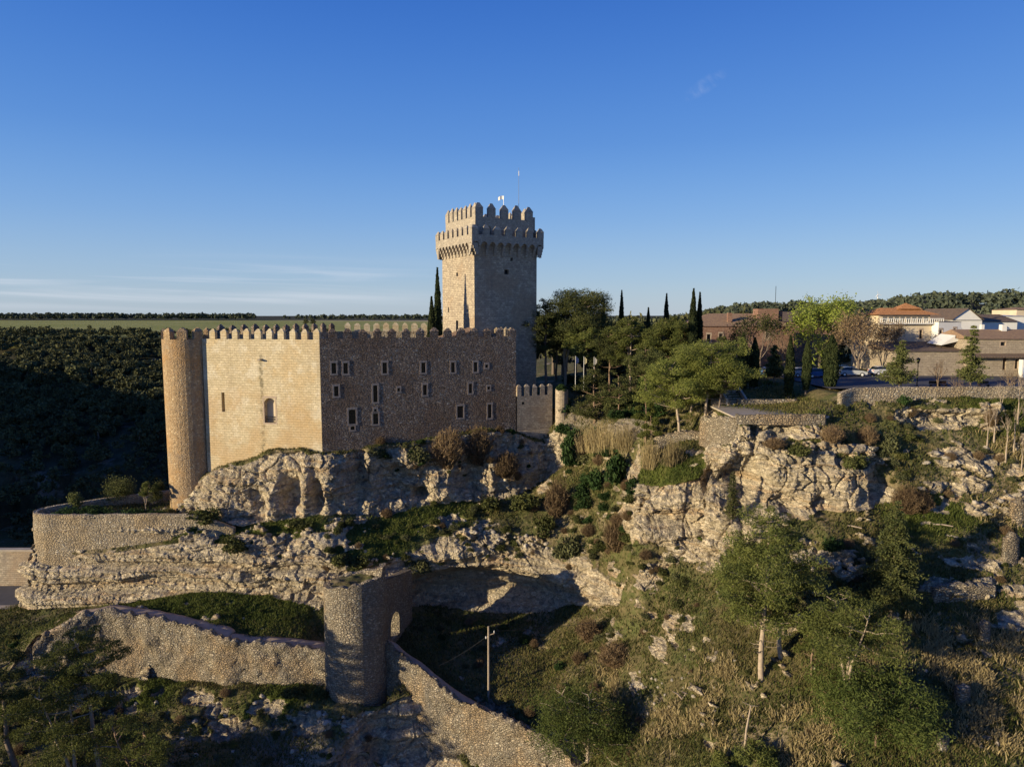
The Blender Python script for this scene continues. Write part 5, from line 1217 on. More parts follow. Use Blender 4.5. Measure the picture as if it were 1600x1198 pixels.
for px, Y, top, w_, sd, lab, kk in [
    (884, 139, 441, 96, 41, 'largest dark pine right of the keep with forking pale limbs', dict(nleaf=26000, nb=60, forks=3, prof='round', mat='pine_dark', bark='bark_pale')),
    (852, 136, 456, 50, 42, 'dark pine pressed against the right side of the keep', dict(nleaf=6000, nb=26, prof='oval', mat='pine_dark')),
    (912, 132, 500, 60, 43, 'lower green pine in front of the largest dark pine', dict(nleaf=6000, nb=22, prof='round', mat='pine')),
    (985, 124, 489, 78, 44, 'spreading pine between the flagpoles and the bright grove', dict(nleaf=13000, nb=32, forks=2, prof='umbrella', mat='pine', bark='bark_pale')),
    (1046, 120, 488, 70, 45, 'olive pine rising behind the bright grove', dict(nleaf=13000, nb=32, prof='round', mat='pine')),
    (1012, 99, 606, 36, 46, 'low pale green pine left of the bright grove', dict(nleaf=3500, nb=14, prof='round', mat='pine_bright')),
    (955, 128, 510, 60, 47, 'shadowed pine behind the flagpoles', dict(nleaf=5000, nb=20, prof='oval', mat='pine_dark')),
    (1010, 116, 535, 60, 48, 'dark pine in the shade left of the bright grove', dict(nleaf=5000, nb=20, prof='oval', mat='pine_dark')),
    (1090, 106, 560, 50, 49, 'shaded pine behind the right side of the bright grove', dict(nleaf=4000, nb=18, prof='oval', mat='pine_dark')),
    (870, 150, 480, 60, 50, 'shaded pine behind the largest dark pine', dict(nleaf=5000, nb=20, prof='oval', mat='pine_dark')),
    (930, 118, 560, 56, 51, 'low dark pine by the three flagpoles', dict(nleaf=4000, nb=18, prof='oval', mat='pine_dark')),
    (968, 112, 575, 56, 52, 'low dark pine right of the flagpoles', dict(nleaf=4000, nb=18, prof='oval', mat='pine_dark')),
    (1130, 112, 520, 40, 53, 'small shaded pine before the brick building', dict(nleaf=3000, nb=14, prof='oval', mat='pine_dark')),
    (1020, 640/6, 640, 34, 54, 'drooping bright pine bush low beside the grove', dict(nleaf=3000, nb=12, prof='round', mat='pine_bright'))]:
    b, h = vert(px, Y if sd != 54 else 96, top); o = pine('pine_tree', h, w_ * pxm(b), h * (.42 if sd not in (46, 54, 51, 52) else .08), sd, leaf=.2 if Y > 110 else .15, **kk); put(o, b, label=lab, cat='tree')
# cypresses
for px, Y, top, w_, gz_, sd, lab, mt in [
    (684, 128.6, 419, 13, -13, 61, 'tall thin cypress beside the keep, behind the window front', 'cypress'),
    (674.5, 127.0, 464, 15, -13, 62, 'shorter cypress left of the tall one behind the window front', 'cypress'),
    (943, 150, 466, 9, None, 63, 'leftmost of the pointed cypresses above the dark wood', 'cypress'),
    (971, 156, 454, 9, None, 64, 'cypress standing highest on the skyline right of the keep', 'cypress'),
    (1013, 146, 481, 9, None, 65, 'dark low cypress between two skyline cypresses', 'cypress'),
    (1041, 156, 459, 9, None, 66, 'thin skyline cypress left of the twin cypresses', 'cypress'),
    (1083, 116, 451, 15, None, 67, 'left and taller of the twin cypresses by the brick building', 'cypress'),
    (1093, 117, 457, 11, None, 68, 'right and thinner of the twin cypresses by the brick building', 'cypress'),
    (1163, 101, 520, 18, None, 69, 'black cypress left of the steps down to the platform', 'cypress'),
    (1181, 102, 528, 17, None, 70, 'black cypress right of the steps down to the platform', 'cypress'),
    (1237, 95.5, 524, 13, None, 71, 'left of the paired cypresses behind the low platform wall', 'cypress'),
    (1264, 95.5, 530, 13, None, 72, 'right of the paired cypresses behind the low platform wall', 'cypress'),
    (1302, 96, 524, 26, None, 73, 'broader dark cypress behind the sloping ramp', 'cypress')]:
    b, h = vert(px, Y, top, gz_); o = cypress('cypress_tree', h, w_ * pxm(b), sd, leaf=.17 if Y < 120 else .22, mat=mt, nleaf=4200); put(o, b, label=lab, cat='tree')
for px, Y, top, w_, sd, lab, mt in [
    (1213, 104, 540, 36, 81, 'dark bushy spruce between the steps and the parked cars', 'bush'),
    (1411, 92, 533, 54, 82, 'light green young spruce left of the street lamp', 'spruce'),
    (1523, 91, 508, 44, 83, 'tall olive conifer before the stone house on the right', 'spruce')]:
    b, h = vert(px, Y, top); o = conifer('spruce_tree', h, w_ * pxm(b), sd, nleaf=7000, leaf=.15, mat=mt, base=1.0 if sd != 83 else 1.9, droop=-.35 if sd == 82 else .0, tiers=14, sparse=.15); put(o, b, label=lab, cat='tree')
for px, Y, top, w_, sd, lab, mt, leafy, nl, ls in [
    (1284, 128, 458, 96, 91, 'bright spring green tree in front of the wooded hill', 'green_tree', True, 9000, .2),
    (1345, 114, 482, 84, 92, 'brownish budding tree right of the bright green tree', 'bush_brown', True, 5500, .13),
    (1385, 120, 500, 60, 93, 'sparse budding tree before the orange roofed house', 'bush_brown', True, 3000, .13),
    (1190, 120, 488, 80, 94, 'greenish sparse tree before the brick building', 'bush', True, 3500, .15),
    (1152, 122, 505, 60, 95, 'bare grey tree before the brick building wall', 'twig', False, 0, 0),
    (1228, 118, 505, 56, 96, 'bare tree at the right end of the brick building', 'twig', False, 0, 0),
    (1472, 92.5, 556, 42, 97, 'small bare tree right of the street lamp', 'twig', False, 0, 0),
    (1502, 89.5, 583, 30, 98, 'tiny bare sapling rising behind the long parapet', 'twig', False, 0, 0),
    (1588, 90, 575, 40, 99, 'small bare branching tree by the right picture edge', 'twig', False, 0, 0)]:
    b, h = vert(px, Y, top); o = broadleaf('leafy_tree' if leafy else 'bare_tree', h, w_ * pxm(b), sd, nleaf=nl, leaf=ls, mat=mt if leafy else 'pine', bark='bark_grey' if leafy else 'twig', leafy=leafy, depth=3 if Y < 95 else 4); put(o, b, label=lab, cat='tree')
# bare saplings on the bright bank at the far right
sap = broadleaf('bare_sapling', 5.2, 1.8, 120, leafy=False, depth=3, bark='bark_pale', nstem=2, base=.4); kids(sap)
SAPL = [(1571, 722), (1584, 700), (1596, 735), (1553, 690), (1563, 655), (1590, 660), (1601, 705), (1542, 700)]
for i, (px, py) in enumerate(SAPL):
    o = sap if i == 0 else copy_tree(sap); g = at(px, py); put(o, g, random.uniform(.75, 1.25), random.uniform(0, 6), 'thin pale leafless sapling on the bright bank at the right edge', 'sapling', 'leafless saplings on the right bank', sz=random.uniform(.9, 1.3))
# terrace garden behind the bastion wall
for px, Y, top, w_, h0, sd, lab, k_ in [(188, 112.5, 742, 56, 0, 101, 'round pine bush on the bastion terrace', 'bush'), (116, 108, 771, 20, 0, 102, 'small pale green shrub at the far side of the bastion terrace', 'spruce'),
    (228, 110, 752, 26, 0, 103, 'small multi stemmed tree near the corner tower foot', 'pine'), (248, 112, 752, 24, 0, 104, 'dark bushy tree touching the corner tower', 'bush')]:
    b = P(px, 790, Y); b[2] = -31.3; lo, hi = .3, 12
    for _ in range(30):
        m_ = (lo + hi) / 2
        if proj(b + np.array((0, 0, m_)))[1] > top: lo = m_
        else: hi = m_
    if sd in (103,): o = pine('small_tree', lo, w_ * pxm(b), lo * .5, sd, nleaf=2500, leaf=.13, nb=12, prof='round', forks=4, bark='bark_pale', rtrunk=.07); put(o, b, label=lab, cat='tree')
    else: o = bushmesh('terrace_shrub', w_ * pxm(b) * 1.35, lo * 1.2, sd, n=4500 if sd == 101 else 1800, leaf=.12, mat=k_, lobes=9); put(o, b, label=lab, cat='shrub')
hedge_src = [bushmesh('hedge_shrub', 2.6, 1.25, 110 + i, n=1500, leaf=.1, mat='bush_dark', lobes=8) for i in range(2)]
for i, (px, Y) in enumerate([(95, 104.2), (112, 103.7), (130, 104.4), (148, 103.8), (160, 104.6), (172, 103.8), (205, 104), (218, 104.4), (110, 105.5), (140, 105.8), (240, 104)]):
    o = hedge_src[i % 2] if i < 2 else hedge_src[i % 2].copy()
    if i >= 2: COL.objects.link(o)
    b = P(px, 795, Y); b[2] = -31.35; put(o, b, random.uniform(1.25, 1.7), random.uniform(0, 6), 'low clipped shrub in the hedge along the bastion terrace wall', 'shrub', 'hedge shrubs on the bastion terrace')

for i, (x, y, h) in enumerate([(-58, 60, 15), (-64, 55, 14), (-70, 62, 16), (-61, 50, 13), (-76, 56, 15), (-54, 53, 12)]):  # unseen pines, added so their shadows darken the ravine at lower left
    o = pine('pine_tree', h, 7.5, h * .3, 700 + i, nleaf=4500, leaf=.24, nb=20, prof='round', mat='pine_dark'); put(o, (x, y, gz(x, y, -57)), label='unseen pine added outside the left edge to shade the ravine', cat='tree', group='unseen pines added outside the left edge for shade')

# ------------------------------------------------------------------ village, platform, parapet, cars, lamp
def thing_box(name, label, cat, loc, group=None): return empty(name, loc, 0, label, cat, group)
def base_at(px, Y, z=-10.05): return np.array(((px - 800) / F * (Y * CP - z * SP), Y, z))
def zat(py, Y): return P(800, py, Y)[2]
def house(name, label, pxl, pxr, Y, z0, ytop_wall, mat, depth=9, rz=0.0, wins=(), roof=None, roofmat=None, ridge=None, over=.35, cat='house', doors=(), ridge_axis='x'):
    a = base_at(pxl, Y, z0); L = (pxr - pxl) / F * (Y * CP - z0 * SP) / max(.2, math.cos(rz) + math.sin(rz) * -0.0); b = a + np.array((math.cos(rz) * L, math.sin(rz) * L, 0))
    zt = zat(ytop_wall, Y); root = empty(name, tuple((a + b) / 2), 0, label, cat)
    t = (b - a)[:2] / L; n = np.array((t[1], -t[0])); c = b[:2] - n * depth; d = a[:2] - n * depth
    def oh(p0, p1, lst, ztop=None):
        out = []
        for w in lst:
            s0, za = onwall(p0, p1, w[0], w[3]); s1, zb = onwall(p0, p1, w[1], w[2]); out.append((s0, s1, za, zb) + ((1,) if len(w) > 4 and w[4] == 'a' else ()))
        return out
    m = MB(); hs = oh(a[:2], b[:2], wins); ds = oh(a[:2], b[:2], doors); q_ = wall_panel(m, a[:2], b[:2], z0 - 1, zt, hs + ds, .3)
    for p0, p1 in ((b[:2], c), (c, d), (d, a[:2])): wall_panel(m, tuple(p0), tuple(p1), z0 - 1, zt, [], .3)
    m.face([tuple(a[:2]) + (zt,), tuple(b[:2]) + (zt,), tuple(c) + (zt,), tuple(d) + (zt,)])
    build_in(m, 'wall', M[mat], root)
    for h in hs: f = build_in(frame_piece(q_, h, .12, .02), 'window', M['dressed'], root); build_in(pane_piece(q_, h, .28), 'pane', M['glass'], f)
    for h in ds: f = build_in(pane_piece(q_, h, .28), 'door', M['wood'], root)
    if roof:
        rh = ridge; o_ = over; m = MB()
        P4 = [a[:2] + n * o_ - t * o_, b[:2] + n * o_ + t * o_, c - n * o_ + t * o_, d - n * o_ - t * o_]; A_, B_, C_, D_ = [tuple(p) + (zt + .03,) for p in P4]
        if roof == 'hip': k = min(depth / 2, L / 2 * .9); m1 = (P4[0] + P4[3]) / 2 + t * k; m2 = (P4[1] + P4[2]) / 2 - t * k
        else: m1 = (P4[0] + P4[3]) / 2; m2 = (P4[1] + P4[2]) / 2
        if roof == 'shed': E1, E2 = tuple(P4[3]) + (zt + rh,), tuple(P4[2]) + (zt + rh,); m.face([A_, B_, E2, E1]); m.face([B_, C_, E2]); m.face([D_, A_, E1]); m.face([C_, D_, E1, E2])
        elif roof == 'gable_y':
            e1 = (P4[0] + P4[1]) / 2; e2 = (P4[2] + P4[3]) / 2; E1, E2 = tuple(e1) + (zt + rh,), tuple(e2) + (zt + rh,); m.face([A_, E1, E2, D_]); m.face([B_, C_, E2, E1])
            g = MB(); g.face([tuple(a[:2]) + (zt,), tuple(b[:2]) + (zt,), tuple((a[:2] + b[:2]) / 2) + (zt + rh,)]); build_in(g, 'gable', M[mat], root)
        else:
            E1, E2 = tuple(m1) + (zt + rh,), tuple(m2) + (zt + rh,); m.face([A_, B_, E2, E1]); m.face([C_, D_, E1, E2]); m.face([B_, C_, E2]); m.face([D_, A_, E1])
        m.face([A_, D_, C_, B_]); return root, q_, build_in(m, 'roof', M[roofmat], root), (a, b, c, d, zt)
    return root, q_, None, (a, b, c, d, zt)
def addbox(parent, name, mat, c, size, rz=0): m = MB(); m.box(c, size, rz); return build_in(m, name, M[mat], parent)

# brick building behind the grove
r1, q1, rf, g1 = house('brick_building', 'long red brick building with a tiled roof behind bare trees', 1072, 1238, 134, -12.5, 510, 'brick', 12, 0, roof='hip', roofmat='tile', ridge=2.5, wins=[(1123, 1130, 521, 529), (1160, 1166, 521, 529), (1104, 1111, 522, 534), (1196, 1202, 521, 529)], cat='building')
c_ = base_at(1199, 137, 0); addbox(r1, 'roof_turret', 'brick', (c_[0], 138, -1.3), (4.0, 3, 5.0)); c_ = base_at(1145, 134, 0); addbox(rf, 'chimney', 'brick', (c_[0], 136, -.9), (.8, .8, 2.6))
c_ = base_at(1227, 134, 0); addbox(rf, 'chimney', 'brick', (c_[0], 138, -.5), (1.6, 1, 2.6))
ms = empty('roof_antenna', (c_[0], 138, .6), 0, 'thin antenna mast above the brick building roof', 'antenna'); b_ = base_at(1205, 140, 0); m = MB(); m.tube([(b_[0], 138, 1.0), (b_[0], 138, zat(447, 138))], .05, 5); build_in(m, 'pole', M['metal'], ms)
# second shaded wing
house('shaded_house', 'shaded brown house between the brick building and the bright green tree', 1213, 1300, 150, -12, 503, 'brick', 10, 0, roof='gable', roofmat='tile_dark', ridge=2.2)
# balcony house with orange roof
r2, q2, rf, g2 = house('balcony_house', 'cream house with an orange tiled roof and white balustraded terrace', 1372, 1462, 124, -10.1, 506, 'plaster', 10, 0.0, wins=[(1436, 1442, 515, 529), (1400, 1406, 515, 526), (1383, 1388, 515, 526)])
a, b, c, d, zt = g2; L2 = b[0] - a[0]
addbox(r2, 'upper_storey', 'plaster', ((a[0] + b[0]) / 2 - .3, a[1] + 4.5, zt + .8), (L2 - 1.0, 6.5, 1.6))
for k in range(8): addbox(r2, 'window', 'glass', (a[0] + 1.4 + k * (L2 - 3) / 7, a[1] + 1.235, zt + .75), (.75, .03, .9))
m = MB(); zr = zt + 1.62; x0, x1 = a[0] - .6, b[0] + .6; ya, yb = a[1] + .4, a[1] + 8.6; E = [(x0, ya, zr), (x1, ya, zr), (x1, yb, zr), (x0, yb, zr)]; r_ = 1.25; g = [(x0 + 3, ya + 3.4, zr + r_), (x1 - 3, ya + 3.4, zr + r_), (x1 - 3, yb - 3.4, zr + r_), (x0 + 3, yb - 3.4, zr + r_)]
for i in range(4): m.face([E[i], E[(i + 1) % 4], g[(i + 1) % 4], g[i]])
m.face(g); m.face(E[::-1]); rf2 = build_in(m, 'roof', M['tile_orange'], r2)
m = MB(); cx = (x0 + x1) / 2 + 1.5; zz = zr + r_; E = [(cx - 2.2, ya + 2, zz - .2), (cx + 2.2, ya + 2, zz - .2), (cx + 2.2, ya + 5, zz - .2), (cx - 2.2, ya + 5, zz - .2)]; tp = (cx - .2, ya + 3.5, zz + .9)
for i in range(4): m.face([E[i], E[(i + 1) % 4], tp])
build_in(m, 'ridge_cap', M['tile_orange'], rf2)
m = MB(); m.box(((a[0] + b[0]) / 2, a[1] - .35, zt + .05), (L2 + .9, .9, .14)); m.box(((a[0] + b[0]) / 2, a[1] - .7, zt + .95), (L2 + .9, .16, .12))
for k in range(30): xx = a[0] - .4 + k * (L2 + .8) / 29; m.box((xx, a[1] - .7, zt + .5), (.12, .12, .8))
build_in(m, 'balustrade', M['white'], r2)
rs, qs_, _, gs = house('white_side_house', 'white house wing with arched windows beside the cream balcony house', 1462, 1502, 122.5, -10.1, 503, 'white', 9, .18, wins=[(1467, 1473, 515, 528, 'a'), (1489, 1495, 513, 522, 'a')], roof='shed', roofmat='tile_dark', ridge=.5, over=.15)
# white gabled house behind, and two beyond
house('white_gable_house', 'white walled house with long sloping tiled roofs behind the conifer', 1484, 1530, 142, -10.2, 500, 'white', 14, 0, roof='gable_y', roofmat='tile_dark', ridge=2.4)
house('long_roof_house', 'house with a long low weathered roof left of the picture edge', 1520, 1585, 146, -10.2, 503, 'white', 12, 0, roof='gable', roofmat='tile_dark', ridge=1.6)
house('cream_tower_house', 'small cream block above the roofs at the right picture edge', 1583, 1625, 155, -10.3, 484, 'plaster', 8, 0, roof='hip', roofmat='tile', ridge=.6)
house('white_far_house', 'white low house peeping between roofs near the right picture edge', 1568, 1600, 150, -10.3, 494, 'white', 8, 0, roof='shed', roofmat='white', ridge=.3)
# low stone annex and stone house
house('stone_annex', 'long low stone annex with a flat tiled roof beside the street lamp', 1398, 1512, 113, -10.05, 549, 'housestone', 8, 0, roof='shed', roofmat='tile_dark', ridge=1.3)
r5, q5, rf5, g5 = house('stone_house', 'two storey rough stone house with dark doors at the right', 1512, 1640, 112, -10.05, 530, 'housestone', 9, 0, roof='gable', roofmat='tile', ridge=1.5, wins=[(1563, 1572, 534, 540), (1585, 1592, 561, 576)], doors=[(1566, 1573, 559, 578)])
a, b, c, d, zt = g5; m = MB(); zz = zat(549, 112); m.prism([(a[0], a[1] - .02, zz - .5), (b[0], a[1] - .02, zz - .5), (b[0], a[1] - 1.3, zz - .95), (a[0], a[1] - 1.3, zz - .95)], [(a[0], a[1] - .02, zz - .35), (b[0], a[1] - .02, zz - .35), (b[0], a[1] - 1.3, zz - .8), (a[0], a[1] - 1.3, zz - .8)])
build_in(m, 'canopy_roof', M['tile_dark'], r5)
ch = base_at(1582, 114, 0); addbox(rf5, 'chimney', 'white', (ch[0], 116, zt + 1.7), (.8, .8, 1.2)); ch = base_at(1555, 114, 0); addbox(rf5, 'chimney', 'white', (ch[0], 117, zt + 1.8), (.5, .5, 1.0))
# small stone gable between annex and house
house('stone_gable_wall', 'sunlit stone gable end between the annex and the stone house', 1492, 1516, 118, -10.05, 530, 'housestone', 5, 0, roof='shed', roofmat='tile', ridge=.6)
# white canvas canopy
cn = base_at(1492, 116, 0); tn = empty('white_canopy', (cn[0], 116, -10), 0, 'white canvas canopy stretched above the stone annex roof', 'canopy')
m = MB(); z1_, z2_ = zat(539, 116), zat(523, 116); x0 = base_at(1468, 116, 0)[0]; x1 = base_at(1489, 116, 0)[0]; x2 = base_at(1513, 116, 0)[0]
m.prism([(x0, 115, z1_), (x2, 115, z2_ - .55), (x2, 119, z2_ - .3), (x0, 119, z1_ + .2)], [(x0, 115, z1_ + .06), (x1, 115, z2_ - .1), (x1, 119, z2_ + .1), (x0, 119, z1_ + .26)]); m.prism([(x1, 115, z2_ - .6), (x2, 115, z2_ - .6), (x2, 119, z2_ - .5), (x1, 119, z2_ - .5)], [(x1, 115, z2_ - .08), (x2, 115, z2_ - .12), (x2, 119, z2_), (x1, 119, z2_ + .1)])
build_in(m, 'canvas', M['white'], tn); m = MB()
for xx in (x0 + .1, x1, x2 - .1): m.tube([(xx, 115.2, -10), (xx, 115.2, z1_ + .1)], .05, 5)
build_in(m, 'posts', M['metal'], tn)
bl = base_at(1597, 110, -10); bp_ = empty('blue_white_panel', (bl[0], 110, -10), 0, 'blue and white painted house front at the right picture edge', 'house'); addbox(bp_, 'wall', 'white', (bl[0] + 3, 110.4, -8.6), (6.2, .8, 3.0)); M['bluep'] = plain('blue_paint', (.05, .16, .42), .7, .3, .1); addbox(bp_, 'door', 'bluep', (bl[0] + .6, 109.98, -9.2), (.9, .06, 1.7))
# television aerials on the roofs
for px, Y, yb, yt, lab in [(1441, 127, 486, 461, 'branched television aerial above the orange roof'), (1517, 145, 486, 466, 'aerial with a dish on the white gabled house'), (1526, 146, 488, 478, 'small aerial right of the aerial with a dish'), (1419, 127, 487, 482, 'short white vent pipe on the orange roof')]:
    b_ = base_at(px, Y, 0); zb, zt_ = zat(yb, Y) - .5, zat(yt, Y); m = MB(); m.tube([(b_[0], Y, zb), (b_[0], Y, zt_)], .045, 5)
    if yb - yt > 7:
        for k in range(3): m.tube([(b_[0] - .7 + .12 * k, Y, zt_ - .3 - .25 * k), (b_[0] + .7 - .12 * k, Y, zt_ - .3 - .25 * k)], .025, 4)
        m.box((b_[0] + .3, Y - .1, zt_ - 1.3), (.5, .1, .45))
    tag(m.build('tv_aerial', M['metal']), lab, 'aerial')
# far wind turbine and lattice mast on the skyline
b_ = P(1371.5, 475, 1500); wt = empty('wind_turbine', tuple(b_), 0, 'tiny white wind turbine on the far skyline', 'wind turbine'); m = MB(); top_ = P(1371.5, 460, 1500); m.tube([tuple(b_ - [0, 0, 12]), tuple(top_)], [1.6, .9], 8); build_in(m, 'tower', M['white_metal'], wt)
for k in range(3):
    a_ = math.pi / 2 + k * 2 * math.pi / 3 + .3; m = MB(); m.prism([(top_[0] - .5, 1498, top_[2] - .5), (top_[0] + .5, 1498, top_[2] - .5), (top_[0] + .5, 1498.5, top_[2] + .5), (top_[0] - .5, 1498.5, top_[2] + .5)], [(top_[0] + math.cos(a_) * 8 + dx, 1498 + dy, top_[2] + math.sin(a_) * 8 + dz) for dx, dy, dz in ((-.2, 0, -.2), (.2, 0, -.2), (.2, .3, .2), (-.2, .3, .2))]); build_in(m, 'blade', M['white_metal'], wt)
m = MB(); b_, t_ = P(1476, 478, 700), P(1476, 458, 700); m.tube([tuple(b_ - [0, 0, 5]), tuple(t_)], [.5, .25], 4); tag(m.build('lattice_mast', M['metal']), 'thin grey mast on the wooded skyline left of the white gabled house', 'mast')

# plaza surfaces
def sheet(name, pts, z, mat, kind='structure', th=None):
    m = MB(); m.face([tuple(p) + (z,) for p in pts]); return tag(m.build(name, M[mat]), kind=kind)
sheet('plaza', [(43, 93.2), (150, 93.2), (150, 109.5), (43, 112)], -9.90, 'asphalt')
sheet('pavement', [(43, 112.004), (150, 109.504), (150, 113), (43, 118)], -9.88, 'pavement')
rp = [(-150, 104.4), (-76.2, 104.4), (-76.2, 112.2), (-150, 112.2)]
sheet('road', rp, -45.2, 'asphalt'); sheet('road_verge', [(-150, 103), (-75.6, 103), (-75.6, 104.396), (-150, 104.396)], -45.18, 'concrete')
m = MB(); rwx = -75.4; a_ = zat(861, 113.2); rw_ = empty('road_retaining_wall', (-100, 113.4, -46), 0, 'brown coursed stone wall along the road at the left edge', 'wall')
m.box((-112, 113.6, (a_ - 47) / 2), (75, .8, a_ + 47)); build_in(m, 'wall_body', M['keep'], rw_); m = MB(); m.box((-112, 113.6, a_ + .16), (75, 1.1, .3)); build_in(m, 'coping', M['concrete'], rw_)
# parapet
pp_ = [(41.0, 85.7, -9.7, -12.6), (43.5, 86.9, -9.15, -12.2), (48, 87.2, -9.1, -11.6), (60, 87.4, -9.05, -11.2), (80, 87.4, -9.0, -11.0), (110, 87.4, -8.9, -11.0)]
ruin_wall('long_parapet', pp_, .5, M['bastion'], 'long low stone parapet along the edge of the village square', jag=.04, rough=.05, seed=12)
# platform with its low walls
pf = empty('stone_platform', (33, 88, -12.6), 0, 'flat pale stone platform with a carved rock edge below the black cypresses', 'platform')
ruin_wall('platform_edge', [(27.6, 84.5, -12.2, -13.4), (30, 84.1, -12.15, -13.4), (32.6, 83.75, -12.12, -13.4), (35.5, 83.7, -12.1, -13.4), (38.4, 83.75, -12.1, -13.4)], .45, M['curtain'], 'low worn stone kerb along the front edge of the platform', jag=.12, rough=.1, seed=17, du=.2)
m = MB(); m.prism([(27.3, 84.6, -12.62), (32.6, 84.0, -12.62), (38.6, 84.0, -12.62), (40.6, 86.4, -12.62), (40.2, 94.4, -12.62), (27.3, 94.4, -12.62)], [(27.3, 84.6, -12.42), (32.6, 84.0, -12.42), (38.6, 84.0, -12.42), (40.6, 86.4, -12.42), (40.2, 94.4, -12.42), (27.3, 94.4, -12.42)]); build_in(m, 'slab', M['concrete'], pf)
ruin_wall('carved_rock_wall', [(25.2, 92, -13.6, -17.5), (25.8, 89, -13.1, -17.5), (26.6, 86.3, -12.8, -17), (27.6, 84.9, -12.9, -16.5), (29, 84.5, -13.1, -16.2)], 1.3, M['curtain'], 'smooth pale wall cut below the left end of the stone platform', jag=.25, rough=.2, seed=14)
ruin_wall('platform_back_wall', [(31.0, 94.2, -11.5, -13), (36, 94.0, -11.5, -13), (39.0, 93.9, -11.45, -13)], .5, M['curtain'], 'low stone wall at the back of the platform under the paired cypresses', jag=.05, rough=.05, seed=15)
ruin_wall('platform_side_wall', [(27.4, 94.3, -11.5, -13), (30.2, 94.4, -11.5, -13)], .5, M['curtain'], 'short low wall left of the steps onto the platform', jag=.05, rough=.05, seed=16)
m = MB(); st = empty('steps', (29.9, 97, -12), 0, 'pale steps running from the platform up to the square', 'steps')
for k in range(9): m.box((33.1 - 2.2, 94.9 + .62 * k, -12.3 + .13 + .26 * k), (2.3, .64, .27))
build_in(m, 'treads', M['concrete'], st)
for sx_ in (-1.35, 1.35):
    m = MB(); m.prism([(30.9 + sx_ - .15, 94.4, -12.4), (30.9 + sx_ + .15, 94.4, -12.4), (30.9 + sx_ + .15, 100.6, -12.4), (30.9 + sx_ - .15, 100.6, -12.4)], [(30.9 + sx_ - .15, 94.4, -11.5), (30.9 + sx_ + .15, 94.4, -11.5), (30.9 + sx_ + .15, 100.6, -9.1), (30.9 + sx_ - .15, 100.6, -9.1)]); build_in(m, 'side_wall', M['concrete'], st)
m = MB(); rmp = [(39.2, 88.4), (42.6, 88.0), (45.5, 93.0), (41.0, 94.0)]; zr_ = [-12.1, -11.1, -10.2, -11.6]
m.prism([(x, y, -13.5) for x, y in rmp], [(x, y, z_) for (x, y), z_ in zip(rmp, zr_)]); tag(m.build('ramp', M['pavement']), kind='structure')
# dry stone wall before the grove
dwp = [pz(1020, 684, 95.2, 0, -20), pz(1045, 676, 94.6, 0, -20.5), pz(1075, 674, 94.0, 0, -20.5), pz(1105, 678, 93.0, 0, -20), pz(1128, 686, 91.8, 0, -19.5), pz(1143, 694, 90.6, -.2, -19)]
ruin_wall('dry_stone_wall', dwp, .7, M['curtain'], 'curved dry stone retaining wall at the feet of the bright pine grove', jag=.22, rough=.16, seed=18)
# lone masonry remains on the slope
for px, py, wpx, hpx, sd, lab in [(1594, 822, 26, 40, 1, 'squared masonry pier at the right picture edge'), (1581, 884, 24, 50, 2, 'leaning grey masonry slab below the pier at the right edge'), (1541, 1006, 16, 34, 3, 'upper of three broken wall stumps on the dry slope'),
    (1507, 1102, 22, 30, 4, 'middle broken wall stump on the dry slope'), (1476, 1172, 18, 26, 5, 'lowest broken wall stump on the dry slope'), (1508, 936, 96, 22, 6, 'low blueish field wall in shade on the right slope')]:
    g = at(px, py); k_ = pxm(g); w_, h_ = wpx * k_, hpx * k_ / .92; ruin_wall('ruined_wall', [(g[0] - w_ / 2, g[1], g[2] + h_ * .8, g[2] - 1.5), (g[0], g[1] - .15, g[2] + h_, g[2] - 1.5), (g[0] + w_ / 2, g[1] + .2, g[2] + h_ * .85, g[2] - 1.5)], .8, M['curtain'], lab, jag=.3, rough=.14, seed=20 + sd, du=.2)

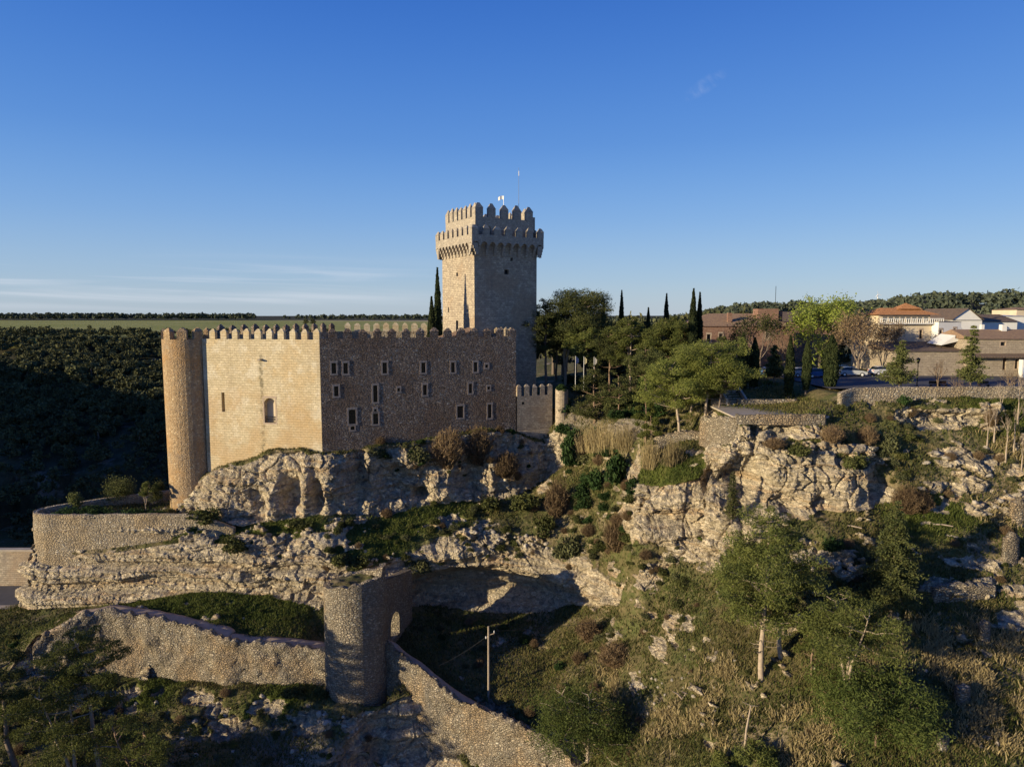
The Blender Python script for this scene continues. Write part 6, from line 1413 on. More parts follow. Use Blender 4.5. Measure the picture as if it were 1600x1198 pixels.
# parked cars
M['carblue'] = plain('blue_car_paint', (.05, .12, .28), .25, .6, .05); M['cargrey'] = plain('silver_car_paint', (.42, .44, .46), .25, .6, .05); M['carwhite'] = plain('white_car_paint', (.72, .72, .72), .25, .6, .05); M['rubber'] = plain('tyre_rubber', (.02, .02, .02), .9, .2, .1); M['lampred'] = plain('tail_light_glass', (.35, .02, .02), .3, .5, 0); M['lampw'] = plain('head_light_glass', (.7, .7, .68), .2, .6, 0)
def car(loc, rz, paint, label):
    root = empty('parked_car', tuple(loc), rz, label, 'car', None); hw = .86
    prof_ = [(-2.1, .35), (-2.15, .75), (-2.0, .98), (-1.25, 1.04), (1.15, .98), (1.95, .82), (2.12, .6), (2.1, .32)]
    def loft(sec, name, mat, w0, w1, parent=None):
        m = MB(); L_ = [(x, -w, z) for (x, z), w in zip(sec, w1)]; R__ = [(x, w, z) for (x, z), w in zip(sec, w1)]; n = len(sec)
        for i in range(n): j = (i + 1) % n; m.face([L_[i], L_[j], R__[j], R__[i]])
        m.face(L_[::-1]); m.face(R__); o = m.build(name, mat, parent or root); return o
    loft(prof_, 'body', paint, 0, [hw * .95, hw, hw, hw, hw, hw * .97, hw * .9, hw * .9])
    cab = [(-1.75, 1.0), (-1.45, 1.38), (-1.0, 1.46), (.2, 1.45), (.55, 1.32), (1.2, .98)]; loft(cab, 'windows', M['glass'], 0, [hw * .95, hw * .8, hw * .76, hw * .76, hw * .8, hw * .93])
    rfc = [(-1.42, 1.40), (-1.0, 1.49), (.2, 1.48), (.5, 1.37)]; loft(rfc, 'roof', paint, 0, [hw * .76] * 4)
    for x in (-1.3, 1.32):
        for y in (-1, 1):
            m = MB(); m.tube([(x, y * (hw - .2), .32), (x, y * (hw + .02), .32)], .32, 14); w = m.build('wheel', M['rubber'], root); m = MB(); m.tube([(x, y * (hw + .0), .32), (x, y * (hw + .04), .32)], .19, 10); m.build('rim', M['white_metal'], w)
    for y in (-1, 1):
        m = MB(); m.box((2.07, y * .6, .68), (.14, .36, .16)); m.build('headlight', M['lampw'], root); m = MB(); m.box((-2.1, y * .66, .82), (.12, .28, .18)); m.build('tail_light', M['lampred'], root)
    return root
for px, Y, rz, pt, lab in [(1252, 111, .25, 'cargrey', 'silver car parked between the paired cypresses'), (1276, 109.5, .15, 'carblue', 'blue car parked right of the paired cypresses'), (1331, 112, -.2, 'cargrey', 'silver car parked under the budding tree'), (1379, 114, .1, 'carwhite', 'white car parked before the cream house'), (1206, 112, .3, 'carblue', 'blue car half hidden behind the bushy spruce'), (1318, 116, .3, 'carblue', 'blue car in the second row under the budding tree')]:
    car(base_at(px, Y, -9.88), rz, M[pt], lab)
# lamp post
lb = base_at(1432.5, 94.6, -9.9); lp = empty('street_lamp', tuple(lb), 0, 'black lantern street lamp on the village square', 'street lamp'); m = MB(); m.tube([(0, 0, 0), (0, 0, .5), (0, 0, 3.3)], [.11, .07, .045], 8); m.tube([(0, 0, 0), (0, 0, .12)], .2, 8); m.build('post', M['metal'], lp)
m = MB(); m.tube([(0, 0, 3.3), (0, 0, 3.42), (0, 0, 3.8), (0, 0, 3.95), (0, 0, 4.1)], [.06, .14, .22, .26, .03], 6); lh_ = m.build('lantern', M['metal'], lp)
m = MB(); m.tube([(0, 0, 3.44), (0, 0, 3.78)], [.15, .225], 6); m.build('lantern_glass', M['glass'], lh_)
# benches
for px, lab in [(1471, 'dark bench under the small bare tree'), (1537, 'dark bench right of the tall olive conifer'), (1461, 'dark bench right of the street lamp')]:
    b_ = base_at(px, 93.9, -9.9); bn = empty('park_bench', tuple(b_), 0, lab, 'bench'); m = MB(); m.box((0, 0, .45), (1.5, .45, .06)); m.build('seat', M['wood'], bn); m = MB(); m.box((0, .22, .75), (1.5, .05, .4)); m.build('backrest', M['wood'], bn)
    for s_ in (-.6, .6): m = MB(); m.box((s_, 0, .21), (.07, .42, .42)); m.build('leg', M['metal'], bn)
# flagpoles
for px, lab, fc in [(900, 'left flagpole of three, dark flag hanging', (.03, .05, .15)), (913, 'middle flagpole of three, pale flag hanging', (.45, .40, .25)), (929, 'right flagpole of three, small pale flag', (.4, .38, .36))]:
    Y = 127; b_ = base_at(px, Y, 0); z0_ = zat(607, Y); zt_ = zat(556 + (px - 900) * .05, Y); fp = empty('flagpole', (b_[0], Y, z0_), 0, lab, 'flagpole'); m = MB(); m.tube([(0, 0, -.3), (0, 0, zt_ - z0_)], [.06, .035], 6); m.build('pole', M['white_metal'], fp)
    mt = plain('flag_cloth', fc, .9, .1, .3); m = MB(); zz = zt_ - z0_
    for k in range(4): x0_, x1_ = .05 + .12 * k, .05 + .12 * (k + 1); m.face([(x0_, .06 * (k % 2), zz - 1.6 + .1 * k), (x1_, .06 * ((k + 1) % 2), zz - 1.5 + .1 * k), (x1_, .06 * ((k + 1) % 2), zz - .1 - .12 * k), (x0_, .06 * (k % 2), zz - .05 - .12 * k)])
    m.build('flag', mt, fp)
# power pole in the dark hollow, with its wires
pb, ph = fit(763.5, 1072, 978, 84.0); pw = empty('power_pole', tuple(pb), 0, 'pale wooden power pole in the shaded hollow behind the rampart', 'power pole'); m = MB(); m.tube([(0, 0, -.6), (0, 0, ph)], [.16, .11], 8); m.build('pole', M['bark_pale'], pw)
m = MB(); m.tube([(0, 0, ph * .87), (.75, 0, ph * .90)], .05, 5); m.tube([(0, 0, ph * .87), (-.35, 0, ph * .82)], .05, 5); m.build('crossarm', M['bark_pale'], pw)
for dx, k_ in ((.72, .91), (-.33, .83)): m = MB(); m.tube([(dx, 0, ph * k_), (dx, 0, ph * k_ + .25)], .07, 6); m.build('insulator', M['white_metal'], pw)
def wire(p, q_, sag, label):
    p, q_ = np.array(p), np.array(q_); t = np.linspace(0, 1, 22)[:, None]; w = p + (q_ - p) * t; w[:, 2] -= sag * 4 * (t * (1 - t))[:, 0]; m = MB(); m.tube([tuple(x) for x in w], .022, 4); tag(m.build('power_wire', M['metal']), label, 'wire')
tp_ = pb + np.array((-.3, 0, ph * .85)); wire(tp_, P(684, 1045, 82.5) + np.array((0, .6, .1)), .25, 'thin wire running from the power pole down to the rampart')
wire(pb + np.array((.72, 0, ph * .93)), P(1080, 950, 86), .4, 'thin wire running from the power pole to the right slope')
# dead snag
g, h = fit(1163, 1178, 1102); sn = Wood(); sn.add([(0, 0, -.4), (.1, 0, h * .5), (.45, 0, h)], [.13, .10, .06], 6); sn.add([(.45, 0, h), (-.35, .1, h + .35)], [.05, .02], 4); sn.add([(.42, 0, h), (1.1, 0, h - .05)], [.06, .02], 4); o = sn.mesh('dead_snag', M['bark_pale'], None); put(o, g, label='bare dead snag with a T shaped top on the dry slope', cat='dead tree')
g = G(1066, 1090); sn = Wood()
for k in range(4): sn.add([(0, 0, -.1), (random.uniform(-.8, .8), random.uniform(-.3, .3), .5), (random.uniform(-1.2, 1.2), 0, random.uniform(.3, 1.0))], [.12, .08, .03], 5)
o = sn.mesh('fallen_branch', M['bark_pale'], None); put(o, tuple(g), label='pale fallen branch lying among stones on the slope', cat='branch')
for px, py, a_, lab in [(1472 + 0, 822, .3, 'pale fallen trunk lying on the upper right slope'), (1330, 824, .5, 'short pale log below the bulging rock face')]:
    g = G(px, py); 
    if g: sn = Wood(); sn.add([(-1, 0, .15), (0, .05, .2), (1.1, 0, .1)], [.1, .09, .06], 6); o = sn.mesh('fallen_log', M['bark_pale'], None); put(o, tuple(g), rz=-a_, label=lab, cat='log')

# ------------------------------------------------------------------ ground cover, shrubs, reeds, boulders
Z_SH = [  # polygons in the photograph -> zone words
 ('shelf', 'on the shelf under the castle crag', [(500,800),(640,790),(860,760),(990,800),(990,890),(880,890),(640,885),(500,895)]),
 ('crag', 'growing out of the castle crag', [(560,690),(800,665),(850,700),(840,760),(700,740),(600,740)]),
 ('hollow', 'in the shaded hollow behind the rampart', [(640,965),(880,975),(980,1020),(900,1150),(760,1090),(680,1010)]),
 ('upper', 'below the village parapet', [(1290,640),(1600,650),(1600,760),(1400,790),(1290,700)]),
 ('mid', 'below the bulging rock face', [(1000,850),(1130,860),(1600,800),(1600,930),(1050,930)]),
 ('low', 'on the dry lower right slope', [(900,980),(1600,940),(1600,1198),(990,1198)]),
 ('strip', 'on the grassy strip behind the lower rampart', [(120,958),(300,935),(500,965),(500,1000),(330,975)]),
 ('left', 'in the shade under the lower rampart', [(0,960),(60,1000),(200,1075),(560,1095),(600,1198),(0,1198)]),
 ('bank', 'on the bank between cave and tallest pine', [(930,850),(1060,880),(1100,960),(1000,1010),(920,1000),(960,930)]),
 ('cleft', 'in the dark gully right of the castle', [(870,700),(1000,700),(1000,900),(900,880)])]
def inpoly(px, py, poly):
    c = False; j = len(poly) - 1
    for i in range(len(poly)):
        xi, yi = poly[i]; xj, yj = poly[j]
        if (yi > py) != (yj > py) and px < (xj - xi) * (py - yi) / (yj - yi) + xi: c = not c
        j = i
    return c
def rpoly(poly, rn):
    xs = [p[0] for p in poly]; ys = [p[1] for p in poly]
    while True:
        x, y = rn.uniform(min(xs), max(xs)), rn.uniform(min(ys), max(ys))
        if inpoly(x, y, poly): return x, y
SRC = {
 'green': [bushmesh('shrub', 2, 1.5, 200 + i, n=1300, leaf=.095, mat='bush', lobes=7) for i in range(3)],
 'dark': [bushmesh('shrub', 2, 1.4, 210 + i, n=1400, leaf=.10, mat='bush_dark', lobes=7) for i in range(2)],
 'brown': [twigbush('dry_bush', 2, 1.6, 220 + i, n=420) for i in range(3)],
 'olive': [bushmesh('shrub', 2, 1.2, 230 + i, n=1000, leaf=.09, mat='oak', lobes=9) for i in range(2)]}
USED = set()
def place_bush(kind, loc, s, label, cat='shrub', group=None, sz=None):
    src = random.choice(SRC[kind]); 
    if src.name in USED: o = src.copy(); COL.objects.link(o)
    else: o = src; USED.add(src.name)
    return put(o, (loc[0], loc[1], loc[2] - .12), s, random.uniform(0, 6.28), label, cat, group, sz)
KD = {'green': 'small green shrub', 'dark': 'small dark leafy shrub', 'brown': 'dry brown bush', 'olive': 'low olive bush'}
MIX = {'shelf': ('green', 'brown', 'olive', 'green', 'olive'), 'crag': ('brown', 'brown', 'olive', 'dark'), 'hollow': ('dark', 'olive', 'brown'), 'upper': ('olive', 'brown', 'green', 'olive'), 'mid': ('olive', 'green', 'brown', 'olive'), 'low': ('olive', 'green', 'olive', 'brown'), 'strip': ('green', 'olive'), 'left': ('dark', 'olive', 'brown', 'green'), 'cleft': ('dark', 'brown', 'green'), 'bank': ('olive', 'green', 'brown')}
CNT = {'shelf': 75, 'crag': 42, 'hollow': 24, 'upper': 36, 'mid': 32, 'low': 28, 'strip': 12, 'left': 50, 'cleft': 34, 'bank': 26}
SZ = {'shelf': (.5, 1.15), 'crag': (.45, 1.0), 'hollow': (.5, 1.1), 'upper': (.45, 1.0), 'mid': (.4, .9), 'low': (.25, .6), 'strip': (.25, .5), 'left': (.4, 1.0), 'cleft': (.7, 1.5), 'bank': (.4, 1.0)}
rn = random.Random(77)
for key, words, poly in Z_SH:
    for i in range(CNT[key]):
        x, y = rpoly(poly, rn); g = G(x, y)
        if g is None or g.y > 126: continue
        kd = rn.choice(MIX[key]); place_bush(kd, g, rn.uniform(*SZ[key]), f'{KD[kd]} {words}', 'shrub', f'{KD[kd]}{"es" if KD[kd].endswith("bush") else "s"} {words}', None)
# named bushes measured in the photograph: (px, foot py, width px, height px, kind, label)
for px, py, w_, h_, kd, lab in [
 (958, 762, 62, 72, 'dark', 'large glossy ivy bush below the reeds right of the castle'), (925, 770, 50, 48, 'dark', 'ivy bush left of and below the large glossy one'), (985, 775, 44, 40, 'dark', 'dark ivy bush hanging beside the pale rock mass'),
 (884, 735, 48, 74, 'dark', 'dark ivy mass at the foot of the round buttress'), (905, 715, 36, 36, 'brown', 'brown bush between the buttress ivy and the reeds'), (870, 806, 46, 60, 'brown', 'large brown twiggy bush on the shelf right of the castle footing'),
 (820, 800, 60, 40, 'green', 'broad green bush on the shelf under the battered footing'), (770, 800, 56, 34, 'green', 'green bush spreading left of the broad shelf bush'), (850, 840, 50, 44, 'green', 'green bush below the large brown twiggy bush'), (885, 880, 52, 64, 'olive', 'pale olive bush on the shelf edge over the cave'),
 (965, 860, 54, 56, 'brown', 'brown bush in the gully left of the pale rock mass'), (655, 895, 60, 34, 'olive', 'bush hanging over the left end of the shallow cave'), (560, 888, 60, 26, 'green', 'green bush behind the ruined tower top'), (530, 885, 40, 26, 'green', 'bright green bush left of the ruined tower top'),
 (1388, 710, 46, 50, 'olive', 'yellowish bush on the slope beside the bulging rock face'), (1355, 695, 36, 32, 'brown', 'brownish bush above the bulging rock face'), (1418, 800, 54, 44, 'brown', 'pale grey twiggy bush at the foot of the bulging rock face'), (1300, 690, 44, 28, 'brown', 'russet bush under the platform rock'),
 (1250, 715, 48, 26, 'green', 'green bush lying on top of the bulging rock face'), (1330, 735, 50, 34, 'green', 'second green bush on the bulging rock face'), (1210, 700, 40, 18, 'brown', 'dry bush on the ledge beneath the platform'), (1548, 665, 26, 28, 'brown', 'dark twiggy bush on the end of the pale outcrop'),
 (1412, 632, 26, 20, 'dark', 'dark tuft below the long parapet'), (1440, 800, 40, 34, 'brown', 'brown bush right of the pale grey twiggy bush'), (700, 730, 70, 60, 'brown', 'dark brown bush covering the castle crag under the windows'), (750, 725, 60, 60, 'brown', 'thick brown bush on the crag under the small square window'),
 (655, 725, 50, 40, 'olive', 'olive bush on the crag below the middle windows'), (790, 745, 50, 40, 'brown', 'brown bush at the right end of the castle crag'), (590, 712, 40, 20, 'olive', 'low bush along the wall foot above the crag'),
 (960, 1040, 60, 40, 'brown', 'brown bush at the edge of the shaded hollow'), (920, 1000, 50, 36, 'brown', 'reddish dry bush above the shaded hollow'), (1300, 862, 46, 30, 'dark', 'dark bush above the pale outcrop on the slope'), (1230, 860, 40, 36, 'green', 'green bush behind the tallest pine'),
 (500, 1092, 36, 22, 'green', 'bright green bush at the foot of the ruined tower'), (462, 1088, 50, 18, 'green', 'bright grass topped bush on the ledge below the rampart'), (320, 822, 66, 34, 'green', 'mat of green plants at the foot of the corner tower'), (365, 862, 60, 30, 'green', 'green mat on the ledge below the castle crag'),
 (470, 828, 56, 20, 'green', 'green mat on the rock ledge left of the crag foot'), (700, 1110/1.0, 1, 1, 'green', '')]:
    if not lab: continue
    g = G(px, py)
    if g is None: continue
    k_ = pxm(g); place_bush(kd, g, w_ * k_ / 2 * .95, lab, 'shrub', None, h_ * k_ / 1.45)
for i in range(64):          # dark undergrowth of the wood right of the castle
    px, Y = rn.uniform(880, 1060), rn.uniform(103, 150); b = base_at(px, Y, -15); g = gz(b[0], Y, -15)
    place_bush(rn.choice(('dark', 'dark', 'olive')), (b[0], Y, g), rn.uniform(1.3, 2.4), 'dark undergrowth bush in the shaded wood right of the castle', 'shrub', 'undergrowth bushes in the shaded wood')
# reeds
def reeds(name, w, h, seed, n=260):
    rg = np.random.default_rng(seed); b = np.stack([rg.normal(size=n) * w * .22, rg.normal(size=n) * w * .2, np.zeros(n)], 1); tilt = b[:, :2] * .35 + rg.normal(size=(n, 2)) * .34
    H_ = h * rg.uniform(.35, 1.05, n) * (1 - .3 * np.abs(b[:, 0]) / max(w * .5, .1)); top_ = b + np.stack([tilt[:, 0], tilt[:, 1], H_], 1); s = rg.normal(size=(n, 3)) * [1, 1, 0]; s /= np.linalg.norm(s, axis=1)[:, None]; s *= .025
    mid = (b + top_) / 2 + rg.normal(size=(n, 3)) * .06; V = np.stack([b - s, b + s, mid + s, mid - s, top_ + s * .3, top_ - s * .3], 1).reshape(-1, 3); i = np.arange(n) * 6
    Q = np.concatenate([np.stack([i, i + 1, i + 2, i + 3], 1), np.stack([i + 3, i + 2, i + 4, i + 5], 1)])
    m = n * 3; k = rg.integers(0, n, m); t = rg.uniform(.45, 1, m)[:, None]; c = mid[k] + (top_[k] - mid[k]) * (t * 2 - 1).clip(0, 1); V2, Q2, r2 = leafcloud(c + rg.normal(size=(m, 3)) * .06, .2, rg, aspect=.14, updir=np.array((0, 0, .9)))
    return mesh_np(name, np.concatenate([V, V2]), np.concatenate([Q, Q2 + len(V)]), M['reed'], attrs={'rnd': np.concatenate([np.repeat(rg.random(n), 6), r2])})
for i, (px, py, w_, h_, lab) in enumerate([(925, 706, 44, 44, 'leftmost clump of tall straw coloured reeds above the ivy'), (950, 706, 46, 50, 'tallest clump of straw coloured reeds above the ivy'), (978, 704, 36, 44, 'clump of reeds at the right end of the row above the ivy'),
    (1015, 732, 28, 54, 'separate upright reed clump before the dry stone wall'), (1050, 728, 26, 46, 'reed clump against the middle of the dry stone wall'), (936, 690, 50, 34, 'reeds standing behind the leftmost clump')]):
    g = G(px, py)
    if g is None: continue
    k_ = pxm(g); o = reeds('reed_clump', w_ * k_, h_ * k_, 300 + i); put(o, g, label=lab, cat='reeds')
# ivy on the buttress top
for c, w_, h_, lab in [((8.9, 123.3, -13.7), 2.4, 1.5, 'ivy cushion on top of the round buttress'), ((10.5, 124.2, -22), 2.2, 8.5, 'dark ivy curtain down the right side of the round buttress')]:
    o = bushmesh('ivy', w_, h_, 350 + int(h_), n=2600, leaf=.12, mat='bush_dark', lobes=12); put(o, c, label=lab, cat='ivy')
# grass as uncountable cover
def scatter_cover(name, mat, n, size, wfun, label, cat, seed, up=.9, aspect=.10):
    rg = np.random.default_rng(seed); A = TV[TT[:, 0]]; B = TV[TT[:, 1]]; C_ = TV[TT[:, 2]]; c = (A + B + C_) / 3
    nrm_ = np.cross(B - A, C_ - A); ar = np.linalg.norm(nrm_, axis=1) / 2; nz_ = nrm_[:, 2] / np.maximum(ar * 2, 1e-9)
    px, py = proj(c); w = ar * vis(c, 10) * (TROCK[TT].mean(1) < .35) * (py < 1230) * wfun(c, TLUSH[TT].mean(1)) * np.clip(nz_ * 2, 0, 1)
    pm = (c[:, 1] > 87.8) & (c[:, 0] > 40) & (c[:, 2] > -11.2); w[pm] = 0; w *= (100 / np.maximum(c[:, 1], 30)) ** 1.5
    k = rg.choice(len(TT), n, p=w / w.sum()); u = rg.random((n, 2)); f = u.sum(1) > 1; u[f] = 1 - u[f]; P_ = A[k] + (B[k] - A[k]) * u[:, :1] + (C_[k] - A[k]) * u[:, 1:]
    h_ = size * rg.uniform(.5, 1.4, n) * (np.maximum(P_[:, 1], 50) / 90) ** .3; lean = rg.normal(size=(n, 2)) * .45; s = rg.normal(size=(n, 3)) * [1, 1, 0]; s /= np.linalg.norm(s, axis=1)[:, None]; s *= (h_ * aspect)[:, None]
    tp = P_ + np.stack([lean[:, 0] * h_, lean[:, 1] * h_, h_], 1); V = np.stack([P_ - s, P_ + s, tp + s * .3, tp - s * .3], 1).reshape(-1, 3); V[:, 2] -= .02
    o = mesh_np(name, V, np.arange(4 * n).reshape(-1, 4), M[mat], attrs={'rnd': np.repeat(rg.random(n), 4)}); return tag(o, label, cat, kind='stuff')
zon = lambda c, s, sd: fbm(c, s, 3, sd)
scatter_cover('dry_grass', 'dry', 110000, .28, lambda c, l: np.clip(.30 + 1.6 * zon(c, 6, 401), 0, 1) * (1 - l) + .02, 'straw coloured dry grass and stalks covering the slopes', 'grass', 1, aspect=.16)
scatter_cover('green_grass', 'green_grass', 90000, .26, lambda c, l: np.clip(.22 - 1.4 * zon(c, 5, 402), 0, 1) * .6 + 1.6 * l + .03, 'short green grass on ledges and slopes', 'grass', 2, aspect=.22)
scatter_cover('heath', 'bush', 70000, .24, lambda c, l: np.clip(.30 + 1.5 * zon(c, 3, 403), 0, 1) * (1 - l) + .05, 'low dark heath and thyme between the grasses', 'ground cover', 3, aspect=.35)
TUS = [(np.array(ray(a, b, ground)[0]), r) for a, b, r in [(1400,1000,3),(1380,1040,2.2),(1440,1020,2.6),(1500,1055,3),(1560,1010,3),(1100,1120,3),(1250,1150,2.6),(1550,1130,2.6),(960,1060,2.4),(1130,1060,2.2),(1590,1090,2.5),(1480,990,2),(1030,1130,2.5),(1580,700,3),(1560,800,2.2)] if ray(a, b, ground)[0] is not None]
def tusw(c, l):
    a = blobs(c, TUS, .8); return a * np.clip(.4 + 2.2 * fbm(c, 1.6, 2, 431), 0, 1)
scatter_cover('pale_grass', 'reed', 16000, .55, tusw, 'pale golden tussocks of long grass on the sunny slope', 'grass', 5, aspect=.10)
# boulders and stones
def boulder(name, r, seed):
    rg = np.random.default_rng(seed); import bmesh as bmm; b = bmm.new(); bmm.ops.create_icosphere(b, subdivisions=3, radius=1); V = np.array([v.co[:] for v in b.verts]); T_ = np.array([[v.index for v in f.verts] for f in b.faces]); b.free()
    w_, w2_, c_ = worley(V + seed, (.8, .8, .8), seed); V = V * (1 + .35 * (c_ - .5) - .25 * w_ + .12 * fbm(V + seed, .5, 3, seed))[:, None] * rg.uniform(.7, 1.2, 3) * r
    return mesh_np(name, V, T_, M['stone'])
M['stone'] = rubble('slope_stone', (.42, .37, .30), (.55, .48, .38), (.38, .34, .28), 1.2, .05, stain=(.22, .21, .19))
bs = [boulder('boulder', 1.0, 500 + i) for i in range(4)]; nb_ = 0
for key, words, poly, cnt, rr_ in [('a', 'on the dry right slope', [(950,1000),(1600,950),(1600,1198),(990,1198)], 16, (.12, .3)), ('b', 'on the slope below the village parapet', [(1400,700),(1600,690),(1600,800),(1450,800)], 18, (.2, .5)), ('c', 'among the stones spilled on the slope near the pine', [(980,1050),(1080,1040),(1090,1110),(990,1120)], 22, (.1, .28)),
    ('d', 'below the lower rampart', [(200,1080),(560,1090),(560,1190),(200,1180)], 20, (.2, .6)), ('e', 'on the shelf under the castle crag', [(680,800),(860,840),(860,860),(700,840)], 22, (.2, .5)), ('f', 'around the pale outcrop left of the cedar', [(1230,860),(1340,880),(1330,900),(1230,890)], 12, (.2, .5))]:
    for i in range(cnt):
        x, y = rpoly(poly, rn); g = G(x, y)
        if g is None: continue
        o = bs[nb_ % 4] if nb_ < 4 else bs[nb_ % 4].copy()
        if nb_ >= 4: COL.objects.link(o)
        nb_ += 1; s = rn.uniform(*rr_); put(o, (g.x, g.y, g.z), s, rn.uniform(0, 6), f'pale limestone boulder {words}', 'boulder', f'boulders {words}', s * rn.uniform(.6, .9))

# ------------------------------------------------------------------ far trees
def small_tree(name, w, h, seed, n, leaf, mat, trunk=True, flatc=.5):
    root = empty(name); rg = np.random.default_rng(seed); P_ = []
    for i in range(7):
        a = rg.uniform(0, 6.28); r0 = w * .26 * rg.random() ** .5; s = rg.uniform(.6, 1); P_.append(clump((r0 * math.cos(a), r0 * math.sin(a), h * rg.uniform(.22, .75)), (w * .27 * s, w * .27 * s, h * .26 * s), n // 7, rg, .5))
    P_ = np.concatenate(P_); V_, Q_, r_ = leafcloud(P_, leaf, rg, aspect=.6); mesh_np('crown', V_, Q_, M[mat], root, attrs={'rnd': r_})
    if trunk: W_ = Wood(); W_.add([(0, 0, -1), (0, 0, h * .55)], [w * .05, w * .03], 5); W_.mesh('trunk', M['bark_grey'], root)
    kids(root); return root
oaks = [small_tree('holm_oak', 6.2, 5.2, 600 + i, 520, .42, 'oak') for i in range(4)]; no = 0; rn = random.Random(5)
pts_o = []
for _ in range(4000):
    px, py = rn.uniform(0, 262), rn.uniform(508, 640) if rn.random() < .75 else rn.uniform(560, 700)
    v = (599 - py) / F; d = np.array(((px - 800) / F, CP + v * SP, -SP + v * CP)); 
    t = np.arange(180, 470, 3.0); q_ = d[None] * t[:, None]; zz = far_h(q_[:, 0], q_[:, 1]); hit = np.nonzero(q_[:, 2] < zz)[0]
    if not len(hit): continue
    p = q_[hit[0]]; p[2] = zz[hit[0]]
    if vnoise(np.array([[p[0], p[1], 0]]), 22, 3)[0] + .5 * vnoise(np.array([[p[0], p[1], 0]]), 9, 4)[0] < rn.uniform(-.5, .15): continue
    if any((p[0] - o_[0]) ** 2 + (p[1] - o_[1]) ** 2 < 9 for o_ in pts_o): continue
    pts_o.append(p)
    if len(pts_o) >= 620: break
pts_o.sort(key=lambda p: p[1])
ind, rest = pts_o[:285], pts_o[285:]
for i, p in enumerate(ind):
    o = oaks[i % 4] if i < 4 else copy_tree(oaks[i % 4]); put(o, p, rn.choice((.4, .55, .7, .9, 1.2, 1.4)) * rn.uniform(.85, 1.15), rn.uniform(0, 6), 'dark holm oak scattered on the far side of the gorge', 'tree', 'holm oaks on the far gorge side')
def forest_mesh(name, spots, w, h, n, leaf, mat, seed, label):
    rg = np.random.default_rng(seed); Vs, Rs = [], []
    for (x, y, z_), s in spots:
        P_ = []
        for i in range(4): a = rg.uniform(0, 6.28); P_.append(clump((w * s * .2 * math.cos(a), w * s * .2 * math.sin(a), h * s * rg.uniform(.45, .8)), (w * .28 * s, w * .28 * s, h * .26 * s), n // 4, rg, .5))
        P_ = np.concatenate(P_) + np.array((x, y, z_)); V_, _, r_ = leafcloud(P_, leaf * s, rg, aspect=.65); Vs.append(V_); Rs.append(r_)
    V_ = np.concatenate(Vs); o = mesh_np(name, V_, np.arange(len(V_)).reshape(-1, 4), M[mat], attrs={'rnd': np.concatenate(Rs)}); return tag(o, label, 'forest', kind='stuff')
sp_ = [((p[0], p[1], p[2]), rn.uniform(.5, 1.1)) for p in rest]
xs = [(rn.uniform(0, 1), rn.uniform(0, 1)) for _ in range(500)]
for a_, b_ in xs + [(rn.uniform(0, 1), rn.uniform(0, 1)) for _ in range(900)]:
    Y = 185 + 205 * b_; x = -Y * (.25 + .5 * a_); sp_.append(((x, Y, float(far_h(np.array([x]), np.array([Y]))[0])), rn.uniform(.5, 1.0)))
forest_mesh('scrub_wood', sp_, 6, 5, 110, .62, 'oak', 1, 'dense evergreen scrub darkening the gorge side')
M['wood_far'] = foliage('far_pine_wood', (.055, .075, .055), (.12, .135, .085), .05, .5, .03)
def fh(x, y): return float(far_h(np.array([x]), np.array([y]))[0])
sp_ = []
for _ in range(1000):      # tree belt beyond the left fields
    Y = rn.uniform(1500, 1750); u = rn.uniform(-.78, .08); x = Y * u
    gap = vnoise(np.array([[u * 14, 0, 0]]), 1.0, 3)[0]
    if u > -.37 and rn.random() > .30 + .5 * gap: continue
    sp_.append(((x, Y, fh(x, Y)), rn.uniform(.7, 1.2) * (1.0 if u < -.37 else .8)))
forest_mesh('pine_belt', sp_, 13, 14, 52, 2.6, 'wood_far', 2, 'dark pine belt along the horizon beyond the green fields')
sp_ = []
for _ in range(1500):      # wooded hill behind the village
    Y = rn.uniform(300, 620) if rn.random() < .75 else rn.uniform(620, 1100); u = rn.uniform(.04, .78); x = Y * u
    if u < .22 and (Y < 430 or 480 < Y < 560) and rn.random() < .8: continue
    sp_.append(((x, Y, fh(x, Y)), rn.uniform(.7, 1.25)))
forest_mesh('hill_wood', sp_, 9, 7.5, 84, 1.05, 'wood_far', 3, 'pine wood covering the hill behind the village')
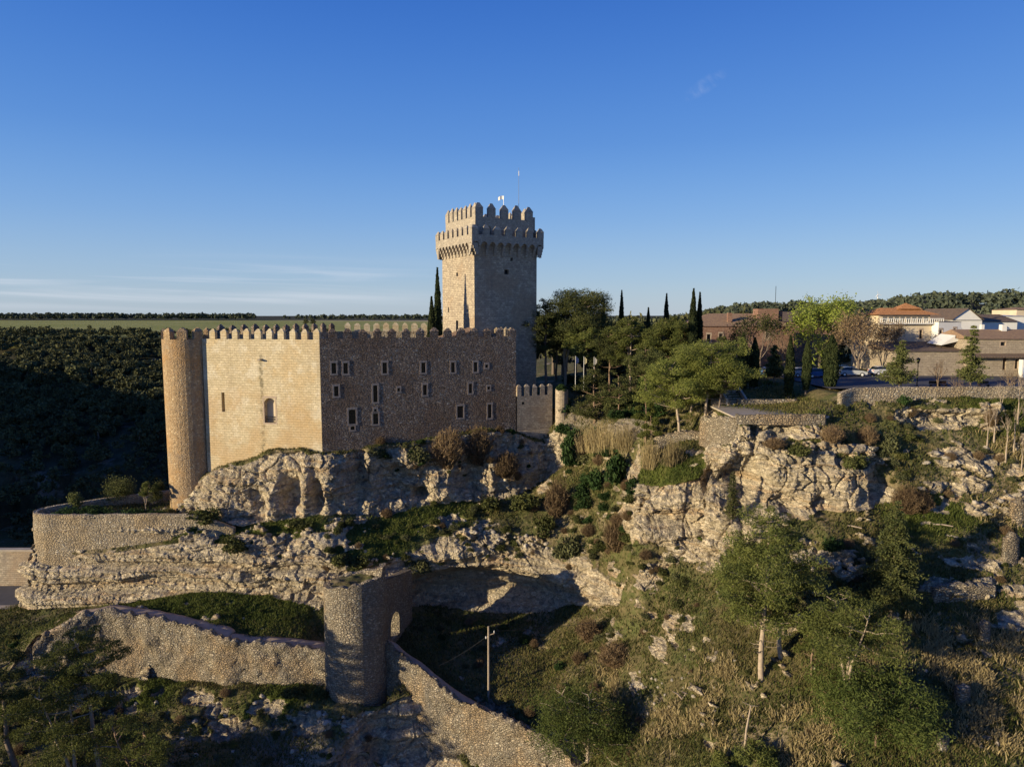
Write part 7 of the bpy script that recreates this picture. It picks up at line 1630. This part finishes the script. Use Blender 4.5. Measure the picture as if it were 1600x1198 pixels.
# single trees and bushes in the left fields and by the field edge
for px, py, Y, s, lab in [(478, 499, 900, 1.7, 'left of two lone round trees on the horizon over the castle wall'), (489, 499, 900, 1.7, 'right of two lone round trees on the horizon over the castle wall'), (462, 502, 700, .8, 'low lone bush in the green field behind the castle'), (433, 502, 640, .8, 'flat lone bush in the green field left of centre'), (450, 516, 470, .9, 'dark bush at the near edge of the green field'),
    (37, 518, 420, 1.1, 'left lone bush at the gorge rim'), (63, 519, 415, 1.1, 'second lone bush at the gorge rim'), (140, 512, 560, .9, 'long low thicket in the green field at left')]:
    p = P(px, py, Y); o = copy_tree(oaks[0]); put(o, (p[0], p[1], fh(p[0], p[1]) - .3), s, 0, lab, 'tree')
for i, (px, Y, top, w_) in enumerate([(835, 150, 470, 40), (1120, 150, 476, 50), (1160, 155, 476, 50), (930, 170, 486, 60), (990, 175, 487, 60), (1060, 170, 484, 60), (1010, 165, 492, 50), (1250, 160, 484, 50), (1310, 150, 490, 60), (1350, 160, 486, 60), (900, 165, 478, 50), (945, 160, 490, 50), (865, 175, 490, 60), (885, 180, 500, 60), (915, 150, 520, 60), (960, 150, 525, 60), (995, 148, 520, 60), (1030, 145, 515, 60), (1065, 140, 520, 50), (975, 190, 500, 70), (1020, 195, 500, 70), (1075, 165, 500, 50), (925, 185, 500, 60), (940, 135, 548, 60), (985, 138, 545, 60), (880, 160, 530, 60)]):
    b, h = vert(px, Y, top, -12.5); o = copy_tree(oaks[i % 4]); put(o, b, w_ * pxm(b) / 6.2, i, 'dark evergreen tree in the wood between the keep and the village', 'tree', 'evergreens in the wood behind the castle', sz=h / 5.0)

# members of small groups are told apart by their order in the picture
ORD = ['leftmost', 'second from the left', 'third from the left', 'fourth from the left', 'fifth from the left', 'sixth from the left', 'seventh from the left', 'eighth from the left', 'fourth from the right', 'third from the right', 'second from the right', 'rightmost']
bpy.context.view_layer.update()
grp = {}
for o in bpy.data.objects:
    if o.parent is None and o.get('group') and o.get('label'): grp.setdefault((o['group'], o['label']), []).append(o)
for (g, l), os_ in grp.items():
    n = len(os_)
    if not 2 <= n <= 12: continue
    os_.sort(key=lambda o: proj(np.array(o.matrix_world.translation))[0])
    names = ORD[:n] if n <= 4 else ORD[:n - 4] + ORD[8:] if n - 4 <= 8 else ORD
    for o, w in zip(os_, names):
        t = f'{w} of the {g}'
        if len(t.split()) <= 16: o['label'] = t
